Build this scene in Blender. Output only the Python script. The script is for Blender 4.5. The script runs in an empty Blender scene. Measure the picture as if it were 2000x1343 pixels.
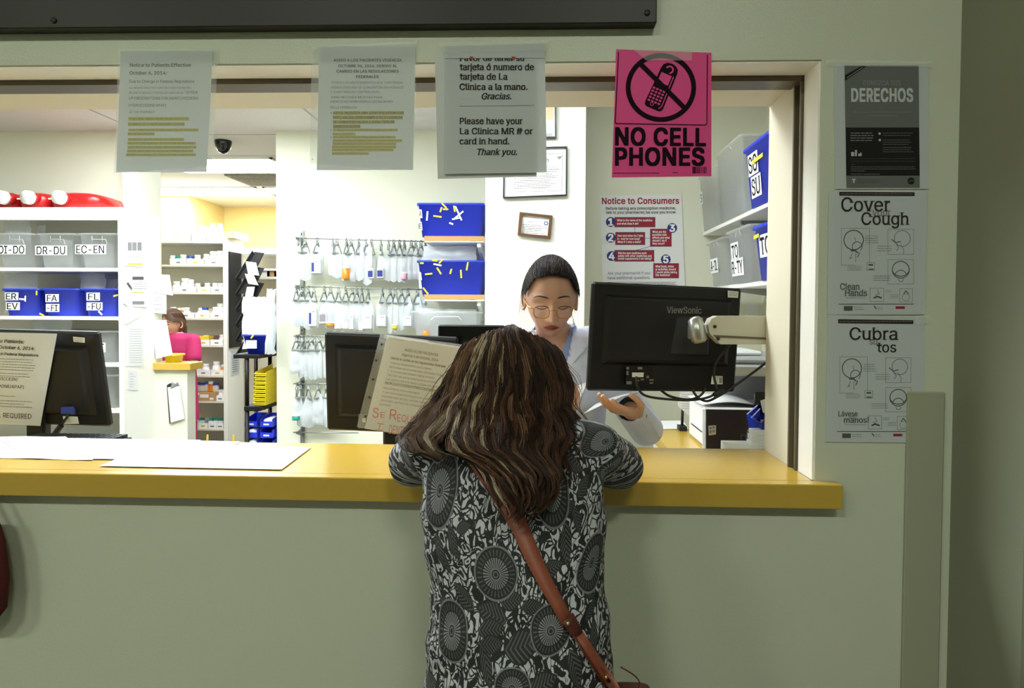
import bpy, math, random
import numpy as np
from mathutils import Vector, Matrix
from mathutils.bvhtree import BVHTree
from mathutils.geometry import delaunay_2d_cdt
scene = bpy.context.scene
COL = scene.collection
R = random.Random(11)
PI = math.pi

# ------------------------------------------------------------------ camera
FOC = 1333.0
CAM = Vector((0.0, -1.515, 1.45))
YAW, PITCH, ROLL = math.atan(48/FOC), math.atan(35.5/FOC), 0.006
PPX, PPY = 1012.0, 635.5
_f = Vector((-math.sin(YAW)*math.cos(PITCH), math.cos(YAW)*math.cos(PITCH), -math.sin(PITCH)))
_r = _f.cross(Vector((0, 0, 1))).normalized()
_u = _r.cross(_f).normalized()
RT = _r*math.cos(ROLL) + _u*math.sin(ROLL)
UP = _u*math.cos(ROLL) - _r*math.sin(ROLL)
cd = bpy.data.cameras.new('camera')
cd.sensor_width = 36.0
cd.lens = FOC/2000*36
cd.shift_x = (1000-PPX)/2000
cd.shift_y = (PPY-671.5)/2000
cd.clip_start = 0.02
cam = bpy.data.objects.new('camera', cd)
cam.matrix_world = Matrix(((RT.x, UP.x, -_f.x, CAM.x), (RT.y, UP.y, -_f.y, CAM.y), (RT.z, UP.z, -_f.z, CAM.z), (0, 0, 0, 1)))
COL.objects.link(cam)
scene.camera = cam
# ------------------------------------------------------------------ world, exposure, lamps' strengths
w = bpy.data.worlds.new('world'); scene.world = w; w.use_nodes = True
w.node_tree.nodes['Background'].inputs[0].default_value = (.8, .85, .8, 1)
w.node_tree.nodes['Background'].inputs[1].default_value = 0.01
scene.view_settings.view_transform = 'Standard'
scene.view_settings.look = 'None'
scene.view_settings.gamma = 1
scene.view_settings.use_curve_mapping = False
scene.view_settings.exposure = 0.0
PHARM_LIGHT = 26.0      # emission of the pharmacy's ceiling troffers
HALL_LIGHT = 142.0       # emission of the hall's ceiling fixtures


def ray(px, py):
    return (_f*FOC + RT*(px-PPX) + UP*(PPY-py)).normalized()


def P(px, py, Y):
    """the point of the plane y = Y that a pixel of the photograph looks at"""
    d = ray(px, py)
    return CAM + d*((Y-CAM.y)/d.y)


def PX(px, py, X):
    d = ray(px, py)
    return CAM + d*((X-CAM.x)/d.x)


def PZ(px, py, Z):
    d = ray(px, py)
    return CAM + d*((Z-CAM.z)/d.z)


# ------------------------------------------------------------------ materials
def lin(c):
    if isinstance(c, str):
        c = tuple(int(c[i:i+2], 16)/255 for i in (0, 2, 4))
    return tuple(x/12.92 if x <= .04045 else ((x+.055)/1.055)**2.4 for x in c[:3]) + (1,)


class NT:
    def __init__(s, tree):
        s.t = tree
    def n(s, typ, **kw):
        nd = s.t.nodes.new(typ)
        for k, v in kw.items():
            setattr(nd, k, v)
        return nd
    def l(s, a, b):
        s.t.links.new(a, b)
    def math(s, op, a, b=None, c=None):
        nd = s.n('ShaderNodeMath', operation=op)
        for i, x in enumerate((a, b, c)):
            if x is None:
                continue
            if isinstance(x, (int, float)):
                nd.inputs[i].default_value = x
            else:
                s.l(x, nd.inputs[i])
        return nd.outputs[0]
    def mix(s, f, a, b):
        nd = s.n('ShaderNodeMix', data_type='RGBA')
        for sock, x in ((nd.inputs[0], f), (nd.inputs[6], a), (nd.inputs[7], b)):
            if isinstance(x, (int, float)):
                sock.default_value = x
            elif isinstance(x, tuple):
                sock.default_value = x
            else:
                s.l(x, sock)
        return nd.outputs[2]


def mat(name, col, rough=.5, metal=0, noise=0, nscale=20, bump=0, bscale=200, spec=.5, clear=0, emit=0, trans=0, sss=0, coat=0):
    m = bpy.data.materials.new(name); m.use_nodes = True
    t = NT(m.node_tree)
    b = m.node_tree.nodes['Principled BSDF']
    c = lin(col)
    b.inputs['Base Color'].default_value = c
    b.inputs['Roughness'].default_value = rough
    b.inputs['Metallic'].default_value = metal
    b.inputs['Specular IOR Level'].default_value = spec
    if coat:
        b.inputs['Coat Weight'].default_value = coat
        b.inputs['Coat Roughness'].default_value = .15
    if noise:
        nz = t.n('ShaderNodeTexNoise'); nz.inputs['Scale'].default_value = nscale; nz.inputs['Detail'].default_value = 5
        tc = t.n('ShaderNodeTexCoord'); t.l(tc.outputs['Object'], nz.inputs['Vector'])
        k = tuple(max(0, x*(1-noise)) for x in c[:3]) + (1,)
        t.l(t.mix(nz.outputs[0], k, tuple(min(1, x*(1+noise*.5)) for x in c[:3]) + (1,)), b.inputs['Base Color'])
    if bump:
        nz = t.n('ShaderNodeTexNoise'); nz.inputs['Scale'].default_value = bscale; nz.inputs['Detail'].default_value = 3
        tc = t.n('ShaderNodeTexCoord'); t.l(tc.outputs['Object'], nz.inputs['Vector'])
        bp = t.n('ShaderNodeBump'); bp.inputs['Strength'].default_value = bump; bp.inputs['Distance'].default_value = .002
        t.l(nz.outputs[0], bp.inputs['Height']); t.l(bp.outputs[0], b.inputs['Normal'])
    if emit:
        b.inputs['Emission Color'].default_value = c
        b.inputs['Emission Strength'].default_value = emit
    if sss:
        b.inputs['Subsurface Weight'].default_value = sss
        b.inputs['Subsurface Radius'].default_value = (.01, .004, .002)
    if clear:
        tr = t.n('ShaderNodeBsdfTransparent')
        tl = t.n('ShaderNodeBsdfTranslucent'); tl.inputs[0].default_value = c
        m1 = t.n('ShaderNodeMixShader'); m1.inputs[0].default_value = trans or .35
        t.l(b.outputs[0], m1.inputs[1]); t.l(tl.outputs[0], m1.inputs[2])
        mx = t.n('ShaderNodeMixShader'); mx.inputs[0].default_value = clear
        t.l(m1.outputs[0], mx.inputs[1]); t.l(tr.outputs[0], mx.inputs[2])
        t.l(mx.outputs[0], m.node_tree.nodes['Material Output'].inputs[0])
    return m


K = {}
def mk(name, *a, **k):
    K[name] = mat(name, *a, **k)
mk('wall_paint', 'c9cbb6', .34, bump=.35, bscale=260)
mk('wall_inner', 'dfe0cd', .6, bump=.1, bscale=200)
mk('wall_white', 'eef0e8', .6)
mk('wall_yellow', 'ecd592', .6)
mk('jamb_paint', 'eeece4', .4)
mk('header_paint', 'dcd6c0', .5)
mk('track_metal', '5f5544', .4, .3)
mk('rust_metal', '5a3a26', .6)
mk('dark_metal', '222118', .42, .1, spec=.35, bump=.06, bscale=400)
mk('screw_dark', '141310', .5)
mk('laminate_yellow', 'c4a03a', .26, spec=.9, coat=.25, noise=.06, nscale=60)
mk('laminate_edge', 'b08a22', .45, noise=.05, nscale=60)
mk('cork_edge', 'c89b5e', .7, noise=.2, nscale=300)
mk('floor_grey', '6f6c64', .5, noise=.2, nscale=8)
mk('panel_paint', '9f9f88', .6)
mk('trim_dark', '6d6e5d', .5)
mk('paper', 'e4e5e4', .75)
mk('paper_grey', 'e6e9ea', .75, clear=.001, trans=.45)
mk('paper_shade', 'cfcfcd', .7)
mk('ink', '1d1a19', .8, spec=.15)
mk('ink_grey', '5a5856', .8, spec=.15)
mk('ink_light', '8a898c', .8, spec=.2)
mk('ink_brown', '332b26', .8, spec=.15)
mk('ink_red', 'b03a24', .7)
mk('ink_orange', 'cc5030', .7)
mk('ink_maroon', '97192a', .6)
mk('ink_blue', '23307f', .6)
mk('ink_white', 'f2f2f2', .6)
mk('highlight', 'd6c536', .7)
mk('pink_sheet', 'e53888', .55)
mk('ink_purple', '1d0716', .8, spec=.15)
mk('print_grey', '636460', .7)
mk('print_dark', '1e1e1a', .8, spec=.2)
mk('sleeve', 'e8ece8', .12, clear=.82, trans=.2)
mk('tape', 'f4f4f0', .08, clear=.85, trans=.2)
mk('blue_plastic', '2339d0', .4)
mk('blue_dark', '1b2f9e', .4)
mk('clear_plastic', 'f2f5f6', .25, clear=.66, trans=.5)
mk('bag_plastic', 'e9edf0', .25, clear=.34, trans=.4)
mk('bag_plastic_dense', 'e6ebee', .25, clear=.15, trans=.4)
mk('yellow_plastic', 'e6d022', .4)
mk('yellow_paper', 'e6c92e', .6)
mk('red_plastic', 'aa1214', .3, noise=.1, nscale=10)
mk('white_plastic', 'f2f2f0', .4)
mk('pill_orange', 'ee8a12', .3)
mk('teal_plastic', '1f9a86', .4)
mk('cap_blue', '3656b8', .4)
mk('cardboard', 'b08a5a', .8)
mk('cardboard_pale', 'dcc8a4', .8)
mk('pink_card', 'e0a6b8', .7)
mk('shelf_white', 'ecebe3', .5)
mk('shelf_cream', 'dcd6c6', .6)
mk('shelf_grey', 'd8d4c6', .5)
mk('wall_paint_shaded', '868874', .45, bump=.3, bscale=260)  # wall paint with shade put into its colour, for the dimmer side wall
mk('metal_grey', '9a9e9c', .35, .8)
mk('clamp_grey', '8b928e', .4, .2)
mk('black_plastic', '121211', .5, spec=.3, bump=.05, bscale=900)
mk('black_gloss', '0c0c0e', .2)
mk('black_matte', '1c1c20', .6)
mk('brown_panel', '2e2018', .45)
mk('grey_logo', '77756e', .5)
mk('arm_beige', 'b9b6a4', .45)
mk('arm_metal', 'a9a9a2', .3, .7)
mk('printer_white', 'e2e4e3', .45)
mk('printer_grey', 'a9acae', .45)
mk('sticker', 'dedcd0', .6)
mk('cable_black', '101010', .5)
mk('cable_blue', '2a3c8c', .5)
mk('frame_black', '15141a', .35)
mk('frame_wood', '5c3c22', .4)
mk('switch_plate', 'e3e2d6', .5)
mk('skin', 'd0a48c', .5, sss=.08)
mk('skin_pale', 'cf9c80', .5, sss=.08)
mk('lips', '9a5350', .45)
mk('brow_hair', '2a1c16', .7)
mk('hair_black', '1a1310', .65, spec=.2)
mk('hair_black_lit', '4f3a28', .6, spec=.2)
mk('hair_brown', '4c3120', .5)
mk('coat_white', 'e3e7f8', .75, bump=.15, bscale=60)
mk('shirt_blue', '8ea2d2', .7)
mk('scrub_pink', 'b4205f', .75)
mk('gold_frame', 'b98a4a', .3, .8)
mk('tortoise', '50301e', .3)
mk('lens_glass', 'cbb6c2', .05, clear=.85, trans=.2)
mk('leather', '8c4a34', .5, noise=.2, nscale=60)
mk('leather_dark', '55231b', .5, noise=.2, nscale=40)
mk('brass', 'd9c27a', .25, .9)
mk('trouser', '22222a', .8)
mk('shoe', '181616', .5)
mk('hairA', '1a100c', .6, spec=.25)
mk('hairB', '332113', .6, spec=.25)
mk('hairC', '573b29', .6, spec=.25)
mk('hairD', '7c5d42', .6, spec=.25)
mk('hairE', 'b5a486', .6, spec=.25)
mk('hairF', '45261b', .6, spec=.25)
mk('red_cloth', '4a0f0c', .9)
mk('lamp_pharm', 'f4fbff', .5, emit=PHARM_LIGHT)
mk('lamp_fill', 'f4fbff', .5, emit=PHARM_LIGHT*.8)
mk('lamp_hall', 'f6fff0', .5, emit=HALL_LIGHT)
mk('black_dome', '1a1a18', .15)
mk('dusty_grille', '8f8a7e', .7, noise=.5, nscale=40)


def ceiling_mat():
    m = bpy.data.materials.new('ceiling_tiles'); m.use_nodes = True
    t = NT(m.node_tree); b = m.node_tree.nodes['Principled BSDF']
    tc = t.n('ShaderNodeTexCoord'); sp = t.n('ShaderNodeSeparateXYZ'); t.l(tc.outputs['Object'], sp.inputs[0])
    def edge(s, size, off):
        f = t.math('FRACT', t.math('DIVIDE', t.math('ADD', s, off), size))
        d = t.math('ABSOLUTE', t.math('SUBTRACT', f, .5))
        return t.math('GREATER_THAN', d, .5-.008/size)
    g = t.math('MAXIMUM', edge(sp.outputs[0], 1.22, .12), edge(sp.outputs[1], .61, .21))
    nz = t.n('ShaderNodeTexNoise'); nz.inputs['Scale'].default_value = 120; t.l(tc.outputs['Object'], nz.inputs[0])
    c = t.mix(nz.outputs[0], lin('d2cfca'), lin('eceae6'))
    t.l(t.mix(g, c, lin('a9a8a2')), b.inputs['Base Color'])
    b.inputs['Roughness'].default_value = .8
    return m
K['ceiling_tiles'] = ceiling_mat()


# ------------------------------------------------------------------ mesh builder
class M:
    def __init__(s):
        s.v = []; s.f = []; s.m = []; s.mats = []; s.smooth = []
    def mi(s, name):
        if name not in s.mats:
            s.mats.append(name)
        return s.mats.index(name)
    def add(s, verts, faces, m, smooth=False, X=None):
        o = len(s.v)
        if X is not None:
            verts = [X @ Vector(p) for p in verts]
        s.v.extend(tuple(p) for p in verts)
        k = s.mi(m)
        for f in faces:
            s.f.append(tuple(i+o for i in f)); s.m.append(k); s.smooth.append(smooth)
    def box(s, lo, hi, m, X=None, bev=0):
        x0, y0, z0 = lo; x1, y1, z1 = hi
        if bev:
            b = min(bev, (x1-x0)/2.1, (y1-y0)/2.1, (z1-z0)/2.1)
            V = []
            for i in range(8):
                sx, sy, sz = (i & 1), (i >> 1) & 1, (i >> 2) & 1
                cx, cy, cz = (x1 if sx else x0), (y1 if sy else y0), (z1 if sz else z0)
                dx, dy, dz = (-b if sx else b), (-b if sy else b), (-b if sz else b)
                V += [(cx, cy+dy, cz+dz), (cx+dx, cy, cz+dz), (cx+dx, cy+dy, cz)]
            F = []
            def q(axis, val):
                ids = [i for i in range(8) if ((i >> axis) & 1) == val]
                a, b_, c, d = ids
                return [a*3+axis, b_*3+axis, d*3+axis, c*3+axis]
            for ax in range(3):
                for val in (0, 1):
                    F.append(q(ax, val))
            for i in range(8):
                F.append([i*3, i*3+1, i*3+2])
            for ax in range(3):
                o1, o2 = [k for k in range(3) if k != ax]
                for i in range(8):
                    if not (i >> ax) & 1:
                        j = i | (1 << ax)
                        F.append([i*3+o1, j*3+o1, j*3+o2, i*3+o2])
            s.add(V, F, m, X=X)
            return
        V = [(x0, y0, z0), (x1, y0, z0), (x1, y1, z0), (x0, y1, z0), (x0, y0, z1), (x1, y0, z1), (x1, y1, z1), (x0, y1, z1)]
        s.add(V, [(3, 2, 1, 0), (4, 5, 6, 7), (0, 1, 5, 4), (1, 2, 6, 5), (2, 3, 7, 6), (3, 0, 4, 7)], m, X=X)
    def tube(s, pts, rad, m, n=8, caps=True, X=None):
        pts = [Vector(p) for p in pts]
        rad = rad if isinstance(rad, (list, tuple)) else [rad]*len(pts)
        V = []; F = []
        prev = None
        for i, p in enumerate(pts):
            d = (pts[min(i+1, len(pts)-1)]-pts[max(i-1, 0)]).normalized()
            if prev is None:
                a = d.cross(Vector((0, 0, 1)))
                if a.length < .05:
                    a = d.cross(Vector((1, 0, 0)))
            else:
                a = prev - d*prev.dot(d)
            a.normalize(); prev = a
            b = d.cross(a)
            for k in range(n):
                t = 2*PI*k/n
                V.append(p + (a*math.cos(t)+b*math.sin(t))*rad[i])
        for i in range(len(pts)-1):
            for k in range(n):
                F.append((i*n+k, i*n+(k+1) % n, (i+1)*n+(k+1) % n, (i+1)*n+k))
        if caps:
            F.append(tuple(range(n-1, -1, -1))); F.append(tuple((len(pts)-1)*n+k for k in range(n)))
        s.add(V, F, m, smooth=True, X=X)
    def lathe(s, prof, m, n=16, X=None, mats=None):
        V = []; F = []
        for r, z in prof:
            for k in range(n):
                t = 2*PI*k/n
                V.append((r*math.cos(t), r*math.sin(t), z))
        for i in range(len(prof)-1):
            F2 = [(i*n+k, i*n+(k+1) % n, (i+1)*n+(k+1) % n, (i+1)*n+k) for k in range(n)]
            if mats:
                s.add(V, F2, mats[i], smooth=True, X=X)
            else:
                F += F2
        if not mats:
            F.append(tuple(range(n-1, -1, -1))); F.append(tuple((len(prof)-1)*n+k for k in range(n)))
            s.add(V, F, m, smooth=True, X=X)
        else:
            s.add(V, [tuple(range(n-1, -1, -1))], mats[0], X=X)
            s.add(V, [tuple((len(prof)-1)*n+k for k in range(n))], mats[-1], X=X)
    def rings(s, rings, m, closed=True, smooth=True, cap=True, X=None):
        n = len(rings[0]); V = [p for r in rings for p in r]; F = []
        for i in range(len(rings)-1):
            for k in range(n if closed else n-1):
                F.append((i*n+k, i*n+(k+1) % n, (i+1)*n+(k+1) % n, (i+1)*n+k))
        if cap:
            F.append(tuple(range(n-1, -1, -1))); F.append(tuple((len(rings)-1)*n+k for k in range(n)))
        s.add(V, F, m, smooth=smooth, X=X)
    def prism(s, poly, d, m, X=None):
        """2-D polygon in x,z pushed along y by d"""
        n = len(poly)
        V = [(x, 0, z) for x, z in poly] + [(x, d, z) for x, z in poly]
        F = [tuple(range(n)), tuple(range(2*n-1, n-1, -1))] + [(k, k+n, (k+1) % n+n, (k+1) % n) for k in range(n)]
        s.add(V, F, m, X=X)
    def ball(s, c, r, m, nu=16, nv=10, X=None):
        c = Vector(c); r = r if isinstance(r, (tuple, list)) else (r, r, r)
        V = []; F = []
        for i in range(nv+1):
            ph = PI*i/nv
            for k in range(nu):
                th = 2*PI*k/nu
                V.append((c.x+r[0]*math.sin(ph)*math.cos(th), c.y+r[1]*math.sin(ph)*math.sin(th), c.z+r[2]*math.cos(ph)))
        for i in range(nv):
            for k in range(nu):
                F.append((i*nu+k, (i+1)*nu+k, (i+1)*nu+(k+1) % nu, i*nu+(k+1) % nu))
        s.add(V, F, m, smooth=True, X=X)
    def build(s, name, parent=None, local=False, origin=None):
        if parent is not None and not local:
            inv = parent.matrix_world.inverted()
            vs = [inv @ Vector(p) for p in s.v]
            loc = None
        elif parent is not None or local:
            vs = s.v; loc = None
        else:
            a = np.array(s.v, dtype=float)
            lo, hi = a.min(0), a.max(0)
            loc = Vector(origin) if origin is not None else Vector(((lo[0]+hi[0])/2, (lo[1]+hi[1])/2, lo[2]))
            vs = [Vector(p)-loc for p in s.v]
        me = bpy.data.meshes.new(name)
        me.from_pydata([tuple(p) for p in vs], [], s.f)
        for mm in s.mats:
            me.materials.append(K[mm])
        me.polygons.foreach_set('material_index', s.m)
        me.polygons.foreach_set('use_smooth', s.smooth)
        me.validate()
        o = bpy.data.objects.new(name, me)
        COL.objects.link(o)
        if parent is not None:
            o.parent = parent
        elif loc is not None:
            o.location = loc
        bpy_update(o)
        return o


def bpy_update(o):
    if o.parent is None:
        o.matrix_world = Matrix.LocRotScale(o.location, o.rotation_euler, o.scale)


def tag(o, label, cat, group=None, kind=None):
    o['label'] = label; o['category'] = cat
    if group: o['group'] = group
    if kind: o['kind'] = kind
    return o


def struct(o):
    o['kind'] = 'structure'; return o


def thing(name, label, cat, loc=(0, 0, 0), group=None, mtx=None):
    o = bpy.data.objects.new(name, None); o.empty_display_size = .05
    COL.objects.link(o)
    if mtx is not None:
        o.matrix_world = mtx
        o.matrix_basis = mtx
    else:
        o.location = loc; o.matrix_world = Matrix.Translation(Vector(loc))
    return tag(o, label, cat, group)


def kids(o):
    return [c for c in ALLKIDS.get(o.name, [])] if False else list(o.children)


def copy_tree(o, loc=None, label=None, group=None, scale=None, rot=None, parent=None):
    c = o.copy(); COL.objects.link(c)
    if parent is not None:
        c.parent = parent
    for ch in list(o.children):
        copy_tree(ch, parent=c)
    if loc is not None: c.location = loc
    if scale is not None: c.scale = scale
    if rot is not None: c.rotation_euler = rot
    if label: c['label'] = label
    if group: c['group'] = group
    return c


ORD = ['first', 'second', 'third', 'fourth', 'fifth', 'sixth', 'seventh', 'eighth', 'ninth', 'tenth', 'eleventh', 'twelfth', 'thirteenth', 'fourteenth',
       'fifteenth', 'sixteenth', 'seventeenth', 'eighteenth', 'nineteenth', 'twentieth', 'twenty-first', 'twenty-second', 'twenty-third', 'twenty-fourth', 'twenty-fifth', 'twenty-sixth']


# ------------------------------------------------------------------ lettering
try:        # the plain sans that ships inside Blender itself
    import os
    SANS = bpy.data.fonts.load(os.path.join(bpy.utils.system_resource('DATAFILES', path='fonts'), 'Inter.woff2'))
except Exception:
    SANS = None
_tc = {}
def glyphs(txt, bold=0, serif=0, shear=0, mono=False):
    """outline of a line of text with capitals .70 tall; bold smears the strokes, serif adds feet and thick stems"""
    key = (txt, bold, serif, shear)
    if key in _tc:
        return _tc[key]
    cu = bpy.data.curves.new('t', 'FONT'); cu.size = 1
    if SANS: cu.font = SANS
    cu.space_character = 1+max(0, bold-.012)*2.2
    cu.offset = -.005 if serif else 0; cu.shear = shear
    cu.fill_mode = 'NONE'
    def mesh(body):
        cu.body = body; cu.resolution_u = 3 if len(body) > 12 else 5
        ob = bpy.data.objects.new('t', cu); me = bpy.data.meshes.new_from_object(ob)
        P2 = [Vector((v.co.x, v.co.y)) for v in me.vertices]; E = [tuple(e.vertices) for e in me.edges]
        bpy.data.objects.remove(ob); bpy.data.meshes.remove(me)
        if not E: return [], []
        vs, es, fs = delaunay_2d_cdt(P2, E, [], 0, 1e-5)[:3]
        # chain the edges so that each outline keeps one direction, then keep what winds
        nb = {}
        for x, y in E: nb.setdefault(x, []).append(y); nb.setdefault(y, []).append(x)
        D = []; seen = set()
        for st in sorted(nb):
            if st in seen: continue
            cur, prev = st, None
            nxt = st+1 if st+1 in nb[st] else nb[st][0]
            while True:
                seen.add(cur); D.append((cur, nxt)); prev, cur = cur, nxt
                if cur == st: break
                o = [q for q in nb[cur] if q != prev]
                if not o: break
                nxt = o[0]
        A = np.array([(*P2[x], *P2[y]) for x, y in D]); C = np.array([[sum(vs[i][k] for i in f)/3 for k in (0, 1)] for f in fs])
        x1, y1, x2, y2 = (A[:, k][None] for k in range(4)); cx, cy = C[:, :1], C[:, 1:]
        left = (x2-x1)*(cy-y1)-(cx-x1)*(y2-y1)
        wn = ((y1 <= cy) & (y2 > cy) & (left > 0)).sum(1)-((y1 > cy) & (y2 <= cy) & (left < 0)).sum(1)
        return [(v[0], v[1]) for v in vs], [tuple(f) for f, n_ in zip(fs, wn) if n_ != 0]
    if 'cap' not in _tc: _tc['cap'] = max(p[1] for p in mesh('H')[0])
    V, F = mesh(txt); k = .70/_tc['cap']
    V = [(x*k, y*k, 0) for x, y in V]
    bpy.data.curves.remove(cu)
    if serif:
        cnt = {}
        for p in F:
            for i in range(len(p)):
                e = tuple(sorted((p[i], p[(i+1) % len(p)]))); cnt[e] = cnt.get(e, 0)+1
        for (a, b), c in cnt.items():
            if c != 1: continue
            (xa, ya, _a), (xb, yb, _b) = V[a], V[b]
            L = abs(xa-xb)
            if abs(ya-yb) > .012 or not .03 < L < .24: continue
            up = None
            if abs(ya) < .03: up = 1
            elif ya > .42: up = -1
            if up is None: continue
            x0, x1 = min(xa, xb)-serif, max(xa, xb)+serif+.03
            y1 = ya+up*.032
            o = len(V)
            V += [(x0, ya, 1), (x1, ya, 1), (x1, y1, 1), (x0, y1, 1)]; F.append((o, o+1, o+2, o+3))
        n0 = len(V); f0 = list(F)
        for j in (1, 2):
            V += [(x+(.012+bold)*j, y, L_+j*2) for x, y, L_ in V[:n0]]; F += [tuple(i+n0*j for i in f) for f in f0]
    elif bold > .008:
        n0 = len(V); f0 = list(F); dirs = ((1, 1), (-1, 1), (1, -1), (-1, -1)) if bold < .03 else ((1, 1), (-1, 1), (1, -1), (-1, -1), (1, 0), (-1, 0), (0, 1), (0, -1))
        for j, (dx, dy) in enumerate(dirs, 1):
            V += [(x+dx*bold, y+dy*bold*.6, j) for x, y, L_ in V[:n0]]; F += [tuple(i+n0*j for i in f) for f in f0]
    _tc[key] = (V, F)
    return V, F


class Sheet:
    """a flat printed thing; coordinates are (x, y) of its own drawing, put in place by f(x, y, lift)"""
    def __init__(s, f):
        s.f = f; s.b = M()
    def poly(s, pts, m, lift=.0006):
        s.b.add([s.f(x, y, lift) for x, y in pts], [tuple(range(len(pts)))], m)
    def rect(s, x0, y0, x1, y1, m, lift=.0006):
        s.poly([(x0, y0), (x1, y0), (x1, y1), (x0, y1)], m, lift)
    def line(s, pts, wd, m, lift=.0006, closed=False):
        n = len(pts)
        for i in range(n if closed else n-1):
            (xa, ya), (xb, yb) = pts[i], pts[(i+1) % n]
            d = math.hypot(xb-xa, yb-ya) or 1
            ex, ey = (xb-xa)/d*wd*.35, (yb-ya)/d*wd*.35
            nx, ny = -(yb-ya)/d*wd/2, (xb-xa)/d*wd/2
            s.poly([(xa-ex+nx, ya-ey+ny), (xb+ex+nx, yb+ey+ny), (xb+ex-nx, yb+ey-ny), (xa-ex-nx, ya-ey-ny)], m, lift)
    def ring(s, cx, cy, r, wd, m, lift=.0006, n=40, a0=0, a1=2*PI, ry=None):
        ry = ry or r
        pts = []
        for i in range(n+1):
            a = a0+(a1-a0)*i/n
            pts.append((math.cos(a), math.sin(a)))
        V = [s.f(cx+x*(r-wd/2), cy+y*(ry-wd/2), lift) for x, y in pts]+[s.f(cx+x*(r+wd/2), cy+y*(ry+wd/2), lift) for x, y in pts]
        s.b.add(V, [(i, i+1, n+2+i, n+1+i) for i in range(n)], m)
    def disc(s, cx, cy, r, m, lift=.0006, n=24):
        s.poly([(cx+r*math.cos(2*PI*i/n), cy+r*math.sin(2*PI*i/n)) for i in range(n)], m, lift)
    def text(s, txt, x, y, h, m='ink', w=None, x1=None, align='l', bold=0, serif=0, shear=0, rot=0, lift=.0009):
        """baseline at y, capitals h tall; w or x1 fixes the width"""
        V, F = glyphs(txt, bold, serif, shear)
        if not V: return
        xs = [p[0] for p in V]; lo, hi = min(xs), max(xs)
        k = h/.70
        if x1 is not None and align == 'l': w = x1-x
        kx = (w/(hi-lo)) if w else k
        W = (hi-lo)*kx
        off = 0 if align == 'l' else (-W/2 if align == 'c' else -W)
        c, sn = math.cos(rot), math.sin(rot)
        out = []
        for a, b, lay in V:
            dx, dy = off+(a-lo)*kx, -b*k
            out.append(s.f(x+dx*c-dy*sn, y+dx*sn+dy*c, lift+lay*.0001))
        s.b.add(out, F, m)
    def greek(s, x0, y0, x1, n, dy, m='ink_light', wd=1.0, rag=.15, rot=0, lift=.0012):
        """lines too small to read"""
        for i in range(n):
            x = x0; y = y0+i*dy
            end = x1-(x1-x0)*R.random()*rag
            while x < end:
                e = min(end, x+R.uniform(2, 7)*max(1, wd)*.9)
                s.line([(x, y+(x-x0)*rot), (e, y+(e-x0)*rot)], wd*.7, m, lift)
                x = e+1.2*wd
    def sheet(s, c, m, thick=.0005, nx=6, ny=8, bend=0, lift0=0):
        """paper from its four corners (top first, then clockwise), slightly bowed"""
        (ax, ay), (bx, by), (cx, cy), (dx, dy) = c
        def g(lift):
            V = []
            for j in range(ny+1):
                v = j/ny
                for i in range(nx+1):
                    u = i/nx
                    x = (ax*(1-u)+bx*u)*(1-v)+(dx*(1-u)+cx*u)*v
                    y = (ay*(1-u)+by*u)*(1-v)+(dy*(1-u)+cy*u)*v
                    V.append(s.f(x, y, lift))
            return V
        F = [(j*(nx+1)+i, j*(nx+1)+i+1, (j+1)*(nx+1)+i+1, (j+1)*(nx+1)+i) for j in range(ny) for i in range(nx)]
        s.b.add(g(lift0), F, m); s.b.add(g(lift0-thick), F, m)
    def build(s, name, parent=None):
        return s.b.build(name, parent)


def plane_map(Y, bow=None):
    def f(x, y, lift):
        p = P(x, y, Y)
        extra = bow(x, y) if bow else 0
        d = (p-CAM).normalized()
        return p - Vector((0, 1, 0))*(lift+extra)
    return f


# ------------------------------------------------------------------ soft bodies
def cone(m, a, b, ra, rb, mt='skin', n=16):
    """closed tapered limb with round ends"""
    a, b = Vector(a), Vector(b); d = (b-a); L = d.length or 1e-4; d = d/L
    pts = []; rr = []
    for k in range(5):
        t = PI/2*k/5
        pts.append(a-d*ra*math.cos(t)); rr.append(max(ra*math.sin(t), ra*.02))
    pts.append(a); rr.append(ra); pts.append(b); rr.append(rb)
    for k in range(1, 6):
        t = PI/2*k/5
        pts.append(b+d*rb*math.sin(t)); rr.append(max(rb*math.cos(t), rb*.02))
    m.tube(pts, rr, mt, n=n)


def fuse(m, voxel, smooth=6, mt='skin', out=None, cut=None):
    """one continuous skin around the pieces in m"""
    me = bpy.data.meshes.new('tmp'); me.from_pydata(m.v, [], m.f)
    o = bpy.data.objects.new('tmp', me); COL.objects.link(o)
    r = o.modifiers.new('r', 'REMESH'); r.mode = 'VOXEL'; r.voxel_size = voxel
    if smooth:
        s = o.modifiers.new('s', 'SMOOTH'); s.iterations = smooth; s.factor = .5
    dg = bpy.context.evaluated_depsgraph_get()
    res = bpy.data.meshes.new_from_object(o.evaluated_get(dg))
    V = [tuple(v.co) for v in res.vertices]; F = [tuple(p.vertices) for p in res.polygons]
    bpy.data.objects.remove(o); bpy.data.meshes.remove(me); bpy.data.meshes.remove(res)
    if cut:
        F = [f for f in F if not cut(sum((Vector(V[i]) for i in f), Vector())/len(f))]
    out = out or M()
    out.add(V, F, mt, smooth=True)
    return out


def g(x, s):
    return math.exp(-(x/s)**2)


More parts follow.
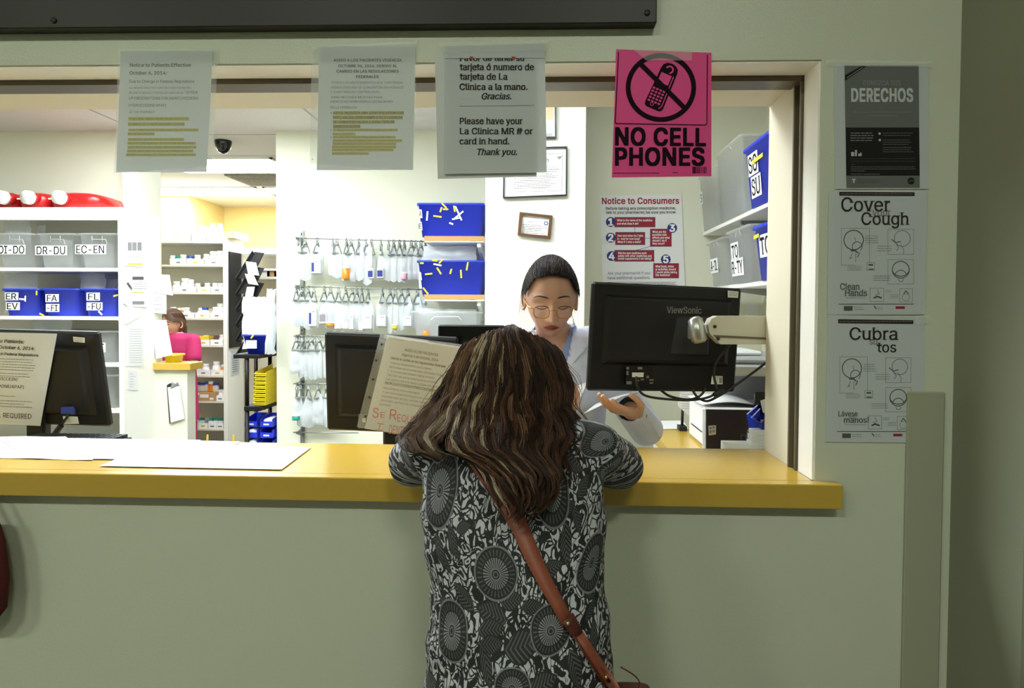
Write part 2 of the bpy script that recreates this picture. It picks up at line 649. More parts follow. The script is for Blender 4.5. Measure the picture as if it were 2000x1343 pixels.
def head_mesh(out, X, skin='skin', lips='lips', sc=1.0, nu=120, nv=110):
    """a head with brow, lids, nose, lips, chin; local -y is the face, z = 0 the eyes"""
    V = []; n = nu
    for i in range(nv+1):
        ph = PI*i/nv
        for k in range(n):
            th = 2*PI*k/n
            x, y, z = .074*math.sin(ph)*math.cos(th), .094*math.sin(ph)*math.sin(th), .116*math.cos(ph)
            t = max(0, -z/.116)
            x *= 1-.34*t**1.6
            if y > 0:
                y *= 1-.45*t**1.3
            else:
                y *= 1-.06*t
                # flatten the front of the face a little
                y = -abs(y)**.93*(.094**.07)
                f = min(1, -y/.05)
                y += .006*g(x, .03)*f*(1 if z < .05 else g(z-.05, .04))*.4
                for sx in (-1, 1):
                    ex = x-sx*.031
                    y += .011*math.exp(-(ex/.019)**2-((z-.002)/.013)**2)
                    y -= .0075*math.exp(-(ex/.012)**2-((z+.001)/.0085)**2)
                    y -= .004*math.exp(-(ex/.022)**2-((z-.024)/.008)**2)
                    y -= .004*math.exp(-((x-sx*.045)/.016)**2-((z+.03)/.02)**2)
                    y -= .0065*math.exp(-((x-sx*.0135)/.006)**2-((z+.041)/.007)**2)
                if z < .02:
                    u = min(1, max(0, (.02-z)/.056))
                    up = 1/(1+math.exp(-(z+.049)/.0022))
                    y -= (.004+.022*u)*g(x, .007+.004*u)*up
                y -= .0065*math.exp(-(x/.019)**2-((z+.0655)/.0048)**2)
                y -= .0075*math.exp(-(x/.016)**2-((z+.0765)/.0052)**2)
                y += .004*math.exp(-(x/.022)**2-((z+.0705)/.0018)**2)
                y += .003*math.exp(-(x/.02)**2-((z+.086)/.005)**2)
                y -= .008*math.exp(-(x/.020)**2-((z+.104)/.012)**2)
            V.append((x*sc, y*sc, z*sc))
    F1 = []; F2 = []
    for i in range(nv):
        for k in range(n):
            f = (i*n+k, (i+1)*n+k, (i+1)*n+(k+1) % n, i*n+(k+1) % n)
            cx = sum(V[a][0] for a in f)/4/sc; cy = sum(V[a][1] for a in f)/4/sc; cz = sum(V[a][2] for a in f)/4/sc
            lip = cy < 0 and ((abs(cx) < .0235 and abs(cz+.071) < .0105*(1-(abs(cx)/.0245)**2)))
            (F2 if lip else F1).append(f)
    out.add(V, F1, skin, smooth=True, X=X); out.add(V, F2, lips, smooth=True, X=X)
    for sx in (-1, 1):      # ears
        pts = []
        for k in range(9):
            a = -2.2+4.2*k/8
            pts.append((sx*(.075+.006*math.cos(a*.5)), .012+.014*math.cos(a)*1.0, -.012+.027*math.sin(a)))
        out.tube([tuple(c*sc for c in p) for p in pts], [.005*sc]*9, skin, n=8, X=X)
        out.ball((sx*.074*sc, .010*sc, -.012*sc), (.006*sc, .014*sc, .024*sc), skin, 12, 8, X=X)
    return V


def hand_pieces(m, X, curl=(.5, .55, .6, .65), thumb=.5, side=1, sc=1.0):
    """palm + five fingers; local: wrist at 0, fingers along +y, palm faces -z, thumb on +x*side"""
    def A(p):
        return X @ (Vector(p)*sc)
    W = lambda a, b, ra, rb: cone(m, A(a), A(b), ra*sc, rb*sc, n=12)
    for k, fx in enumerate((.027, .009, -.009, -.026)):
        W((fx*.55*side, .0, 0), (fx*side, .080-abs(fx-.005)*.25, 0), .016, .0125)
    W((0, -.03, 0), (0, .02, 0), .024, .022)
    L = ((.040, .024, .020), (.045, .028, .022), (.042, .026, .021), (.032, .020, .018))
    for k, fx in enumerate((.028, .0095, -.0095, -.027)):
        p = Vector((fx*side, .082-abs(fx-.005)*.25, 0)); a = 0
        for j, l in enumerate(L[k]):
            a -= curl[k]*(1.0 if j else .8)
            q = p+Vector((fx*.06*side, math.cos(a)*l, math.sin(a)*l))
            W(p, q, .0098-.0009*j-(.001 if k == 3 else 0), .0092-.0009*j-(.001 if k == 3 else 0))
            p = q
    p = Vector((.022*side, .012, -.004)); q = Vector((.050*side, .040, -.012-.012*thumb))
    W(p, q, .015, .0115)
    r = q+Vector((.010*side*(1-thumb), .030, -.018*thumb)); W(q, r, .0108, .0098)
    W(r, r+Vector((-.006*side*thumb, .024, -.010*thumb)), .0096, .0080)


def strand_mesh(b, strands, n=3):
    """each strand: (points, radius, material)"""
    for pts, r, mt in strands:
        L = len(pts)
        b.tube(pts, [r*(1-.75*(i/(L-1))**3) for i in range(L)], mt, n=n, caps=False)
# ================================================================== THE SETTING
XJ, ZC, ZL, XR = .60, 1.073, 1.99, .894
ZH = 3.40          # hall ceiling
ZP = 2.55          # pharmacy ceiling
def sbox(name, boxes, m, **k):
    b = M()
    for lo, hi in boxes: b.box(lo, hi, m, **k)
    return struct(b.build(name))
WT = .32
sbox('wall_front', [((-4, 0, 0), (1.25, WT, ZC-.053)), ((XJ, 0, ZC-.053), (1.25, WT, ZH)), ((-4, 0, ZL), (XJ, WT, ZH)), ((-4, 0, ZC-.053), (-2.3, WT, ZL))], 'wall_paint')
# painted lining of the opening: lintel and right jamb, behind the track
sbox('trim_1', [((-2.3, .005, ZL-.004), (XJ-.004, .088, ZL)), ((XJ-.004, .005, ZC), (XJ, .088, ZL))], 'jamb_paint')
sbox('trim_2', [((-2.3, .170, ZL-.006), (XJ-.006, WT+.003, ZL)), ((XJ-.006, .135, ZC), (XJ, WT+.003, ZL))], 'header_paint')
sbox('trim_3', [((-2.3, .090, ZL-.016), (XJ, .128, ZL)), ((-2.3, .131, ZL-.012), (XJ, .168, ZL)), ((XJ-.010, .090, ZC), (XJ, .0955, ZL-.012)), ((XJ-.012, .126, ZC), (XJ, .134, ZL-.012))], 'track_metal')
sbox('trim_4', [((P(1765, 1000, 0).x, -.008, 0), (XR-.02, 0, P(1790, 764, 0).z))], 'panel_paint', bev=.003)
sbox('wall_right', [((XR, -4.6, 0), (XR+.1, 0, ZH))], 'wall_paint_shaded')
sbox('trim_5', [((XR-.012, -.9, 0), (XR, -.245, 1.25))], 'trim_dark')
sbox('wall_left', [((-4.1, -4.6, 0), (-4, WT, ZH))], 'wall_paint')
sbox('wall_rear', [((-4, -4.7, 0), (XR, -4.6, ZH))], 'trim_dark')
sbox('floor', [((-4.6, -4.6, -.06), (1.3, 6.4, 0))], 'floor_grey')
sbox('ceiling', [((-4.1, -4.6, ZH), (1.25, WT, ZH+.05))], 'wall_inner')
b = M(); b.box((-4.6, WT, ZP), (1.3, 6.4, ZP+.05), 'ceiling_tiles'); struct(b.build('ceiling_pharmacy', origin=(0, 0, ZP)))
YB, YC, YR, XS = 2.75, 1.60, 1.95, 1.10
xb0, xb1 = P(540, 600, YB).x, P(948, 400, YC).x
xc1 = P(1143, 400, YC).x
xl1 = P(315.5, 500, YB+.13).x
sbox('wall_middle', [((xb0, YB, 0), (xc1, YB+.12, ZP))], 'wall_inner')
sbox('wall_column', [((xb1, YC, 0), (xc1, YB, ZP))], 'wall_white')
sbox('wall_recess', [((xc1, YR, 0), (XS+.1, YR+.1, ZP))], 'wall_inner')
sbox('wall_side', [((XS, WT, 0), (XS+.1, YR, ZP))], 'wall_inner')
sbox('wall_partition', [((-4.5, YB, 0), (xl1, YB+.13, ZP))], 'wall_inner')
sbox('wall_pillar', [((xl1-.10, YB-.12, 0), (xl1, YB, ZP))], 'wall_inner')
sbox('wall_back', [((-4.5, 6.0, 0), (1.3, 6.1, ZP)), ((-4.5, 5.25, 0), (P(370, 430, 5.25).x, 6.0, ZP))], 'wall_yellow')
sbox('wall_outer', [((-4.6, WT, 0), (-4.5, 6.1, ZP)), ((XS+.1, YR, 0), (XS+.2, 6.1, ZP))], 'wall_inner')

# ------------------------------------------------------------------ lamps
def troffer(x0, x1, y0, y1, z, lm, label, cat='ceiling light'):
    t = thing('ceiling_light', label, cat, ((x0+x1)/2, (y0+y1)/2, z), group='ceiling lights')
    b = M()
    for lo, hi in (((x0, y0, z-.012), (x1, y0+.02, z)), ((x0, y1-.02, z-.012), (x1, y1, z)), ((x0, y0, z-.012), (x0+.02, y1, z)), ((x1-.02, y0, z-.012), (x1, y1, z))):
        b.box(lo, hi, 'shelf_white')
    b.build('frame', t)
    b = M(); b.box((x0+.02, y0+.02, z-.009), (x1-.02, y1-.02, z-.003), lm); b.build('diffuser', t)
    return t
xa0, xa1 = P(150, 209, 2.2).x, P(503, 209, 2.2).x
troffer(xa0, xa1, 1.60, 2.21, ZP, 'lamp_pharm', 'bright fluorescent panel in the pharmacy ceiling just behind the window header')
troffer(P(330, 325, 3.8).x, P(560, 325, 3.8).x, 3.50, 4.05, ZP, 'lamp_pharm', 'bright ceiling panel behind the small black camera dome')
troffer(P(318, 380, 5).x-.6, P(523, 388, 5).x, 4.72, 5.2, ZP, 'lamp_pharm', 'farthest long ceiling panel in front of the yellow wall')
troffer(P(535, 380, 5).x, P(535, 380, 5).x+1.2, 4.72, 5.2, ZP, 'lamp_pharm', 'ceiling panel whose end shows beside the dusty ceiling grille')
troffer(-1.55, -.35, .62, 1.22, ZP, 'lamp_pharm', 'ceiling panel over the inner edge of the yellow counter')
troffer(-.30, .30, .75, 1.05, ZP, 'lamp_fill', 'small added fill light panel above the pharmacist')  # unseen panel, added to brighten the recess wall
troffer(-2.75, -1.75, .70, 1.30, ZP, 'lamp_fill', 'added fill light panel above the far-end monitor with the taped notice')  # unseen panel, added to throw more light on the shelf fronts
def hall(x, label):
    troffer(x-.30, x+.30, -3.10, -2.90, ZH, 'lamp_hall', label)
hall(.56, 'hall ceiling light that glints on the lintel by the pink sign')
hall(-1.20, 'middle hall ceiling light above the waiting side of the counter')
hall(-2.95, 'hall ceiling light that glints on the lintel under the shutter housing')

# black camera dome and dusty grille in the ceiling
c = P(436, 287, 3.0)
t = thing('camera_dome', 'small black security camera dome under the pharmacy ceiling', 'security camera', (c.x, 3.0, ZP))
b = M(); zc = ZP
b.lathe([(.005, -.205), (.03, -.195), (.048, -.165), (.055, -.13), (.055, -.115)], 'black_dome', X=Matrix.Translation((c.x, 3.0, c.z+.16)))
b.build('dome', t)
b = M(); b.tube([(c.x, 3.0, c.z+.04), (c.x, 3.0, ZP)], .02, 'shelf_white'); b.build('mount', t)
b = M(); p0, p1 = P(470, 360, 4.45), P(600, 360, 4.45)
b.box((p0.x, 4.14, ZP-.012), (p1.x, 4.66, ZP-.001), 'dusty_grille')
for i in range(9): b.box((p0.x+.03, 4.18+i*.05, ZP-.018), (p1.x-.03, 4.2+i*.05, ZP-.012), 'dusty_grille')
tag(b.build('ceiling_vent'), 'dusty grey return air grille in the pharmacy ceiling', 'vent')

# ------------------------------------------------------------------ counter and shutter housing
t = thing('service_counter', 'long mustard yellow laminate service counter under the pharmacy window', 'counter', (-.6, .1, ZC-.053))
b = M(); b.box((-2.29, 0, ZC-.053), (XJ-.0065, WT+.012, ZC), 'laminate_yellow'); b.build('counter_top', t)
b = M(); b.box((-2.6, -.036, ZC-.053), (P(1647, 960, -.036).x, -.0005, ZC), 'laminate_yellow', bev=.002); b.build('front_edge', t)
pz = P(640, 51.5, -.03).z
t = thing('shutter_housing', 'dark metal roller shutter housing fixed along the lintel', 'shutter', (-.4, -.02, pz))
b = M(); b.box((-2.6, -.034, pz), (P(1283, 30, -.034).x, -.0005, pz+.16), 'dark_metal', bev=.002); b.build('cover', t)
for px, py in ((105, 40), (1264, 25)):
    c = P(px, py, -.0345)
    b = M(); b.lathe([(.0062, 0), (.0062, .002), (.004, .0035)], 'screw_dark', n=14, X=Matrix.Translation(c) @ Matrix.Rotation(PI/2, 4, 'X')); b.build('screw', t)

# ================================================================== NOTICES ON THE WINDOW AND WALL
SER = .045
def notice(name, label, corners, m, Y=-.004, bow=None, cat='notice'):
    s = Sheet(plane_map(Y, bow)); s.sheet(corners, m); s.name = name; s.label = label; s.cat = cat
    return s
def done(s, sleeve=None, tapes=(), holes=None):
    t = thing(s.name, s.label, s.cat, s.f(*s.mid, 0))
    s.build('printed_sheet', t)
    if sleeve:
        q = Sheet(s.f); q.sheet(sleeve, 'sleeve', lift0=.0022, thick=.0002); q.build('plastic_sleeve', t)
    for tp in tapes:
        q = Sheet(s.f); q.sheet(tp, 'tape', nx=3, ny=2, lift0=.003, thick=.0002); q.build('tape_strip', t)
    return t

# --- English notice
s = notice('notice_sheet', 'grey notice to patients in a clear sleeve, hung furthest from the pink sign', [(235, 99), (415, 99), (406, 337), (229.7, 337)], 'paper_grey', bow=lambda x, y: .006*((y-99)/238)**2)
s.mid = (322, 337)
L = [("Notice to Patients:Effective", 254.3, 373.3, 130.6, 6.6, .012, 'ink'), ("October 6, 2014:", 253.9, 326.2, 146, 6.6, .012, 'ink'), ("Due to Change in Federal Regulations", 253.5, 380, 162, 5.6, .008, 'ink'),
     ("ALL MEDICATIONS THAT CONTAIN HYDROCODONE WILL", 253, 375, 173.7, 3.7, .004, 'ink_grey'), ("BECOME SCHEDULE II CONTROLLED SUBSTANCES.", 252.7, 359.8, 183.3, 3.7, .004, 'ink_grey'), ("TO PICK", 362.4, 387, 183.3, 5.2, .004, 'ink'),
     ("UP PRESCRIPTIONS FOR (NORCO/VICODIN/", 253, 388.5, 194.8, 5.2, .004, 'ink'), ("HYDROCODONE/APAP)", 252.7, 325, 208.8, 5.2, .004, 'ink'), ("AT THE PHARMACY", 253.9, 304, 221.5, 4.4, .004, 'ink_grey')]
for tx, a, e, y, h, bo, mm in L: s.text(tx, a, y, h, mm, x1=e, bold=bo)
for tx, a, e, y, h in (("*YOU WILL NEED YOUR VALID PHOTO ID:", 253, 370, 234.8, 4.3), ("EXAMPLE IS A VALID DRIVERS LICENSE", 252.3, 361.6, 245.2, 4.3), ("*THE C II PRESCRIPTION CAN BE PICKED ONLY BY THE PATIENT,", 253, 389, 256, 3.1),
        ("NOT OR HAS SPECIFIED", 251.9, 303, 263.7, 3.1), ("*IN SPECIAL CIRCUMSTANCES IF YOU ARE PICKING", 252.3, 360.8, 274.6, 3.1), ("PRESCRIPTIONS ON BEHALF OF THE PATIENT PLEASE BRING A", 251.9, 384, 282.2, 3.1),
        ("VALID PHOTO ID FOR YOURSELF AND VALID PHOTO ID OF THE", 251.9, 385, 290, 3.1), ("PATIENT AND A WRITTEN AND SIGNED PERMISSION BY THE", 251.5, 379, 297.5, 3.1), ("PATIENT AUTHORIZING YOU TO PICK UP THE C II MEDICATION", 249.4, 384.5, 304.7, 3.1)):
    s.rect(a-.5, y-h-1.2, e+.5, y+1.2, 'highlight', .0007); s.text(tx, a, y, h, 'ink_brown', x1=e, lift=.001)
t = done(s, sleeve=[(232, 97), (427, 96), (417, 325), (227, 339)])
for y in (128, 219, 312):
    q = Sheet(s.f); q.disc(420-(y-128)*.04, y, 1.6, 'ink_white', .0026, 10); q.build('binder_hole', t)
# --- Spanish notice
s = notice('notice_sheet', 'grey Spanish notice in a clear sleeve next to the serif card notice', [(623, 90.4), (811, 90), (807, 332.3), (619.8, 333)], 'paper_grey', bow=lambda x, y: .004*((y-90)/238)**2)
s.mid = (715, 333)
for tx, a, e, y in (("AVISO A LOS PACIENTES VIGENCIA", 652, 785, 120.5), ("OCTUBRE 06, 2014. DEBIDO AL", 661, 776, 131.7), ("CAMBIO EN LAS REGULACIONES", 657.5, 779, 142), ("FEDERALES", 696, 740, 152.8)): s.text(tx, a, y, 5.2, 'ink', x1=e, bold=.03)
for tx, a, e, y, mm in (("TODOS LOS MEDICAMENTOS QUE CONTIENEN", 647.5, 786, 163.8, 'ink_grey'), ("HIDROCONDONA SE CONVERTIRA EN HORARIO", 646.7, 789, 173.4, 'ink_grey'), ("2 SUBSTANCIAS CONTRALADAS:", 646, 742.6, 182, 'ink_grey'),
        ("PARA RECOGER RECETAS PARA", 648, 747, 192.6, 'ink'), ("(NORCO/VICODIN/HIDROCODONA/APAP)", 646, 767, 201, 'ink'), ("EN LA FARMACIA", 646, 698, 212.4, 'ink')): s.text(tx, a, y, 4.3, mm, x1=e, bold=.003)
for tx, a, e, y, h in (("USTED NECESITA UNA IDENTIFICACION CON", 651.7, 788.7, 223.3, 4.7), ("FOTO VALIDA (POR EJEMPLO ID O LICENCIA", 651.3, 786.6, 232.2, 4.7), ("DE CONDUCIR VALIDA U OTRO TIPO DE", 651.3, 771, 241, 4.7), ("IDENTIFICACION)", 651.7, 704, 249.7, 4.7),
        ("LA RECETA C II SE PUEDEN RECOGER SOLAMENTE", 652, 777, 256, 3.2), ("POR EL PACIENTE.", 651, 695, 264, 3.2), ("EN CIRCUMSTANCIAS ESPECIALES SI RECOGE LA", 652, 772.6, 270, 3.2), ("PRESCRIPCION EN NOMBRE DEL PACIENTE POR FAVOR", 651, 785.6, 276.8, 3.2),
        ("TRAER IDENTIFICACION CON FOTOGRAFIA VALIDA", 651, 774, 283, 3.2), ("PARA USTED E IDENTIFICACION CON FOTOGRAFIA", 650, 774, 289.3, 3.2), ("VALIDA PARA EL PACIENTE QUE AUTORIZO QUE", 650, 769, 295, 3.2), ("RECOGE LA MEDICACION.", 650, 721, 302, 3.2)):
    s.rect(a-.5, y-h-1, e+.5, y+1, 'highlight', .0007); s.text(tx, a, y, h, 'ink_brown', x1=e, bold=.02 if h > 4 else 0, lift=.001)
for y in (221, 254.5, 268.5): s.disc(647.5, y, 1.1, 'ink', .001, 10)
t = done(s, sleeve=[(609, 92), (814, 81), (809, 333), (607, 320)])
for y in (118, 213, 312):
    q = Sheet(s.f); q.disc(614-(y-118)*.01, y, 1.6, 'ink_white', .0026, 10); q.build('binder_hole', t)
# --- serif card notice with a second sheet behind it
s = notice('notice_sheet', 'blank backing sheet behind the large serif notice, peeking out past its edge', [(849, 104), (1050, 95), (1048, 345), (855, 349)], 'paper_shade', Y=-.0025)
s.mid = (950, 349); done(s)
s = notice('notice_sheet', 'large serif notice asking to have the clinic card in hand, nearest to the pink sign', [(868, 91), (1064, 86), (1068, 337), (868, 340)], 'paper_grey', Y=-.0065, bow=lambda x, y: .003*((y-90)/240)**2)
s.mid = (968, 340)
s.text("Favor de tener su", 897.6, 119, 9.5, 'ink_brown', x1=1025, bold=.014, serif=SER)
for tx, a, e, y in (("tarjeta ó numero de", 897.6, 1043, 137), ("tarjeta de La", 897.6, 991.8, 155.7), ("Clinica a la mano.", 897.6, 1030.5, 175.7), ("Please have your", 897.6, 1021, 242.6), ("La Clinica MR # or", 897.6, 1041, 262.4), ("card in hand.", 897.6, 995, 282)):
    s.text(tx, a, y, 12.2, 'ink_brown', x1=e, bold=.014, serif=SER)
s.text("Gracias.", 940.8, 194, 12.2, 'ink_brown', x1=999, bold=.014, serif=SER, shear=.25); s.text("Thank you.", 932, 303, 12.2, 'ink_brown', x1=1010, bold=.014, serif=SER, shear=.25)
s.line([(897.6, 207.5), (1044, 206)], 1, 'ink_light')
t = done(s, tapes=[[(858, 84), (1072, 79), (1068, 100), (862, 104)]])
q = Sheet(s.f); q.sheet([(868, 91), (1062, 85), (1062, 113.5), (868, 114.5)], 'paper_grey', nx=2, ny=1, lift0=.0018); q.build('folded_flap', t)
for x in (921, 1003):
    q = Sheet(s.f); q.poly([(x-4, 111), (x+4, 111), (x, 119)], 'ink_red', .0024); q.build('red_tab', t)
# --- pink sign
s = notice('no_phone_sign', 'bright pink sign forbidding cell phones, taped to the lintel', [(1203.7, 96), (1389.5, 103), (1389.5, 344), (1195, 346.5)], 'pink_sheet', Y=-.005, cat='sign')
s.mid = (1292, 345)
ip = 'ink_purple'
arc = [(1202.5+3*(1-math.cos(a)), 238+3*math.sin(a)) for a in (0, .5, 1, 1.57)]
s.line([(1208, 102), (1201.5, 238), (1203, 241), (1205, 241.3), (1377, 244.3), (1379.5, 243), (1380.5, 240.5), (1381.5, 108)], 1.8, ip)
s.ring(1290.8, 171, 64, 9.5, ip, n=60, ry=62.5)
s.line([(1251, 125), (1333, 207)], 9.5, ip, .0009)
ca, sa = math.cos(.40), math.sin(.40)
def ph(x, y): return (1290+x*ca-y*sa, 168+x*sa+y*ca)
def phr(x0, y0, x1, y1, mm, lift): s.poly([ph(x0, y0), ph(x1, y0), ph(x1, y1), ph(x0, y1)], mm, lift)
body = [(-17, -34), (-15, -42), (-9, -47), (0, -49), (9, -47), (15, -42), (17, -34), (18, 40), (16, 45), (12, 47), (-14, 47), (-19, 44), (-20, 38)]
s.poly([ph(x+4, y) for x, y in body], ip, .0007)
s.poly([ph(x*.72+6.5, y*.86+1) for x, y in body if x > -30 and True][4:8]+[ph(16, 36), ph(12, 40)], 'pink_sheet', .0008) if False else None
s.line([ph(16.5, -26), ph(17.5, 36), ph(14, 42)], 1.8, 'pink_sheet', .0008)
phr(-9, -26, 13, -6, 'pink_sheet', .0008)
x0, y0 = ph(4, -36); s.ring(x0, y0, 6.6, 3.2, 'pink_sheet', .0008, a0=-2.6, a1=1.6)
for r_ in range(5):
    for c_ in range(4): s.poly([ph(-13+c_*7+dx, 6+r_*6.4+dy) for dx, dy in ((0, 1), (1, 0), (4, 0), (5, 1), (5, 3), (4, 4), (1, 4), (0, 3))], 'pink_sheet', .0008)
x0, y0 = ph(-2, 39); s.ring(x0, y0, 3, 1.2, 'pink_sheet', .0008)
s.text("NO CELL", 1201, 282.7, 33, ip, x1=1378.7, bold=.045, rot=.009); s.text("PHONES", 1201, 322.3, 33, ip, x1=1376, bold=.045)
s.greek(1199, 338, 1288, 1, 1, ip, 1.2, 0); s.greek(1314, 337, 1324, 1, 1, ip, 1.2, 0)
for i in range(16): s.line([(1353+i*1.75, 326), (1353+i*1.75, 338)], R.choice((.6, 1, 1.4)), ip)
t = done(s, tapes=[[(1236, 98), (1352, 100), (1351, 119), (1262, 119)]])
# --- rights poster
PW = -.003
s = notice('rights_poster', 'dark grey rights poster, topmost of the three sheets on the wall', [(1628.6, 126), (1813, 127), (1814, 369), (1631, 369)], 'paper_grey', Y=PW, cat='poster')
s.mid = (1720, 369)
s.poly([(1649, 128), (1794, 128), (1796, 366.6), (1653, 367)], 'print_grey', .0006)
s.poly([(1651.8, 249), (1795, 249), (1796, 343), (1652.6, 343)], 'print_dark', .0007)
s.poly([(1650, 147), (1682, 129), (1693, 129), (1650, 158)], 'print_dark', .0008); s.line([(1654, 152), (1684, 132)], 1.3, 'ink_light', .0009)
s.text("CONOZCA SUS", 1685, 167.5, 10, 'ink_light', x1=1759, bold=.03); s.text("DERECHOS", 1662, 198.5, 25, 'paper_grey', x1=1783, bold=.05)
s.greek(1667, 219, 1778, 1, 1, 'ink_light', 1.4, 0); s.greek(1694, 226, 1752, 1, 1, 'ink_light', 1.4, 0); s.disc(1722, 208, 1, 'ink_light')
s.greek(1661, 260, 1708, 4, 4.8, 'ink_light', 2); s.disc(1717.5, 261, 2.4, 'paper_grey', .0009); s.disc(1718, 273.5, 2.4, 'paper_grey', .0009)
s.greek(1724, 260, 1782, 2, 4.6, 'ink_light', .9); s.greek(1724, 273.5, 1782, 3, 4.3, 'ink_light', .9); s.greek(1724, 288, 1783, 3, 4.3, 'ink_light', .9)
for x, y0, wd in ((1663, 297, 6), (1670.5, 293, 4), (1677, 300, 4), (1681, 298, 2.5)): s.rect(x-1, y0, x-1+wd, 305, 'paper_grey', .0009)
s.greek(1662, 310, 1788, 2, 5, 'ink_grey', 1, .05); s.greek(1662, 321, 1670, 1, 5, 'ink_grey', 1); s.greek(1662, 326, 1788, 2, 4, 'ink_light', 1, .05); s.greek(1662, 334, 1690, 1, 5, 'ink_light', 1); s.greek(1662, 340, 1725, 1, 5, 'ink_light', 1.2)
s.text("T", 1663.5, 357, 7, 'paper_grey', w=7, bold=.1); s.greek(1674, 351, 1722, 3, 3, 'ink_grey', .8); s.disc(1779, 353.5, 7, 'print_dark', .0008); s.line([(1774, 355), (1779, 352), (1785, 354)], 1.2, 'print_grey', .0009)
done(s, tapes=[[(1612, 118), (1822, 121), (1822, 132), (1612, 130)]])


def cough(s, ox, oy, k=1.0):
    """the line drawings shared by the two cough sheets, placed by the corner (ox, oy)"""
    X = lambda x: ox+x*k
    Y = lambda y: oy+y*k
    ln = lambda pts, wd, m: s.line([(X(a), Y(b_)) for a, b_ in pts], wd, m)
    ln([(33, 112), (6, 112), (6, 40), (61, 40), (61, 106)], .7, 'ink_light')
    s.ring(X(30), Y(63), 19*k, 1.7, 'ink_grey')
    s.ring(X(37), Y(76), 9.5*k, 1.2, 'ink_grey', a0=2.6, a1=7.2)
    ln([(32, 58), (34, 66), (31, 70)], 1, 'ink_light'); ln([(25, 84), (34, 84), (38, 88)], 2.2, 'ink_grey'); ln([(28, 88), (22, 100), (27, 97)], 1.1, 'ink_light'); ln([(34, 88), (34, 106)], 1, 'ink_light'); ln([(41, 88), (38, 96)], 2.4, 'ink_light')
    ln([(97, 42), (97, 91), (147, 91), (147, 42), (97, 42)], .7, 'ink_light'); s.ring(X(125), Y(60), 15.5*k, 1.4, 'ink_light')
    ln([(104, 62), (112, 68), (122, 66)], 1.5, 'ink_grey'); ln([(110, 66), (118, 78), (114, 84)], 1.2, 'ink_light'); ln([(122, 72), (128, 82), (127, 91)], 1, 'ink_light')
    ln([(97, 101), (97, 149), (147, 149), (147, 101), (97, 101)], .7, 'ink_light'); s.ring(X(122), Y(121), 16.5*k, 1.6, 'ink_grey')
    s.ring(X(122), Y(133), 11*k, 1.3, 'ink_grey', a0=PI*1.05, a1=PI*1.95); ln([(105, 124), (113, 132), (122, 134), (131, 132), (139, 124)], 1.5, 'ink_grey'); ln([(117, 139), (119, 144), (126, 144), (127, 139)], 1.2, 'ink_light')
    s.greek(X(53), Y(55), X(79), 4, 4.4*k, 'ink_light', 1.2); s.greek(X(77), Y(75), X(107), 3, 4.6*k, 'ink_light', 1.2); s.greek(X(18), Y(114), X(48), 3, 3.6*k, 'ink_light', 1); s.greek(X(69), Y(133), X(102), 3, 4.2*k, 'ink_light', 1.2)
    ln([(56, 107), (56, 122), (71, 122), (71, 107), (56, 107)], .8, 'ink_light'); s.rect(X(59), Y(110), X(68), Y(113), 'ink_grey'); s.rect(X(59), Y(119), X(69), Y(121), 'ink_grey')
    ln([(62, 157), (89, 157), (89, 183), (62, 183), (62, 157)], .7, 'ink_light'); ln([(70, 176), (76, 173), (84, 176)], 3, 'ink_grey'); ln([(76, 160), (80, 168), (72, 170)], 1.1, 'ink_light')
    ln([(120, 158), (145, 158), (145, 184), (120, 184), (120, 158)], .7, 'ink_light'); ln([(128, 168), (132, 162), (137, 168)], 1.6, 'ink_grey'); s.ring(X(132), Y(175), 7*k, .8, 'ink_light')
    s.greek(X(92), Y(161), X(104), 2, 3.4*k, 'ink_light', 1); s.greek(X(102), Y(170), X(118), 3, 3*k, 'ink_light', 1)
    ln([(1, 188), (147, 188)], 1.3, 'ink_grey')
    s.rect(X(11), Y(192), X(28), Y(201), 'ink_grey'); s.greek(X(31), Y(194), X(50), 2, 4*k, 'ink_light', 1.2); ln([(70, 192), (74, 197)], 2, 'ink_grey'); s.greek(X(76), Y(194), X(88), 2, 4*k, 'ink_light', 1)
    s.rect(X(112), Y(192.5), X(130), Y(197.5), 'ink_maroon')
s = notice('cough_poster', 'white cover your cough sheet between the rights poster and the Spanish sheet', [(1619, 371), (1811, 372.5), (1806, 614), (1616, 614)], 'paper_grey', Y=PW-.0012, cat='poster')
s.mid = (1712, 614)
s.poly([(1639, 374.5), (1786, 375.5), (1786, 382.7), (1639, 382)], 'ink_brown'); s.greek(1643, 378.6, 1782, 1, 1, 'ink_light', 1.5, 0, lift=.001)
s.text("Cover", 1642.7, 412.5, 27, 'ink_brown', x1=1738, bold=-.004, serif=SER); s.text("your", 1702.6, 421.5, 14, 'ink_light', x1=1739.6, serif=SER, lift=.0007); s.text("Cough", 1682, 438.7, 24, 'ink_brown', x1=1775.7, bold=-.004, serif=SER)
s.text("Clean", 1640.8, 565.4, 12.5, 'ink_grey', x1=1678.8, bold=-.003, serif=SER); s.text("Hands", 1649.4, 577.7, 12, 'ink_grey', x1=1693, bold=-.003, serif=SER); s.greek(1652, 568, 1674, 1, 1, 'ink_light', 1); s.line([(1652, 581), (1690, 581)], .8, 'ink_light')
cough(s, 1637, 405.5)
done(s)
s = notice('cough_poster', 'Spanish cover your cough sheet, lowest of the three on the wall', [(1617.4, 614.5), (1806, 618.7), (1803, 864.6), (1611.6, 862.7)], 'paper_grey', Y=PW, cat='poster')
s.mid = (1708, 864)
s.poly([(1636.8, 623), (1783.5, 625), (1783.5, 632.5), (1636.8, 631)], 'ink_brown'); s.greek(1640, 627.5, 1780, 1, 1, 'ink_light', 1.5, 0, lift=.001)
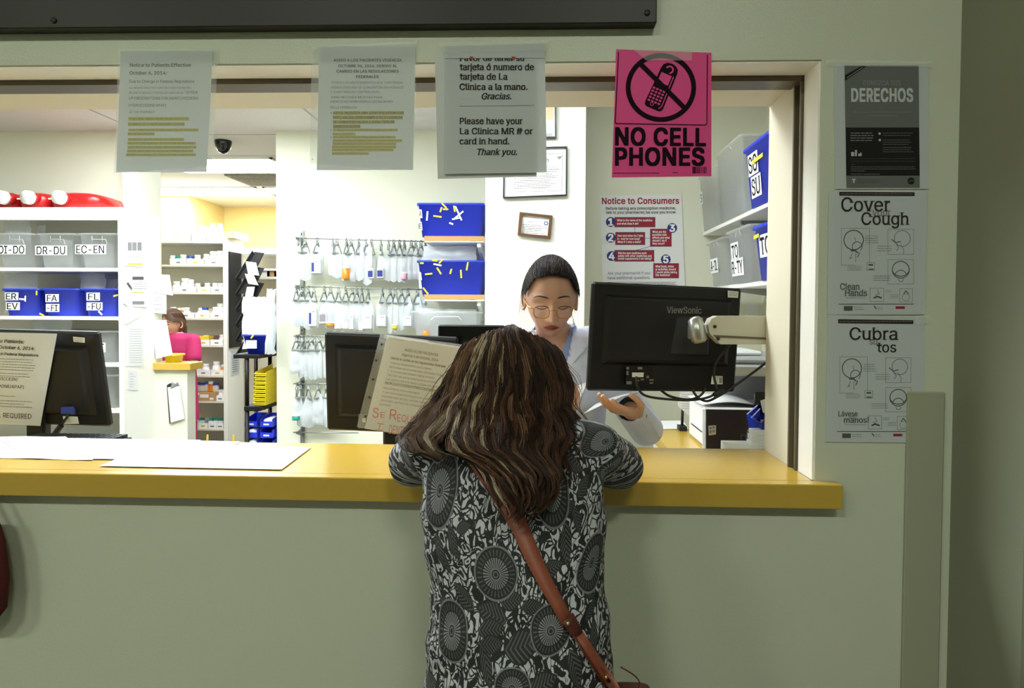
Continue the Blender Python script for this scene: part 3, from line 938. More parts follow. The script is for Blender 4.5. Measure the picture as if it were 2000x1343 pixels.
s.text("Cubra", 1659, 663.2, 24, 'ink_brown', x1=1754, bold=-.004, serif=SER*.7); s.text("su", 1697.8, 672.3, 12, 'ink_light', x1=1714, serif=SER*.7, lift=.0007); s.text("tos", 1712, 687.4, 20, 'ink_brown', x1=1750, bold=-.004, serif=SER*.7)
s.text("Lávese", 1636.8, 812.3, 10, 'ink_grey', x1=1674.5, serif=SER*.7); s.text("las", 1658, 817, 6, 'ink_light', w=12); s.text("manos!", 1647.4, 825, 11, 'ink_grey', x1=1697, serif=SER*.7); s.line([(1650, 829), (1690, 829)], .8, 'ink_light')
cough(s, 1634, 657.0, .985)
t = done(s, tapes=[[(1784, 617), (1815, 614), (1813, 630), (1788, 634)]])

# ------------------------------------------------------------------ things on the inner walls
s = notice('consumer_poster', 'white notice to consumers poster with red boxes and numbered blue discs', [(1172, 381.5), (1331, 379), (1340, 612), (1178, 612)], 'paper', Y=YR-.004, cat='poster')
s.mid = (1255, 612)
s.text("Notice to Consumers", 1175.5, 398.3, 12, 'ink_maroon', x1=1326.4, bold=.03, rot=-.004)
s.text("Before taking any prescription medicine,", 1183.4, 409.5, 5.2, 'ink', x1=1320, bold=.016, rot=-.006); s.text("talk to your pharmacist; be sure you know:", 1183.4, 417.4, 5.2, 'ink', x1=1320.5, bold=.016, rot=-.006)
for x0, y0, x1, y1 in ((1201, 424.8, 1279, 442.7), (1202.7, 454, 1259, 477.2), (1270.6, 447.5, 1310.8, 480.6), (1201, 489, 1276.8, 509.7), (1276.8, 514.8, 1325, 542.3)):
    s.rect(x0-.9, y0-.9, x1+.9, y1+.9, 'ink_blue', .0006); s.rect(x0, y0, x1, y1, 'ink_maroon', .0008)
for pts in ([(1240, 443), (1240, 453)], [(1260, 465), (1270, 465)], [(1270, 481), (1241, 489)], [(1277, 509), (1278, 515)]): s.line(pts, .8, 'ink_blue')
for nmb, x, y in (('1', 1192.8, 433.3), ('2', 1192.8, 464), ('3', 1312.8, 445.2), ('4', 1194.7, 499.8), ('5', 1300.3, 506.4)):
    s.disc(x, y, 9.6, 'ink_blue', .001)
    s.text(nmb, x, y+6.8, 13.5, 'ink_white', align='c', bold=.05, lift=.0014)
for lines, x, y, dy, x1 in ((["What is the name of the medicine", "and what does it do?"], 1205, 432, 6.5, [1274, 1247]), (["How and when do I take", "it – and for how long?", "What if I miss a dose?"], 1206, 462, 6.1, [1256, 1250, 1252]),
        (["What are the", "possible side", "effects and what", "should I do if", "they occur?"], 1274, 454.5, 5.7, [1301, 1302, 1308, 1302, 1298]), (["Will the new medicine work", "safely with other medicines and", "herbal supplements I am taking?"], 1207, 496, 5.4, [1263, 1272.5, 1273]),
        (["What foods, drinks", "or activities should", "I avoid while taking", "this medicine?"], 1280, 522, 5.6, [1316, 1320, 1322, 1309])):
    for i, tx in enumerate(lines): s.text(tx, x, y+i*dy, 4, 'ink_white', x1=x1[i], bold=.03, lift=.0012)
s.text("Ask your pharmacist if you", 1186.8, 536.2, 5.6, 'ink_blue', x1=1269.7, rot=-.008); s.text("have additional questions.", 1186.8, 545.2, 5.6, 'ink_blue', x1=1270.4, rot=-.008)
s.greek(1186, 551, 1330, 3, 2.4, 'ink', 1, .1); s.greek(1186, 562, 1330, 9, 4, 'ink_grey', 1, .2)
done(s)


def framed(name, label, corners, fm, wd, draw, Y):
    (ax, ay), (bx, by), (cx, cy), (dx, dy) = corners
    o = P((ax+bx+cx+dx)/4, (ay+by+cy+dy)/4, Y)
    t = thing(name, label, 'picture frame', o)
    pts = [P(x, y, Y) for x, y in corners]
    ce = sum(pts, Vector())/4
    inn = [p+(ce-p).normalized()*wd*1.35 for p in pts]
    b = M()
    for i in range(4):
        j = (i+1) % 4
        q = [pts[i], pts[j], inn[j], inn[i]]
        V = [v+Vector((0, .0, 0)) for v in q]+[v-Vector((0, .016, 0)) for v in q]
        b.add(V, [(3, 2, 1, 0), (4, 5, 6, 7), (0, 1, 5, 4), (1, 2, 6, 5), (2, 3, 7, 6), (3, 0, 4, 7)], fm)
    b.build('frame', t)
    s = Sheet(plane_map(Y-.004)); s.b.add([v-Vector((0, .004, 0)) for v in inn], [(0, 1, 2, 3)], 'paper')
    draw(s); s.build('certificate', t)
    return t
def dr1(s):
    s.line([(1003, 302), (1099, 300), (1097, 372), (1001, 375)], .8, 'ink_light', closed=True)
    s.text("Mission", 1030, 316, 8, 'ink_grey', w=42, serif=.04)
    s.greek(1020, 326, 1094, 3, 4.4, 'ink_grey', 1.1, .25); s.greek(1004, 341, 1096, 3, 3.6, 'ink_grey', 1, .2, rot=-.02); s.greek(1004, 353, 1096, 5, 3.6, 'ink_grey', 1, .25, rot=-.02)
    s.poly([(1087, 306), (1099, 304), (1093, 312)], 'ink_light')
framed('certificate_frame', 'thin black frame with a printed certificate on the white column', [(984, 290), (1108, 287), (1107.5, 382.5), (982.5, 387.5)], 'frame_black', .006, dr1, YC-.002)
def dr2(s):
    s.text("Pharmacy Permit", 1031, 434, 2.6, 'ink_grey', w=22)
    s.greek(1020, 438, 1060, 5, 3.2, 'ink_grey', 1, .4, rot=.06); s.ring(1066.5, 436, 3.2, 1.6, 'ink_blue'); s.greek(1060, 443, 1070, 2, 2.6, 'ink_light', 1, rot=.06); s.greek(1019, 454, 1068, 2, 3, 'ink_grey', 1, .1, rot=.06)
framed('permit_frame', 'small tilted brown wooden frame with a permit on the white column', [(1015, 414.5), (1079.5, 421.5), (1075, 466), (1011, 459.5)], 'frame_wood', .013, dr2, YC-.002)
def dr3(s):
    s.poly([(1046, 206), (1081, 207), (1081, 234), (1046, 233)], 'cardboard_pale'); s.poly([(1046, 238), (1080, 239), (1080, 264), (1046, 264)], 'paper_grey', .0008); s.greek(1064, 262, 1079, 2, 3, 'ink_blue', 1)
framed('license_frame', 'thin black frame high on the white column, half hidden by the serif notice', [(1000, 178), (1086, 178), (1086.5, 271), (1000, 271)], 'frame_black', .007, dr3, YC-.002)
b = M(); p0, p1 = P(996, 659, YC), P(1040, 532, YC)
b.box((p0.x, YC-.05, p0.z), (p1.x+.03, YC-.0005, p1.z), 'switch_plate', bev=.006)
tag(b.build('dispenser_box'), 'plain pale wall box on the column beside the pharmacist', 'wall box')
# ================================================================== BEHIND THE COUNTER: SHELVES, BINS, BAGS
def tub(px0, px1, py0, py1, Y, depth, pm, taper=.10, rim=True, yaw=0, world=None):
    """hollow tapered bin; its front's top edge runs px0..px1 at py0, its foot is at py1. Returns (builder, frame)"""
    a, b_ = P(px0, py0, Y), P(px1, py0, Y); zb = P((px0+px1)/2, py1, Y).z
    return tub_w(a.x, b_.x, Y, Y+depth, zb, a.z, pm, taper)


def tub_w(x0, x1, y0, y1, z0, z1, pm, taper=.10, th=.003):
    m = M(); w_, d_ = x1-x0, y1-y0
    tx, ty = w_*taper/2, d_*taper/2
    def rect(ix, iy, z):
        r = min(.02, w_*.1, d_*.1); pts = []
        for cx, cy, a0 in ((x1-ix-r, y1-iy-r, 0), (x0+ix+r, y1-iy-r, PI/2), (x0+ix+r, y0+iy+r, PI), (x1-ix-r, y0+iy+r, 1.5*PI)):
            for k in range(4):
                a = a0+PI/2*k/3
                pts.append((cx+r*math.cos(a), cy+r*math.sin(a), z))
        return pts
    rl = .008
    R_ = [rect(tx+rl, ty+rl, z0), rect(rl, rl, z1-.012), rect(0, 0, z1-.012), rect(0, 0, z1), rect(rl+th, rl+th, z1), rect(tx+rl+th, ty+rl+th, z0+th)]
    m.rings(R_, pm)
    return m


def front_label(parent, lines, px, py, h, Y, lift=.004, w=None, x1=None, slope=0, fm='paper', pad=2.2, name='paper_label'):
    """a paper label with lettering on a bin's front"""
    s = Sheet(plane_map(Y))
    for tx, x, y, wd in lines:
        s.poly([(x-pad, y-h-pad*.8), (x+wd+pad, y-h-pad*.8+slope*wd), (x+wd+pad, y+pad*.8+slope*wd), (x-pad, y+pad*.8)], fm, lift)
        s.text(tx, x, y, h, 'ink', w=wd, serif=.05, bold=.004, lift=lift+.0008, rot=slope)
    return s.build(name, parent)


def zip_bag(lo, hi, seed, pm='bag_plastic', th=.03):
    """crumpled clear bag: a closed pillow with pointed corners between two corners of space"""
    rr = random.Random(seed); m = M()
    nx, nz = 9, 11
    front = []; back = []
    for j in range(nz+1):
        v = j/nz
        for i in range(nx+1):
            u = i/nx
            x = lo[0]+(hi[0]-lo[0])*u; z = lo[2]+(hi[2]-lo[2])*v
            e = (math.sin(PI*u)*math.sin(PI*min(1, v*.9+.05)))**.5
            n_ = rr.uniform(-.3, .3)
            ed = (1-e)*.02*(1 if rr.random() < .5 else -1)*(hi[2]-lo[2])*.8
            y = (lo[1]+hi[1])/2
            front.append((x+ed, y-th/2*e*(1+n_)-.0006, z+ed)); back.append((x+ed, y+th/2*e*(1+n_)+.0006, z+ed))
    n = len(front)
    F = []
    for j in range(nz):
        for i in range(nx):
            a = j*(nx+1)+i
            F.append((a, a+1, a+nx+2, a+nx+1)); F.append((n+a, n+a+nx+1, n+a+nx+2, n+a+1))
    m.add(front+back, F, pm, smooth=True)
    return m


def bits(parent, spots, Y, lift=.004):
    """torn yellow and white tape left on a bin"""
    for i, (x, y, L, a, mm) in enumerate(spots):
        s = Sheet(plane_map(Y)); c, n_ = math.cos(a)*L/2, math.sin(a)*L/2
        s.line([(x-c, y-n_), (x+c, y+n_)], 3.2, mm, lift+i*.0005); s.build('tape_scrap', parent)


# ---- shelf unit with lettered bins
YS = 2.30; SD = .38
t = thing('storage_shelf', 'white storage shelf of lettered bins against the partition', 'shelf', P(100, 860, YS))
xr, xr2 = P(241, 600, YS).x, P(231.5, 600, YS).x
zt = P(120, 405, YS).z
b = M(); b.box((xr2, YS, 0), (xr, YS+SD, zt), 'shelf_white'); b.build('side_panel', t)
b = M(); b.box((-4.0, YS, 0), (-3.97, YS+SD, zt), 'shelf_white'); b.build('side_panel', t)
b = M(); b.box((-3.97, YS+SD-.012, 0), (xr2, YS+SD, zt-.01), 'shelf_grey'); b.build('back_panel', t)
b = M(); b.box((-4.0, YS-.004, P(120, 429.5, YS).z), (xr+.0015, YS+.02, zt+.0004), 'shelf_white'); b.build('top_rail', t)
b = M(); b.box((-3.97, YS+.02, zt-.03), (xr2, YS+SD-.012, zt-.001), 'shelf_white'); b.build('top_panel', t)
for py in (522.5, 617.5, 708.5, 798.5, 886):
    z = P(120, py, YS).z
    b = M(); b.box((-3.97, YS+.006, z-.020), (xr2, YS+SD-.012, z), 'shelf_white'); b.build('shelf_board', t)
ROW = {1: (455, 522.5), 2: (563, 617.5), 3: (645, 708.5), 4: (731, 798.5)}
def lettered(row, x0, x1, pm, kind, label, letters, spots=(), grp=None):
    y0, y1 = ROW[row]; Y = YS+.03
    k = (Y-CAM.y)/(YS+.006-CAM.y)
    zb = P(120, y1, YS).z+.0008
    a, c = P(x0, y0, Y), P(x1, y0, Y)
    tb = thing('storage_bin', label, 'storage bin', ((a.x+c.x)/2, Y+.1, zb), grp)
    m = tub_w(a.x+.003, c.x-.003, Y, Y+.29, zb, a.z, pm, .12)
    m.build('tub', tb)
    if pm == 'clear_plastic':
        q = M()
        xm, wd = (a.x+c.x)/2, (c.x-a.x)
        for dx0, dx1, dz0, dz1 in ((-.12, .2, .02, .02), (-.12, -.12, .0, .035), (.12, .12, .0, .035), (.2, .24, .02, .05)):
            q.tube([(xm+wd*dx0, Y+.002, a.z-.016-dz0), (xm+wd*dx1, Y+.002, a.z-.016-dz1)], .0022, 'clear_plastic', n=6)
        q.build('handle_rim', tb)
    if letters:
        front_label(tb, letters, 0, 0, 15 if row in (1, 3, 4) else 12, Y+.004, lift=.009)
    bits(tb, spots, Y+.004, .010)
    return tb
GC, GB = 'clear lettered bins on the storage shelf', 'blue lettered bins on the storage shelf'
lettered(1, -12, 67, 'clear_plastic', 'bin', 'clear bin lettered DI-DO on the upper shelf, tall bag inside', [("DI-DO", -1, 495, 51)], grp=GC)
lettered(1, 68, 147, 'clear_plastic', 'bin', 'clear bin lettered DR-DU on the upper shelf', [("DR-DU", 73, 496.5, 58)], grp=GC)
lettered(1, 148, 230, 'clear_plastic', 'bin', 'clear bin lettered EC-EN at the end of the upper shelf', [("EC-EN", 151, 494.5, 56)], grp=GC)
lettered(2, -1, 76, 'blue_plastic', 'bin', 'blue bin lettered ER EV on the second shelf', [("ER", 14, 584.5, 22), ("EV", 16, 603.5, 23)], [(45, 584, 8, .1, 'paper'), (52, 583, 9, 1.6, 'paper')], GB)
lettered(2, 77, 154, 'blue_plastic', 'bin', 'blue bin lettered FA-FI on the second shelf', [("FA", 93, 588, 22), ("-FI", 94, 607, 22)], [(84, 614, 8, .5, 'highlight'), (74, 572, 6, 1.6, 'highlight')], GB)
lettered(2, 156, 231, 'blue_plastic', 'bin', 'blue bin lettered FL-FU at the end of the second shelf', [("FL", 173, 585, 22), ("-FU", 173, 604, 27)], [(198, 611, 8, .8, 'paper'), (228, 577, 7, -.3, 'highlight')], GB)
lettered(3, 70, 231, 'clear_plastic', 'bin', 'wide clear bin lettered GI behind the monitor', [("GI", 187, 685.5, 19)], grp=GC)
lettered(3, -30, 68, 'clear_plastic', 'bin', 'wide clear bin behind the top of the papered monitor', [], grp=GC)
lettered(4, 150, 231, 'clear_plastic', 'bin', 'clear bin lettered U below the GI bin', [("U", 199, 773, 10)], grp=GC)
a, c = P(60, 846, YS+.03), P(231, 846, YS+.03); zb = P(120, 886, YS).z+.001
tb = thing('storage_bin', 'clear low bin on the bottom shelf just above the counter', 'storage bin', (a.x, YS+.1, zb), GC)
tub_w(a.x, c.x, YS+.03, YS+.3, zb, a.z, 'clear_plastic').build('tub', tb)
# bags in and behind the bins
for i, (x0, y0, x1, y1, dz, lb) in enumerate(((8, 432, 60, 515, .10, 'clear bag sticking up out of the DI-DO bin'), (74, 440, 88, 515, .16, 'thin clear bag at the corner of the DR-DU bin'), (88, 470, 142, 518, .13, 'clear bag of white packets in the DR-DU bin'),
        (158, 475, 222, 518, .13, 'clear bag lying in the EC-EN bin'), (10, 535, 74, 610, .12, 'clear bag with white label standing in the ER EV bin'), (159, 533, 206, 610, .12, 'clear bag with paper standing in the FL-FU bin'), (196, 546, 230, 612, .17, 'small clear bag at the end of the FL-FU bin'),
        (66, 622, 140, 700, .14, 'crumpled clear bag above the wide clear bin'), (192, 655, 228, 704, .12, 'clear bag of paper in the GI bin'), (195, 712, 230, 790, .16, 'grey clear bag standing in the U bin'))):
    Y = YS+.03+dz; p, q = P(x0, y1, Y), P(x1, y0, Y)
    m = zip_bag((p.x, Y-.02, p.z), (q.x, Y+.02, q.z), 40+i, th=.05)
    o = thing('plastic_bag', lb, 'plastic bag', ((p.x+q.x)/2, Y, p.z), 'clear bags in the shelf bins'); m.build('bag', o)
    if i not in (1, 6):
        q2 = M(); w_ = q.x-p.x; h_ = q.z-p.z
        q2.box((p.x+w_*.2, Y-.004, p.z+h_*.08), (q.x-w_*.2, Y+.004, p.z+h_*.62), 'paper'); q2.box((q.x-w_*.28, Y-.0046, p.z+h_*.1), (q.x-w_*.22, Y-.0041, p.z+h_*.58), 'highlight')
        q2.build('paper_insert', o)
# red jugs on top
for i, (px, xa, xb_, lb) in enumerate(((7, -34, 41, 'red jug with white cap at the far end of the shelf top'), (57, 43, 99, 'red jug with white cap between two other red jugs'), (118, 101, 204, 'red jug with white cap nearest the end of the shelf top'))):
    c = P(px, 386, YS+.04); z0 = zt+.0008; Yj = YS+.07
    xl_, xr_ = P(xa, 386, Yj+.05).x, P(xb_, 386, Yj+.05).x
    t2 = thing('red_jug', lb, 'jug', ((xl_+xr_)/2, YS+.15, z0), 'red jugs on the shelf')
    m = M(); R_ = []; cx = (xl_+xr_)/2; hw0 = (xr_-xl_)/2
    for s_, kw, hh in ((0, .55, .058), (.012, .80, .082), (.04, .96, .098), (.10, 1.0, .104), (.18, 1.0, .104), (.25, .95, .098), (.275, .7, .07)):
        ring = []
        for k2 in range(24):
            a = 2*PI*k2/24; e_ = .5
            sx = math.copysign(abs(math.cos(a))**e_, math.cos(a)); sz = math.copysign(abs(math.sin(a))**e_, math.sin(a))
            drop = 1-.35*max(0, sx)**3*(.5 if i < 2 else 1)
            ring.append((cx+sx*hw0*kw*.985, Yj+s_, z0+.052+sz*hh*.5*(drop if sz > 0 else 1)))
        R_.append(ring)
    m.rings(R_, 'red_plastic'); m.build('body', t2)
    m = M(); m.tube([(c.x+.010, Yj+.02, c.z), (c.x+.003, YS+.045, c.z)], [.036, .030], 'red_plastic', 18); m.build('neck', t2)
    m = M(); m.tube([(c.x+.003, YS+.044, c.z), (c.x-.001, YS+.012, c.z)], [.040, .038], 'white_plastic', 22); m.box((c.x-.058, YS+.02, c.z-.012), (c.x-.036, YS+.03, c.z-.005), 'white_plastic'); m.build('cap', t2)

# ---- papers pinned on the shelf end, the pillar and the pony wall
def pinned(label, pts, Y, m='paper', ink=None, grp='papers pinned beside the storage shelf', name='pinned_paper', X=None):
    s = Sheet(plane_map(Y) if X is None else (lambda x, y, l: PX(x, y, X)+Vector((l+.0006, 0, 0)))); s.sheet(pts, m, nx=3, ny=4, bend=0)
    (ax, ay), (bx, by), (cx, cy), (dx, dy) = pts
    if ink: ink(s)
    o = s.build(name); return tag(o, label, 'paper', grp)
def chart(s):
    for x in (249, 258, 268): s.rect(x, 473, x+8, 489, 'ink_light', .0012)
    s.greek(248, 494, 278, 3, 3, 'ink_light', 1); s.rect(250, 514, 277, 517, 'highlight', .0012)
YQ = YB-.13
xe = P(284, 600, YS+SD).x
pinned('paper chart with grey grid pinned near the shelf end', [(243, 461), (281, 463), (280, 521), (243, 519)], YQ, X=xr+0.0028, ink=chart)
pinned('white form with dark header bar pinned below the paper chart', [(254, 535), (286, 537), (287, 600), (254, 598)], YQ, X=xr+0.0046, ink=lambda s: (s.rect(258, 540, 280, 546, 'ink_grey', .0012), s.greek(258, 550, 288, 4, 4.5, 'ink_light', 1), s.rect(257, 570, 280, 571.5, 'highlight', .0012), s.rect(258, 588, 281, 594, 'ink_light', .0012)))
pinned('curled white sheet with dark band behind the dark-header form', [(252, 530), (266, 526), (262, 610), (239, 590)], YQ, X=xr+0.0034, ink=lambda s: s.poly([(250, 551), (257, 561), (257, 568), (246, 553)], 'ink_grey', .0012))
pinned('torn white slip hanging below the curled sheet', [(243, 598), (277, 600), (276, 617), (245, 634)], YQ, X=xr+0.0022)
pinned('lined white pad hanging low beside the shelf end', [(247, 637), (280, 638), (281, 714), (246, 715)], YQ, X=xr+0.0022, ink=lambda s: s.greek(252, 643, 278, 15, 4.6, 'ink_light', .8, .1))
pinned('small white slip with handwriting low beside the shelf end', [(251, 723), (268, 724), (270, 762), (250, 761)], YQ, X=xr+0.0022, ink=lambda s: s.greek(253, 730, 264, 6, 5, 'ink_blue', .7, .5))
pinned('printed receipt sheet on the pillar above the stapled stack', [(293, 572), (325, 572), (325, 613), (292, 609)], YQ-.012, ink=lambda s: s.greek(296, 576, 322, 7, 4.6, 'ink_grey', 1, .3))
pinned('blank white sheet folded over the printed receipt on the pillar', [(294, 534), (331, 537), (338, 577), (298, 570)], YQ-.018)
pinned('tilted stapled white stack on the pillar in front of the pink scrubs', [(296, 626), (325, 625), (337, 692), (303, 701)], YQ-.012, ink=lambda s: [s.line([(297+i*1.2, 640+i*6), (303+i*.8, 700)], .6, 'ink_light', .001) for i in range(3)])

# ---- pony wall with ledge, yellow bin and clipboard
YP = 2.62
x0, x1 = xl1+.002, P(366, 800, YP).x
b = M(); b.box((x0, YP, 0), (x1, YP+.10, P(340, 722, YP).z), 'wall_inner'); struct(b.build('wall_pony'))
zl = P(340, 722, YP).z
t = thing('wall_ledge', 'short yellow laminate ledge on the low wall by the pillar', 'ledge', (x0+.1, YP, zl))
b = M(); b.box((x0, YP-.03, zl), (P(376, 716, YP).x, YP+.13, zl+.045), 'laminate_yellow', bev=.003); b.build('ledge_board', t)
b = tub_w(P(316.5, 690, YP).x, P(343, 690, YP).x, YP, YP+.12, zl+.046, P(330, 692, YP).z, 'yellow_plastic')
tag(b.build('yellow_bin'), 'yellow plastic bin on the ledge below the pinned stack', 'bin')
t = thing('clipboard', 'clipboard with white paper hung on the low wall', 'clipboard', P(345, 825, YP-.01))
b = M(); 
b.prism([(p.x, p.z) for p in (P(326, 752, YP-.01), P(332, 748, YP-.01), P(350, 752, YP-.01), P(355, 818, YP-.01), P(331, 827, YP-.01))], .005, 'black_matte', X=Matrix.Translation((0, YP-.012, 0))); b.build('board', t)
s = Sheet(plane_map(YP-.0135)); s.sheet([(328, 756), (351, 753), (361, 817), (334, 825)], 'paper', lift0=.004, thick=.003); s.build('paper_stack', t)
s = Sheet(plane_map(YP-.018)); s.poly([(333, 759), (350, 752), (348, 746), (341, 750), (336, 745), (335, 752)], 'metal_grey', .002); s.poly([(334, 753), (340, 748), (344, 750), (336, 757)], 'clamp_grey', .004); s.build('clip', t)

# ---- medicine shelf with rows of bottles and trays
YM = 4.6
zs = [P(390, y, YM).z for y in (471, 517, 571, 621, 674, 733, 783, 837, 890)]
xm0, xm1, xm2 = P(330, 600, YM).x-.35, P(436, 600, YM).x, P(443.5, 600, YM).x
t = thing('medicine_shelf', 'tall white medicine shelf full of pill bottles in the back room', 'shelf', (xm1-.2, YM, 0))
MD = .34
b = M(); b.box((xm1, YM, 0), (xm2, YM+MD, zs[0]+.03), 'shelf_white'); b.build('side_panel', t)
b = M(); b.box((xm0-.03, YM, 0), (xm0, YM+MD, zs[0]+.03), 'shelf_white'); b.build('side_panel', t)
b = M(); b.box((xm0, YM+MD-.01, 0), (xm1, YM+MD, zs[0]), 'shelf_cream'); b.build('back_panel', t)
for z in zs:
    b = M(); b.box((xm0, YM, z-.016), (xm1, YM+MD-.01, z), 'shelf_cream' if z != zs[0] else 'shelf_white'); b.build('shelf_board', t)
SHN = ['top', 'second', 'third', 'fourth', 'fifth', 'sixth', 'seventh', 'eighth', 'lowest']
def bottle_proto(r, h, capm, bm, name, cap_h=.22):
    m = M()
    m.lathe([(r*.96, 0), (r, .004), (r, h*.62), (r*.72, h*.72), (r*.72, h*.76)], bm, n=14)
    o = m.build(name, origin=(0, 0, 0))
    c = M(); c.lathe([(r*.80, h*.745), (r*.82, h*.76), (r*.82, h*.97), (r*.70, h)], capm, n=14)
    k = c.build('cap', origin=(0, 0, 0)); k.parent = o
    return o
PB = [bottle_proto(.030, .085, 'white_plastic', 'white_plastic', 'pill_bottle'), bottle_proto(.036, .115, 'white_plastic', 'white_plastic', 'pill_bottle'), bottle_proto(.028, .075, 'teal_plastic', 'white_plastic', 'pill_bottle'),
      bottle_proto(.026, .085, 'white_plastic', 'pill_orange', 'pill_bottle'), bottle_proto(.030, .08, 'cap_blue', 'white_plastic', 'pill_bottle')]
KN = ['white pill bottle', 'large white pill bottle', 'white pill bottle with teal cap', 'orange pill bottle with white cap', 'white pill bottle with blue cap']
first = [True]*5
rows = [(0, [(338, 1), (350, 0), (366, 1), (378, 0), (394, 1), (404, 0), (416, 1), (430, 1)]), (1, [(338, 0), (348, 2), (358, 0), (372, 4), (386, 0), (404, 0), (417, 1), (431, 1)]), (2, [(345, 0), (362, 1), (372, 1), (386, 0), (405, 0), (420, 0), (431, 0)]),
        (3, [(338, 0), (350, 3), (357, 3), (365, 0), (392, 0), (400, 4), (421, 0), (431, 1)]), (4, [(358, 2), (369, 2), (402, 0), (434, 0)]), (5, [(386, 4), (401, 0), (422, 1), (436, 3)]), (6, [(378, 4), (386, 4), (395, 4), (404, 4), (411, 3), (420, 4), (430, 0), (438, 0)]),
        (7, [(372, 2), (381, 2), (393, 2), (411, 2), (420, 2), (430, 2)]), (8, [(396, 0), (410, 0), (424, 0)])]
for ri, lst in rows:
    cnt = {}
    for x, k in lst: cnt[k] = cnt.get(k, 0)+1
    seen = {}
    for x, k in lst:
        seen[k] = seen.get(k, 0)+1
        Y = YM+(.10 if ri != 0 else .06)+R.uniform(-.01, .012)
        raise_ = .001 if ri not in (6,) else .07
        z = zs[ri]+(.001 if ri else .031-.0)
        if ri == 0: z = zs[0]+.075
        elif ri == 6 and x < 425: z = zs[6]+.078
        else: z = zs[ri]+.006
        p = P(x, 500, Y)
        pos = '' if cnt[k] == 1 else ', %s along' % ORD[seen[k]-1]
        lb = '%s on the %s medicine shelf%s' % (KN[k], SHN[ri], pos)
        sc = R.uniform(.95, 1.18)
        if ri == 0: sc *= .7
        if first[k]:
            o = PB[k]; first[k] = False; o.location = (p.x, Y, z); o.scale = (sc, sc, sc)
        else:
            o = copy_tree(PB[k], loc=(p.x, Y, z), scale=(sc, sc, sc))
        tag(o, lb, 'bottle', 'pill bottles on the medicine shelf')
TR = {1: [(333, 363), (365, 398), (400, 434)], 2: [(337, 382), (385, 410), (412, 435)], 3: [(346, 378), (380, 408), (410, 435)], 4: [(360, 382), (384, 408), (410, 434)], 5: [(382, 409), (411, 435)], 6: [(421, 435)], 7: [(368, 384), (386, 403), (405, 420), (421, 434)], 8: [(388, 430)]}
for ri, lst in TR.items():
    for i, (xa, xb) in enumerate(lst):
        z = zs[ri]+.0008; Y = YM+.012
        p, q = P(xa, 500, Y), P(xb, 500, Y)
        m = M(); h = .05; th = .003; y1 = Y+.27
        for lo, hi in (((p.x, Y, z), (q.x, Y+th, z+h)), ((p.x, Y+th, z), (p.x+th, y1, z+h)), ((q.x-th, Y+th, z), (q.x, y1, z+h)), ((p.x+th, y1-th, z), (q.x-th, y1, z+h)), ((p.x+th, Y+th, z), (q.x-th, y1-th, z+th))): m.box(lo, hi, 'white_plastic')
        o = thing('shelf_tray', 'white cardboard tray on the %s medicine shelf%s' % (SHN[ri], ', %s along' % ORD[i] if len(lst) > 1 else ''), 'tray', ((p.x+q.x)/2, Y, z), 'white trays on the medicine shelf')
        m.build('tray', o)
        m = M(); xc = (p.x+q.x)/2; m.box((xc-.018, Y-.0012, z+.014), (xc+.018, Y-.0002, z+.028), 'ink_light' if i != 1 else 'highlight'); m.build('tray_label', o)
def pack(px0, px1, py0, py1, Y, d, mm, name, label, cat, grp=None, mats2=None):
    p, q = P(px0, py1, Y), P(px1, py0, Y)
    m = M(); m.box((p.x, Y, p.z), (q.x, Y+d, q.z), mm, bev=.002)
    if mats2: mats2(m, p, q, Y)
    return tag(m.build(name), label, cat, grp)
m2 = lambda m, p, q, Y: [m.box((p.x+(q.x-p.x)*a, Y-.001, p.z+(q.z-p.z)*c), (p.x+(q.x-p.x)*b_, Y-.0001, p.z+(q.z-p.z)*d), 'paper') for a, b_, c, d in ((.15, .32, .7, .95), (.35, .7, .4, .8), (.05, .2, .35, .55), (.75, .9, .15, .4))]
zz = lambda i: zs[i]+.001
def packz(px0, px1, zi, h, Y, d, mm, name, label, cat, grp=None, f2=None, base=None):
    p, q = P(px0, 500, Y), P(px1, 500, Y); z = zz(zi) if base is None else base
    m = M(); m.box((p.x, Y, z), (q.x, Y+d, z+h), mm, bev=.002)
    if f2: f2(m, Vector((p.x, Y, z)), Vector((q.x, Y, z+h)), Y)
    return tag(m.build(name), label, cat, grp)
packz(372, 420, 6, .075, YM+.01, .28, 'cardboard', 'cardboard_box', 'brown cardboard box with white stickers under the blue-capped bottles', 'box', f2=m2)
packz(390, 420, 4, .045, YM+.17, .1, 'pink_card', 'pink_carton', 'pale pink carton lying on the fifth medicine shelf', 'carton')
packz(391, 417, 4, .035, YM+.17, .1, 'pink_card', 'pink_carton', 'pale pink carton lying on top of the other pink carton', 'carton', base=zz(4)+.046)
packz(384, 407, 4, .075, YM+.05, .09, 'yellow_paper', 'yellow_carton', 'yellow carton in the middle tray of the fifth medicine shelf', 'carton', base=zz(4)+.005)
packz(366, 386, 3, .045, YM-.0+.055, .10, 'cap_blue', 'blue_carton', 'blue and white carton in the fourth shelf trays', 'carton', base=zz(3)+.02) if False else None
packz(405, 414, 3, .08, YM+.12, .08, 'cardboard_pale', 'tan_carton', 'tan carton on the fourth medicine shelf', 'carton', base=zz(3)+.006)
packz(411, 418, 1, .06, YM+.18, .08, 'cardboard', 'brown_carton', 'small brown carton on the second medicine shelf', 'carton')
packz(338, 372, 0, .07, YM+.01, .3, 'shelf_white', 'white_carton', 'white carton on top of the medicine shelf beside the corner of the yellow wall', 'carton', base=zs[0]+.0005)
packz(374, 402, 0, .07, YM+.01, .3, 'white_plastic', 'white_carton', 'white carton in the middle of the medicine shelf top', 'carton', base=zs[0]+.0005)
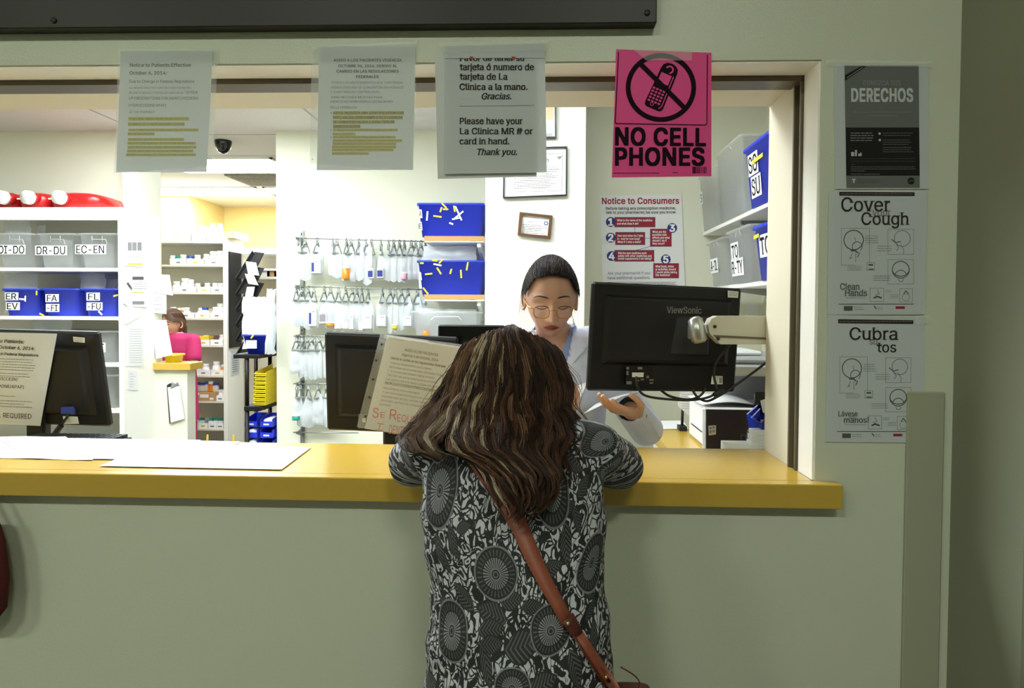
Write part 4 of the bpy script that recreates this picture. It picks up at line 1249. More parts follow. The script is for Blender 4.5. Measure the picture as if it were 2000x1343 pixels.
packz(404, 436, 0, .07, YM+.01, .2, 'paper', 'white_carton', 'white carton next to the tan box on the medicine shelf top', 'carton', base=zs[0]+.0005)
p = P(437, 500, YM+.02)
b = M(); b.box((p.x, YM+.02, zs[0]+.031), (p.x+.10, YM+.32, zs[0]+.095), 'cardboard_pale', bev=.002); tag(b.build('tan_box'), 'tan cardboard box at the end of the medicine shelf top', 'box')
p = P(452, 560, YM+.1)
b = M()
for k in range(9): b.box((xm2+.006, YM+.08+.001*k, 1.05+.025*k), (xm2+.0075, YM+.25, 1.07+.025*k), 'paper') if k == 0 else None
b = M(); b.box((xm2+.0005, YM+.06, P(455, 735, YM).z), (xm2+.003, YM+.24, P(455, 705, YM).z+.09), 'paper_grey')
for k in range(7): b.box((xm2+.003, YM+.09, P(455, 735, YM).z+.03+k*.02), (xm2+.0036, YM+.2, P(455, 735, YM).z+.036+k*.02), 'ink_light')
tag(b.build('posted_sheet'), 'printed sheet taped to the end of the medicine shelf', 'paper')
# wall-mounted black trays on the shelf end
YT = 4.57
t = thing('document_rack', 'black tiered document rack holding papers beside the medicine shelf', 'document rack', (xm2+.1, YT, 1.2))
for k in range(6):
    py = 500+k*30; c = P(462, py+22, YT); zt_ = P(482, py-8, YT).z
    w_ = P(500, py, YT).x-P(456, py, YT).x
    b = M(); x0 = c.x
    # a sloping pocket: back, bottom lip and two cheeks
    b.add([(x0, YT, c.z-.10), (x0+w_*.62, YT, c.z-.10), (x0+w_, YT+.1, zt_), (x0+w_*.58, YT+.1, zt_+.012), (x0, YT+.02, c.z-.10), (x0+w_*.62, YT+.02, c.z-.10), (x0+w_, YT+.12, zt_), (x0+w_*.58, YT+.12, zt_+.012)],
          [(0, 1, 2, 3), (4, 7, 6, 5), (0, 4, 5, 1), (1, 5, 6, 2), (2, 6, 7, 3), (3, 7, 4, 0)], 'black_plastic')
    b.add([(x0-.004, YT-.03, c.z-.10), (x0+.004, YT-.03, c.z-.10), (x0+w_*.6, YT+.06, zt_+.02), (x0+w_*.57, YT+.06, zt_+.02), (x0-.004, YT+.03, c.z-.13), (x0+.004, YT+.03, c.z-.13), (x0+w_*.6, YT+.12, zt_-.04), (x0+w_*.57, YT+.12, zt_-.04)],
          [(0, 1, 2, 3), (4, 7, 6, 5), (0, 4, 5, 1), (1, 5, 6, 2), (2, 6, 7, 3), (3, 7, 4, 0)], 'black_matte')
    b.build('pocket', t)
b = M(); b.box((xm2+.001, YT+.06, P(456, 680, YT).z), (xm2+.014, YT+.30, P(485, 490, YT).z+.0), 'black_plastic'); b.build('wall_bracket', t)
for i, (pts, lb) in enumerate((([(480, 510), (502, 513), (507, 538), (487, 536)], 'curled white paper in the top pocket of the document rack'), ([(478, 534), (498, 537), (506, 557), (487, 554)], 'white paper curling out of the second pocket of the document rack'), ([(484, 560), (500, 560), (497, 578), (478, 580)], 'white paper folded in the third pocket of the document rack'))):
    s = Sheet(plane_map(YT-.03, bow=lambda x, y: .03*math.sin((x-478)/10))); s.sheet(pts, 'paper', nx=6); tag(s.build('curled_paper'), lb, 'paper', 'papers in the document rack')

# ---- black rack with blue bin, yellow stack, small blue bins
YK = 2.66
t = thing('black_rack', 'black plastic shelving rack holding blue and yellow bins', 'rack', P(500, 860, YK))
xk0, xk1 = P(476, 750, YK).x, xb0+.25
for py0, py1, xa in ((692, 700, P(455, 695, YK).x), (793, 803, xk0)):
    z1, z0 = P(500, py0, YK).z, P(500, py1, YK).z
    b = M(); b.box((xa, YK, z0), (xk1-.32, YK+.06, z1), 'black_plastic', bev=.004); b.box((xa, YK+.06, z0), (xk1-.32, YK+.40, z1), 'black_plastic'); b.build('rack_shelf', t)
zr = P(500, 692, YK).z
for x_, y_ in ((xk0+.012, YK+.02), (xk0+.012, YK+.38), (P(500, 750, YK+.38).x, YK+.38)):
    for za, zb_ in ((0, P(500, 803, YK).z-.0), (P(500, 793, YK).z, P(500, 700, YK).z)):
        b = M(); b.tube([(x_, y_, za), (x_, y_, zb_)], .013, 'black_plastic', 12); b.build('post', t)
xb_ = [P(x, 660, YK+.02).x for x in (470, 526)]
t = thing('blue_bin', 'blue bin with white label on the black rack', 'bin', (xb_[0], YK+.02, zr))
tub_w(xb_[0], xb_[1], YK+.02, YK+.33, zr+.0008, P(500, 653, YK+.02).z, 'blue_plastic', .18).build('tub', t)
s = Sheet(plane_map(YK+.03)); s.rect(482, 664, 503, 680, 'paper', .012); s.greek(484, 668, 500, 3, 4, 'ink_light', 1, lift=.013); s.build('paper_label', t)
bits(t, [(494, 657, 6, -.9, 'highlight')], YK+.03, .012)
m = zip_bag((P(473, 655, YK+.1).x, YK+.09, P(473, 680, YK+.1).z), (P(520, 640, YK+.1).x, YK+.13, P(500, 580, YK+.1).z), 5, 'paper', .05); tag(m.build('white_bag'), 'white paper bag heaped in the blue bin on the rack', 'bag')
m = zip_bag((P(522, 690, YK+.0).x, YK-.03, P(522, 690, YK).z), (P(540, 560, YK).x, YK-.01, P(530, 565, YK).z), 6, 'bag_plastic_dense', .06); tag(m.build('white_bag'), 'white plastic bag hanging down beside the blue bin on the rack', 'bag')
zy = P(500, 793, YK).z
xa, xb_ = P(496, 790, YK+.03).x, P(515, 790, YK+.03).x
for k in range(8):
    b = M(); z = zy+.001+k*.0262; x0, x1, y0, y1 = xa+.001*k, xb_+.001*k+.01, YK+.03, YK+.31
    th = .003; h = .058 if k == 7 else .0255
    b.box((x0, y0, z), (x1, y0+th, z+.018), 'yellow_plastic'); b.box((x0-.003, y0-.008, z+.014), (x1+.003, y0, z+.019), 'yellow_plastic')
    for xx in (x0, x1-th):
        b.add([(xx, y0+th, z), (xx+th, y0+th, z), (xx+th, y1, z), (xx, y1, z), (xx, y0+th, z+.0255), (xx+th, y0+th, z+.0255), (xx+th, y1, z+h), (xx, y1, z+h)], [(3, 2, 1, 0), (4, 5, 6, 7), (0, 1, 5, 4), (1, 2, 6, 5), (2, 3, 7, 6), (3, 0, 4, 7)], 'yellow_plastic')
    b.box((x0+th, y1-th, z), (x1-th, y1, z+.025), 'yellow_plastic'); b.box((x0+th, y0+th, z), (x1-th, y1-th, z+.003), 'yellow_plastic')
    tag(b.build('yellow_bin'), 'yellow stacking bin on the black rack, %s from the bottom of its stack' % ORD[k], 'bin', 'nested yellow bins on the black rack')
kx = 0
for ci, (pa, pb) in enumerate(((478, 502), (508, 532))):
    for k in range(3):
        z = P(490, 862, YK+.05).z-.047+k*.070; x0, x1 = P(pa, 830, YK+.05).x, P(pb, 830, YK+.05).x
        b = M(); y0, y1 = YK+.05, YK+.22; th = .003
        b.box((x0, y0, z+.001), (x1, y1, z+.004), 'blue_plastic'); b.box((x0, y0, z+.004), (x1, y0+th, z+.035), 'blue_plastic'); b.box((x0, y1-th, z+.004), (x1, y1, z+.066), 'blue_plastic')
        for xx in (x0, x1-th):
            b.add([(xx, y0+th, z+.004), (xx+th, y0+th, z+.004), (xx+th, y1-th, z+.004), (xx, y1-th, z+.004), (xx, y0+th, z+.05), (xx+th, y0+th, z+.05), (xx+th, y1-th, z+.068), (xx, y1-th, z+.068)], [(3, 2, 1, 0), (4, 5, 6, 7), (0, 1, 5, 4), (1, 2, 6, 5), (2, 3, 7, 6), (3, 0, 4, 7)], 'blue_plastic')
        o = thing('small_blue_bin', 'small blue hopper bin under the yellow stack, %s column by the rack post, %s up' % (ORD[ci], ORD[k]), 'bin', ((x0+x1)/2, y0, z), 'small blue bins in the black rack'); b.build('hopper', o)
        if ci or k != 1:
            q = M(); q.box(((x0+x1)/2-.018, y0-.001, z+.012), ((x0+x1)/2+.018, y0-.0002, z+.022), 'paper'); q.build('bin_label', o)
        q = M(); xm_ = (x0+x1)/2
        if (ci, k) in ((0, 1), (1, 2), (0, 0)):
            q.tube([(xm_, y0+.012, z+.030), (xm_+.005, y0+.12, z+.030)], .024, 'white_plastic', 14); q.tube([(xm_, y0+.006, z+.030), (xm_, y0+.012, z+.030)], .018, 'paper', 14)
            tag(q.build('pill_bottle'), 'white bottle lying in a small blue bin, %s column, %s up' % (ORD[ci], ORD[k]), 'bottle', 'bottles in the small blue bins')
zf = P(490, 862, YK+.05).z-.047
b = M(); b.box((xk0+.03, YK+.01, zf-.03), (xk1-.32, YK+.38, zf), 'black_plastic'); tag(b.build('rack_shelf_board'), 'black shelf board at the foot of the small blue bins', 'shelf board')
# far white shelf beyond the rack
t = thing('wall_shelf', 'white wall shelf below the yellow wall, seen behind the black document rack', 'shelf', P(525, 560, 4.9))
for py in (492, 524, 540): 
    p = P(503, py, 4.9); b = M(); b.box((p.x-.3, 4.9, p.z-.02), (p.x+1.2, 5.2, p.z), 'shelf_white'); b.build('shelf_board', t)
b = M(); p = P(503, 545, 5.2); b.box((p.x-.3, 5.2, .0), (p.x+1.2, 5.22, P(503, 485, 5.2).z), 'shelf_cream'); b.build('back_panel', t)
for k_ in range(3):
    p = P(507+k_*14, 538, 4.93); b = M(); b.box((p.x, 4.93, P(503, 540, 4.9).z+.001), (p.x+.10, 5.1, P(503, 540, 4.9).z+.055), 'cardboard' if k_ == 1 else 'white_plastic', bev=.003)
    tag(b.build('small_carton'), ['white', 'brown', 'white'][k_]+' small carton on the far wall shelf, %s along' % ORD[k_], 'carton', 'cartons on the far wall shelf')
for px, lb in ((406, 'thin yellow card standing up behind the counter edge by the lowest trays'), (457, 'thin yellow card standing up behind the counter edge by the black rack')):
    p = P(px, 866, .60); q = P(px-7, 866, .60); r_ = P(px, 849, .60)
    b = M(); b.prism([(q.x, .95), (p.x, .95), (p.x, r_.z), (p.x-.004, r_.z)], .004, 'yellow_plastic', X=Matrix.Translation((0, .6, 0))); tag(b.build('yellow_card'), lb, 'card')
# ================================================================== HANGING BAGS
YG = YB-.10
rail_x = P(591, 600, YB).x
t = thing('slotted_rail', 'slotted metal wall rail behind the hanging bags', 'wall rail', (rail_x, YB, P(590, 860, YB).z-.1))
b = M(); b.box((rail_x-.012, YB-.014, P(590, 862, YB).z-.1), (rail_x+.012, YB-.0005, P(590, 450, YB).z), 'metal_grey')
b.build('channel', t)
for k in range(24):
    z = P(590, 455, YB).z-k*.055
    b = M(); b.box((rail_x-.003, YB-.0152, z-.016), (rail_x+.003, YB-.0142, z), 'black_matte'); b.build('slot', t)
RODS = [(467, 578, 850, 'topmost'), (561, 575, 850, 'second'), (656, 573, 700, 'third'), (749, 573, 700, 'fourth'), (844, 573, 700, 'lowest')]
rodz = []
for i, (py, x0, x1, nm) in enumerate(RODS):
    p, q = P(x0, py-2 if i < 2 else py, YG), P(x1, py+ (5 if i < 2 else 1), YG)
    rodz.append((p, q))
    t = thing('hanging_rod', '%s thin metal rod of the hanging medicine bags' % nm, 'rod', p, 'rods for hanging bags')
    b = M(); b.tube([p, q], .0035, 'metal_grey', 10); b.build('rod', t)
    b = M()
    b.prism([(0, .022), (-.10, .014), (-.112, .020), (-.112, .006), (-.10, .0), (0, -.03)], .004, 'metal_grey', X=Matrix.Translation((rail_x+.004, YB-.015, p.z-.008)) @ Matrix.Rotation(PI/2, 4, 'Z'))
    b.build('bracket', t)


def clamp_proto():
    m = M()
    m.tube([(-.004, 0, .0), (-.010, 0, -.03), (-.026, 0, -.075)], [.004, .005, .0035], 'clamp_grey', 8)
    m.tube([(.004, 0, .0), (.010, 0, -.03), (.026, 0, -.075)], [.004, .005, .0035], 'clamp_grey', 8)
    m.box((-.030, -.008, -.083), (.030, .008, -.071), 'clamp_grey', bev=.003)
    m.tube([(0, -.008, -.022), (0, .008, -.022)], .010, 'clamp_grey', 12)
    r = [(.0085*math.cos(a), 0, .006+.0085*math.sin(a)) for a in [(-.5+k*.35)*1.0 for k in range(14)]]
    m.tube(r, .0028, 'clamp_grey', 8)
    return m.build('spring_clamp', origin=(0, 0, 0))
CL = clamp_proto(); cl_first = [True]
def bag_proto(seed, pm, fat, lobed):
    """unit bag: top edge gathered at z = 0, foot at z = -1, one wide"""
    rr = random.Random(seed); m = M(); nx, nz = 10, 14; A = []; B = []
    for j in range(nz+1):
        v = j/nz
        wv = min(1, .45+v*1.5)*(1-(.10*((v-.8)/.2)**2 if v > .8 else 0))
        for i in range(nx+1):
            u = i/nx*2-1
            x = u*.5*wv+rr.uniform(-.015, .015)
            z = -v+(lobed*(1-abs(u))*(-.06) if v > .97 else 0)+rr.uniform(-.006, .006)
            e = max(0, 1-u*u)**.5*(math.sin(min(1, v*1.02)*PI*.5)**1.5 if v < .8 else math.cos((v-.8)/.2*PI/2)**.6)
            f = fat*e*(1+.35*math.sin(v*9+seed)+rr.uniform(-.25, .25))
            A.append((x, -f-.004, z)); B.append((x, f+.004, z))
    n = len(A); F = []
    for j in range(nz):
        for i in range(nx):
            a = j*(nx+1)+i
            F.append((a, a+1, a+nx+2, a+nx+1)); F.append((n+a, n+a+nx+1, n+a+nx+2, n+a+1))
    m.add(A+B, F, pm, smooth=True)
    return m.build('medicine_bag', origin=(0, 0, 0))
BG = [bag_proto(1, 'bag_plastic', .16, 0), bag_proto(2, 'bag_plastic_dense', .2, 1), bag_proto(3, 'bag_plastic', .25, 1), bag_proto(4, 'bag_plastic_dense', .3, 0), bag_proto(5, 'bag_plastic', .3, 0)]
bg_first = [True]*5
GB2 = 'clear medicine bags clamped to the hanging rods'
def bag_at(row, n, px, top, bot, wpx, k, note='', inside=None, skew=0):
    p, q = rodz[row]; u = (px-RODS[row][1])/(RODS[row][2]-RODS[row][1]); zr_ = p.z+(q.z-p.z)*u
    Y = YG+R.uniform(-.02, .02)
    c = P(px, top, Y); d = P(px, bot, Y); w_ = wpx*(Y-CAM.y)/FOC; h = c.z-d.z
    yaw = R.uniform(-.5, .5)
    nm = RODS[row][3]
    loc = (c.x, YG+.0, zr_-.0095)
    cy = R.choice((0, .5, 1.2, -1.1, .9, -.6)); lb = 'grey spring clamp on the %s rod, %s from the rail end' % (nm, ORD[n])
    if cl_first[0]:
        cl_first[0] = False; o = CL; o.location = loc; o.rotation_euler = (0, 0, cy)
    else:
        o = copy_tree(CL, loc=loc, rot=(0, 0, cy))
    tag(o, lb, 'clamp', 'spring clamps on the hanging rods')
    if not wpx: return
    lb = 'clear medicine bag%s on the %s rod, %s from the rail end' % (note, nm, ORD[n])
    sc = (w_, w_, h)
    if bg_first[k]:
        bg_first[k] = False; o = BG[k]; o.location = (c.x, YG, c.z); o.scale = sc; o.rotation_euler = (0, skew, yaw)
    else:
        o = copy_tree(BG[k], loc=(c.x, YG, c.z), scale=sc, rot=(0, skew, yaw))
    tag(o, lb, 'medicine bag', GB2)
    if inside:
        kind, mm, ip = inside
        zb = d.z+h*.06; ihw = w_*.36; ih = h*ip; yy = YG-.012
        m = M()
        if kind == 'vial':
            m.lathe([(ihw, 0), (ihw*1.02, .004), (ihw*1.02, ih*.78), (ihw*.95, ih*.8)], mm, n=18, X=Matrix.Translation((c.x, yy, zb))); m.lathe([(ihw*1.1, ih*.8), (ihw*1.12, ih*.82), (ihw*1.12, ih), (ihw*1.0, ih*1.01)], 'white_plastic', n=18, X=Matrix.Translation((c.x, yy, zb)))
            o = tag(m.build('pill_vial'), 'pill vial inside the bag on the %s rod, %s from the rail end' % (nm, ORD[n]), 'vial', 'vials and cartons in the hanging bags')
        else:
            m.box((c.x-ihw, yy-.016, zb), (c.x+ihw, yy+.016, zb+ih), 'paper', bev=.002)
            if mm != 'paper': m.box((c.x-ihw*.85, yy-.0168, zb+ih*.12), (c.x-ihw*.3 if kind == 'strip' else c.x+ihw*.8, yy-.0162, zb+ih*.75), mm)
            m.box((c.x-ihw*.2, yy-.0168, zb+ih*.78), (c.x+ihw*.7, yy-.0163, zb+ih*.84), 'ink_light')
            o = tag(m.build('medicine_carton'), 'small carton inside the bag on the %s rod, %s from the rail end' % (nm, ORD[n]), 'carton', 'vials and cartons in the hanging bags')
r1 = [(583, 480, 541, 20, 1), (597, 484, 545, 24, 1), (619, 482, 537, 27, 3, ('strip', 'ink_blue', .5)), (652, 482, 536, 22, 2), (658, 484, 540, 24, 2), (676, 488, 548, 20, 0, ('vial', 'pill_orange', .42)), (686, 488, 550, 20, 4), (700, 470, 544, 24, 1), (716, 462, 552, 26, 1),
      (724, 486, 547, 16, 0, ('box', 'ink_blue', .32)), (743, 490, 546, 18, 0, ('box', 'ink_blue', .35)), (758, 488, 546, 16, 1), (769, 488, 548, 13, 1), (780, 488, 548, 14, 2), (790, 488, 549, 16, 2, ('vial', 'pink_card', .22)), (803, 490, 546, 16, 4), (813, 490, 545, 14, 4), (821, 488, 546, 14, 1), (831, 490, 540, 15, 3)]
for n, a in enumerate(r1): bag_at(0, n, *a[:5], inside=a[5] if len(a) > 5 else None)
r2 = [(578, 578, 636, 20, 1), (588, 580, 634, 16, 1), (600, 580, 640, 22, 1), (612, 582, 640, 22, 0, ('strip', 'ink_blue', .6)), (633, 582, 634, 20, 0, ('box', 'ink_light', .45)), (647, 578, 640, 22, 2, ('vial', 'pill_orange', .12)), (663, 585, 645, 18, 2, ('vial', 'paper', .14)), (675, 583, 645, 18, 2, ('vial', 'paper', .14)),
      (686, 588, 646, 12, 0, ('strip', 'pink_card', .5)), (696, 580, 640, 18, 1), (707, 586, 648, 12, 4, ('box', 'paper', .25)), (719, 585, 645, 26, 4, ('box', 'paper', .45)), (746, 580, 640, 24, 4, ('box', 'paper', .35)), (762, 577, 648, 11, 1), (773, 583, 645, 14, 2, ('vial', 'highlight', .14)), (783, 572, 642, 12, 1), (796, 578, 640, 23, 3, ('box', 'paper', .3)), (815, 575, 640, 22, 1), (828, 577, 640, 12, 1)]
for n, a in enumerate(r2): bag_at(1, n, *a[:5], inside=a[5] if len(a) > 5 else None)
r3 = [(577, 676, 730, 26, 4), (585, 676, 736, 14, 1), (593, 678, 735, 14, 3), (600, 680, 742, 12, 4), (608, 674, 738, 13, 1), (616, 674, 738, 13, 1), (625, 672, 738, 14, 3), (640, 674, 736, 16, 1)]
for n, a in enumerate(r3): bag_at(2, n, *a[:5])
r4 = [(578, 776, 822, 20, 4, ('vial', 'teal_plastic', .2)), (588, 776, 830, 18, 1), (603, 774, 832, 24, 1), (622, 768, 830, 26, 3), (640, 768, 830, 22, 1)]
for n, a in enumerate(r4): bag_at(3, n, *a[:5], inside=a[5] if len(a) > 5 else None)

# ================================================================== BLUE TOTES ON WALL SHELVES BY THE COLUMN
YTT = 2.33
for i, (py0, py1, nm) in enumerate(((461, 470, 'upper'), (575, 585, 'lower'))):
    x0, x1 = P(829, py0, YTT).x, P(945, py0, YTT).x
    z1, z0 = P(880, py0, YTT).z, P(880, py1, YTT).z
    t = thing('wall_shelf', '%s cork-edged wall shelf under a blue tote next to the column' % nm, 'shelf', (x0, YTT, z0), 'tote shelves')
    b = M(); b.box((x0, YTT, z0-.008), (x1, YB, z1), 'shelf_white'); b.build('shelf_board', t)
    b = M(); b.box((x0, YTT-.004, z1-.026), (x1, YTT, z1), 'cork_edge'); b.build('edge_strip', t)
    b = M(); b.prism([(0, 0), (.36, 0), (.36, -.12), (.33, -.12), (.02, -.025), (0, -.025)], .02, 'shelf_white', X=Matrix.Translation((x1-.02, YTT+.02, z0-.0085)) @ Matrix.Rotation(PI/2, 4, 'Z')); b.build('bracket', t)
    b = M()
    for k in range(5): b.box((x0+.26+.006*k, YTT-.0006, z0-.004), (x0+.262+.006*k, YTT-.0001, z0+.004), 'ink_grey')
    b.build('barcode', t)
    ty = (396, 508)[i]
    xa, xb_ = P(813, ty, YTT+.01).x, P(946, ty, YTT+.01).x
    zt2 = P(880, ty, YTT+.01).z
    t = thing('blue_tote', 'blue tote with scraps of tape on the %s cork-edged shelf' % nm, 'tote', ((xa+xb_)/2, YTT+.1, z1), 'blue totes next to the column')
    tub_w(xa, xb_, YTT+.01, YTT+.36, z1+.0008, zt2, 'blue_plastic', .10).build('tub', t)
    if i == 0:
        bits(t, [(835, 422, 16, 1.65, 'paper'), (855, 423, 14, .15, 'yellow_plastic'), (868, 402, 11, .8, 'yellow_plastic'), (871, 409, 8, 0, 'yellow_plastic'), (888, 408, 10, 1.4, 'yellow_plastic'), (896, 417, 28, 1.15, 'paper'), (897, 420, 20, -.7, 'paper'), (892, 427, 15, -.2, 'paper'), (882, 437, 6, .4, 'paper'), (862, 410, 8, 1.9, 'yellow_plastic')], YTT+.02, .011)
        s = Sheet(plane_map(YTT+.012))
        for tx, y in (('A', 420), ('E', 444)):
            s.poly([(818.5, y-11), (824.5, y-10), (826, y+6), (819, y+7)], 'paper', .014); s.text(tx, 819, y+3, 10, 'ink', w=5.5, serif=.05, lift=.015)
        s.build('paper_label', t)
    else:
        bits(t, [(855, 517, 14, .2, 'paper'), (858, 529, 13, 1.0, 'yellow_plastic'), (862, 510, 9, -.8, 'yellow_plastic'), (913, 520, 14, -1.4, 'yellow_plastic'), (881, 530, 8, -1.3, 'yellow_plastic'), (901, 535, 14, 1.5, 'yellow_plastic'), (838, 535, 12, -.1, 'yellow_plastic'), (832, 568, 14, .9, 'yellow_plastic'), (850, 509, 8, .1, 'yellow_plastic'), (825, 514, 5, 0, 'yellow_plastic')], YTT+.02, .011)
        s = Sheet(plane_map(YTT+.012))
        for y in (540, 556): s.poly([(819, y-9), (823, y-8), (825, y+7), (820, y+7)], 'paper', .014)
        s.build('paper_label', t)
p, q = P(826, 506, YTT+.1), P(930, 470, YTT+.1)
m = zip_bag((p.x, YTT+.08, p.z-.06), (q.x, YTT+.16, q.z-.03), 31, 'bag_plastic', .09); tag(m.build('plastic_bag'), 'crumpled clear bags heaped in the blue tote on the lower cork-edged shelf', 'plastic bag')
p = P(803, 607, YTT+.02); q = P(941, 607, YTT+.02); zb = P(870, 672, YTT).z
t = thing('clear_bin', 'wide clear bin of bags below the lower blue tote', 'bin', ((p.x+q.x)/2, YTT+.1, zb))
tub_w(p.x, q.x, YTT+.02, YTT+.36, zb, p.z, 'clear_plastic', .10).build('tub', t)
b = M(); a, c = P(848, 618, YTT+.03), P(895, 618, YTT+.03)
b.tube([a-Vector((.02, 0, .02)), a, c, c+Vector((.02, 0, -.02))], .0025, 'white_plastic', 6); b.build('handle_rim', t)
m = zip_bag((P(818, 665, YTT+.1).x, YTT+.07, zb+.02), (P(930, 620, YTT+.1).x, YTT+.13, P(880, 603, YTT+.1).z), 33, 'bag_plastic_dense', .1); tag(m.build('plastic_bag'), 'clear bags lying in the wide clear bin below the totes', 'plastic bag')
b = M(); c = P(832, 648, YTT+.06); b.lathe([(.022, 0), (.022, .06), (.02, .062)], 'pill_orange', 14, X=Matrix.Translation((c.x, YTT+.058, zb+.012))); tag(b.build('pill_vial'), 'orange vial showing through the wide clear bin', 'vial')
b = M(); x0, x1 = P(790, 672, YTT).x, P(948, 672, YTT).x; b.box((x0, YTT, zb-.03), (x1, YB, zb-.0005), 'shelf_white'); tag(b.build('wall_shelf'), 'plain white wall shelf under the wide clear bin', 'shelf')

# ================================================================== MONITORS AT THE WINDOW
def frame_of(tl, tr, bl):
    u = (tr-tl); v = (bl-tl); W, H = u.length, v.length
    u.normalize(); n = u.cross(v).normalized()   # away from the camera
    v = n.cross(u).normalized()
    return Matrix(((u.x, n.x, -v.x, tl.x), (u.y, n.y, -v.y, tl.y), (u.z, n.z, -v.z, tl.z), (0, 0, 0, 1))), W, H


class Local(Sheet):
    """drawing on the back of a monitor: x, y are photograph pixels brought onto its own plane"""
    def __init__(s, mtx, off=0):
        inv = mtx.inverted(); n = mtx.to_3x3() @ Vector((0, 1, 0)); o = mtx.translation - n*off
        def f(x, y, lift):
            d = ray(x, y); k = (o-CAM).dot(n)/d.dot(n)
            return CAM+d*k-n*lift
        super().__init__(f)


def monitor(name, label, TL, TR, BL, feat, stand=None, depth=.045):
    mtx, W, H = frame_of(TL, TR, BL)
    t = thing(name, label, 'monitor', mtx=mtx)
    X = None
    b = M()
    b.box((0, .018, -H), (W, depth-.004, 0), 'black_plastic', bev=.006); b.build('housing', t, local=True)
    b = M()   # raised back
    x0, x1, z0, z1 = feat
    pr = [(0, .0185), (.012, .004), (.022, 0)]
    V = []
    for ins, y in pr: V.append([(x0+ins, y, z0+ins*.8), (x1-ins, y, z0+ins*.8), (x1-ins, y, z1-ins*.5), (x0+ins, y, z1-ins*.5)])
    b.rings(V, 'black_plastic', smooth=False); b.build('rear_cover', t, local=True)
    b = M(); b.box((.012, depth-.004, -H+.016), (W-.012, depth-.001, -.012), 'black_gloss'); b.build('screen', t, local=True)
    b = M()
    for k in range(14): b.box((x0+.04+k*.012, .011, z1-.022), (x0+.046+k*.012, .0155, z1-.012), 'black_matte')
    b.build('vent', t, local=True)
    return t, mtx, W, H
def tilt_pair(px, py0, py1, Y0, Y1): return P(px, py0, Y0), P(px, py1, Y1)
# left monitor
TR, BR = P(182, 652, .455), P(207, 838, .52)
TL = P(-85, 645, .455); BL = TL+(BR-TR)
t, mtx, W, H = monitor('computer_monitor', 'black monitor with a taped notice to patients, at the far end of the window', TL, TR, BL, (.05, W_ := .0 or .42, -.285, -.035) if False else (.06, (TR-TL).length-.035, -.265, -.045))
LM = t
s = Local(mtx, .0005); s.poly([(143, 657), (166, 659), (166, 669), (144, 667)], 'sticker', .0185-.0175); s.greek(146, 660.5, 164, 3, 2.6, 'ink_grey', .9, lift=.002); s.build('asset_sticker', t)
s = Local(mtx, .0); s.poly([(123, 812), (152, 813), (155, 827), (126, 828)], 'sticker', .001); s.greek(126, 816, 138, 3, 3, 'ink_light', .8, lift=.002); s.build('rating_sticker', t)
b = M(); a = s.f(137, 800, .004); b.box((a.x-.024, a.y-.006, a.z-.012), (a.x+.018, a.y+.008, a.z+.012), 'cable_blue', bev=.003); b.build('video_plug', t)
b = M(); a2, a3, a4 = s.f(136, 812, .012), s.f(128, 826, .02), s.f(112, 848, .02); b.tube([a, a2, a3], .004, 'cable_black', 8); b.tube([a3, a4], .0085, 'cable_black', 10); b.build('video_cable', t)
b = M(); c = s.f(60, 800, -.02); b.box((c.x-.03, c.y-.005, .925), (c.x+.03, c.y+.03, c.z+.02), 'black_plastic', bev=.006); b.box((c.x-.12, c.y-.008, .9215), (c.x+.12, c.y+.16, .935), 'black_plastic', bev=.005); b.build('stand', t)
s = Local(mtx, .006); s.name = 'notice_sheet'; s.label = 'notice to patients sheet taped over the back of the far-end monitor'; s.cat = 'notice'
s.sheet([(-40, 648), (111.5, 651.3), (78.8, 831.6), (-75, 824)], 'paper_shade'); s.mid = (10, 825)
rt = .045
def rline(tx, xe, y, h, mm, w_, bold=0, it=0): s.text(tx, xe, y, h, mm, w=w_, align='r', bold=bold, rot=rt, shear=it)
rline("Notice to Patients:", 48, 670.5, 6.2, 'ink_brown', 84, .014, .15); rline("Effective October 6, 2014:", 68.4, 683.5, 6.2, 'ink_brown', 108, .014, .15); rline("Due to Change in Federal Regulations", 75.5, 696, 5, 'ink_brown', 126, .012, .15)
s.greek(-46, 698, 71, 5, 5.2, 'ink_grey', 1.1, .1, rot=rt, lift=.001); s.greek(-48, 726, 67, 2, 5.2, 'ink_grey', 1.1, .2, rot=rt, lift=.001)
rline("(NORCO/VICODIN/", 35, 743.5, 6, 'ink_brown', 70); rline("HYDROCODONE/APAP)", 46.7, 758.5, 6.2, 'ink_brown', 92)
s.greek(-54, 770, 33, 1, 5, 'ink_grey', 1.1, .1, rot=rt, lift=.001); s.greek(-56, 779, 66, 3, 5.6, 'ink_grey', 1.2, .2, rot=rt, lift=.001)
rline("PHOTO I.D. REQUIRED", 61, 817.5, 9.4, 'ink_brown', 118)
done(s)
# middle monitor
TL, BL = P(630, 653, .45), P(641, 845, .52)
TR = P(893, 664, .47)
t, mtx, W, H = monitor('computer_monitor', 'black monitor with a sleeved Spanish notice, beside the hair of the customer', TL, TR, BL, (.03, .345, -.262, -.035))
b = M(); c = Local(mtx, -.02).f(770, 835, 0); b.box((c.x-.035, c.y-.005, .925), (c.x+.035, c.y+.03, c.z+.02), 'black_plastic', bev=.008); b.box((c.x-.12, c.y-.04, .9215), (c.x+.12, c.y+.14, .935), 'black_plastic', bev=.005); b.build('stand', t)
s = Local(mtx, .0); s.poly([(700, 808), (716, 808), (716, 836), (699, 836)], 'print_grey', .0008); s.rect(708, 816, 714, 824, 'sticker', .0016); s.build('rating_sticker', t)
s = Local(mtx, .005); s.name = 'notice_sheet'; s.label = 'Spanish notice with orange handwriting, tilted on the middle monitor'; s.cat = 'notice'
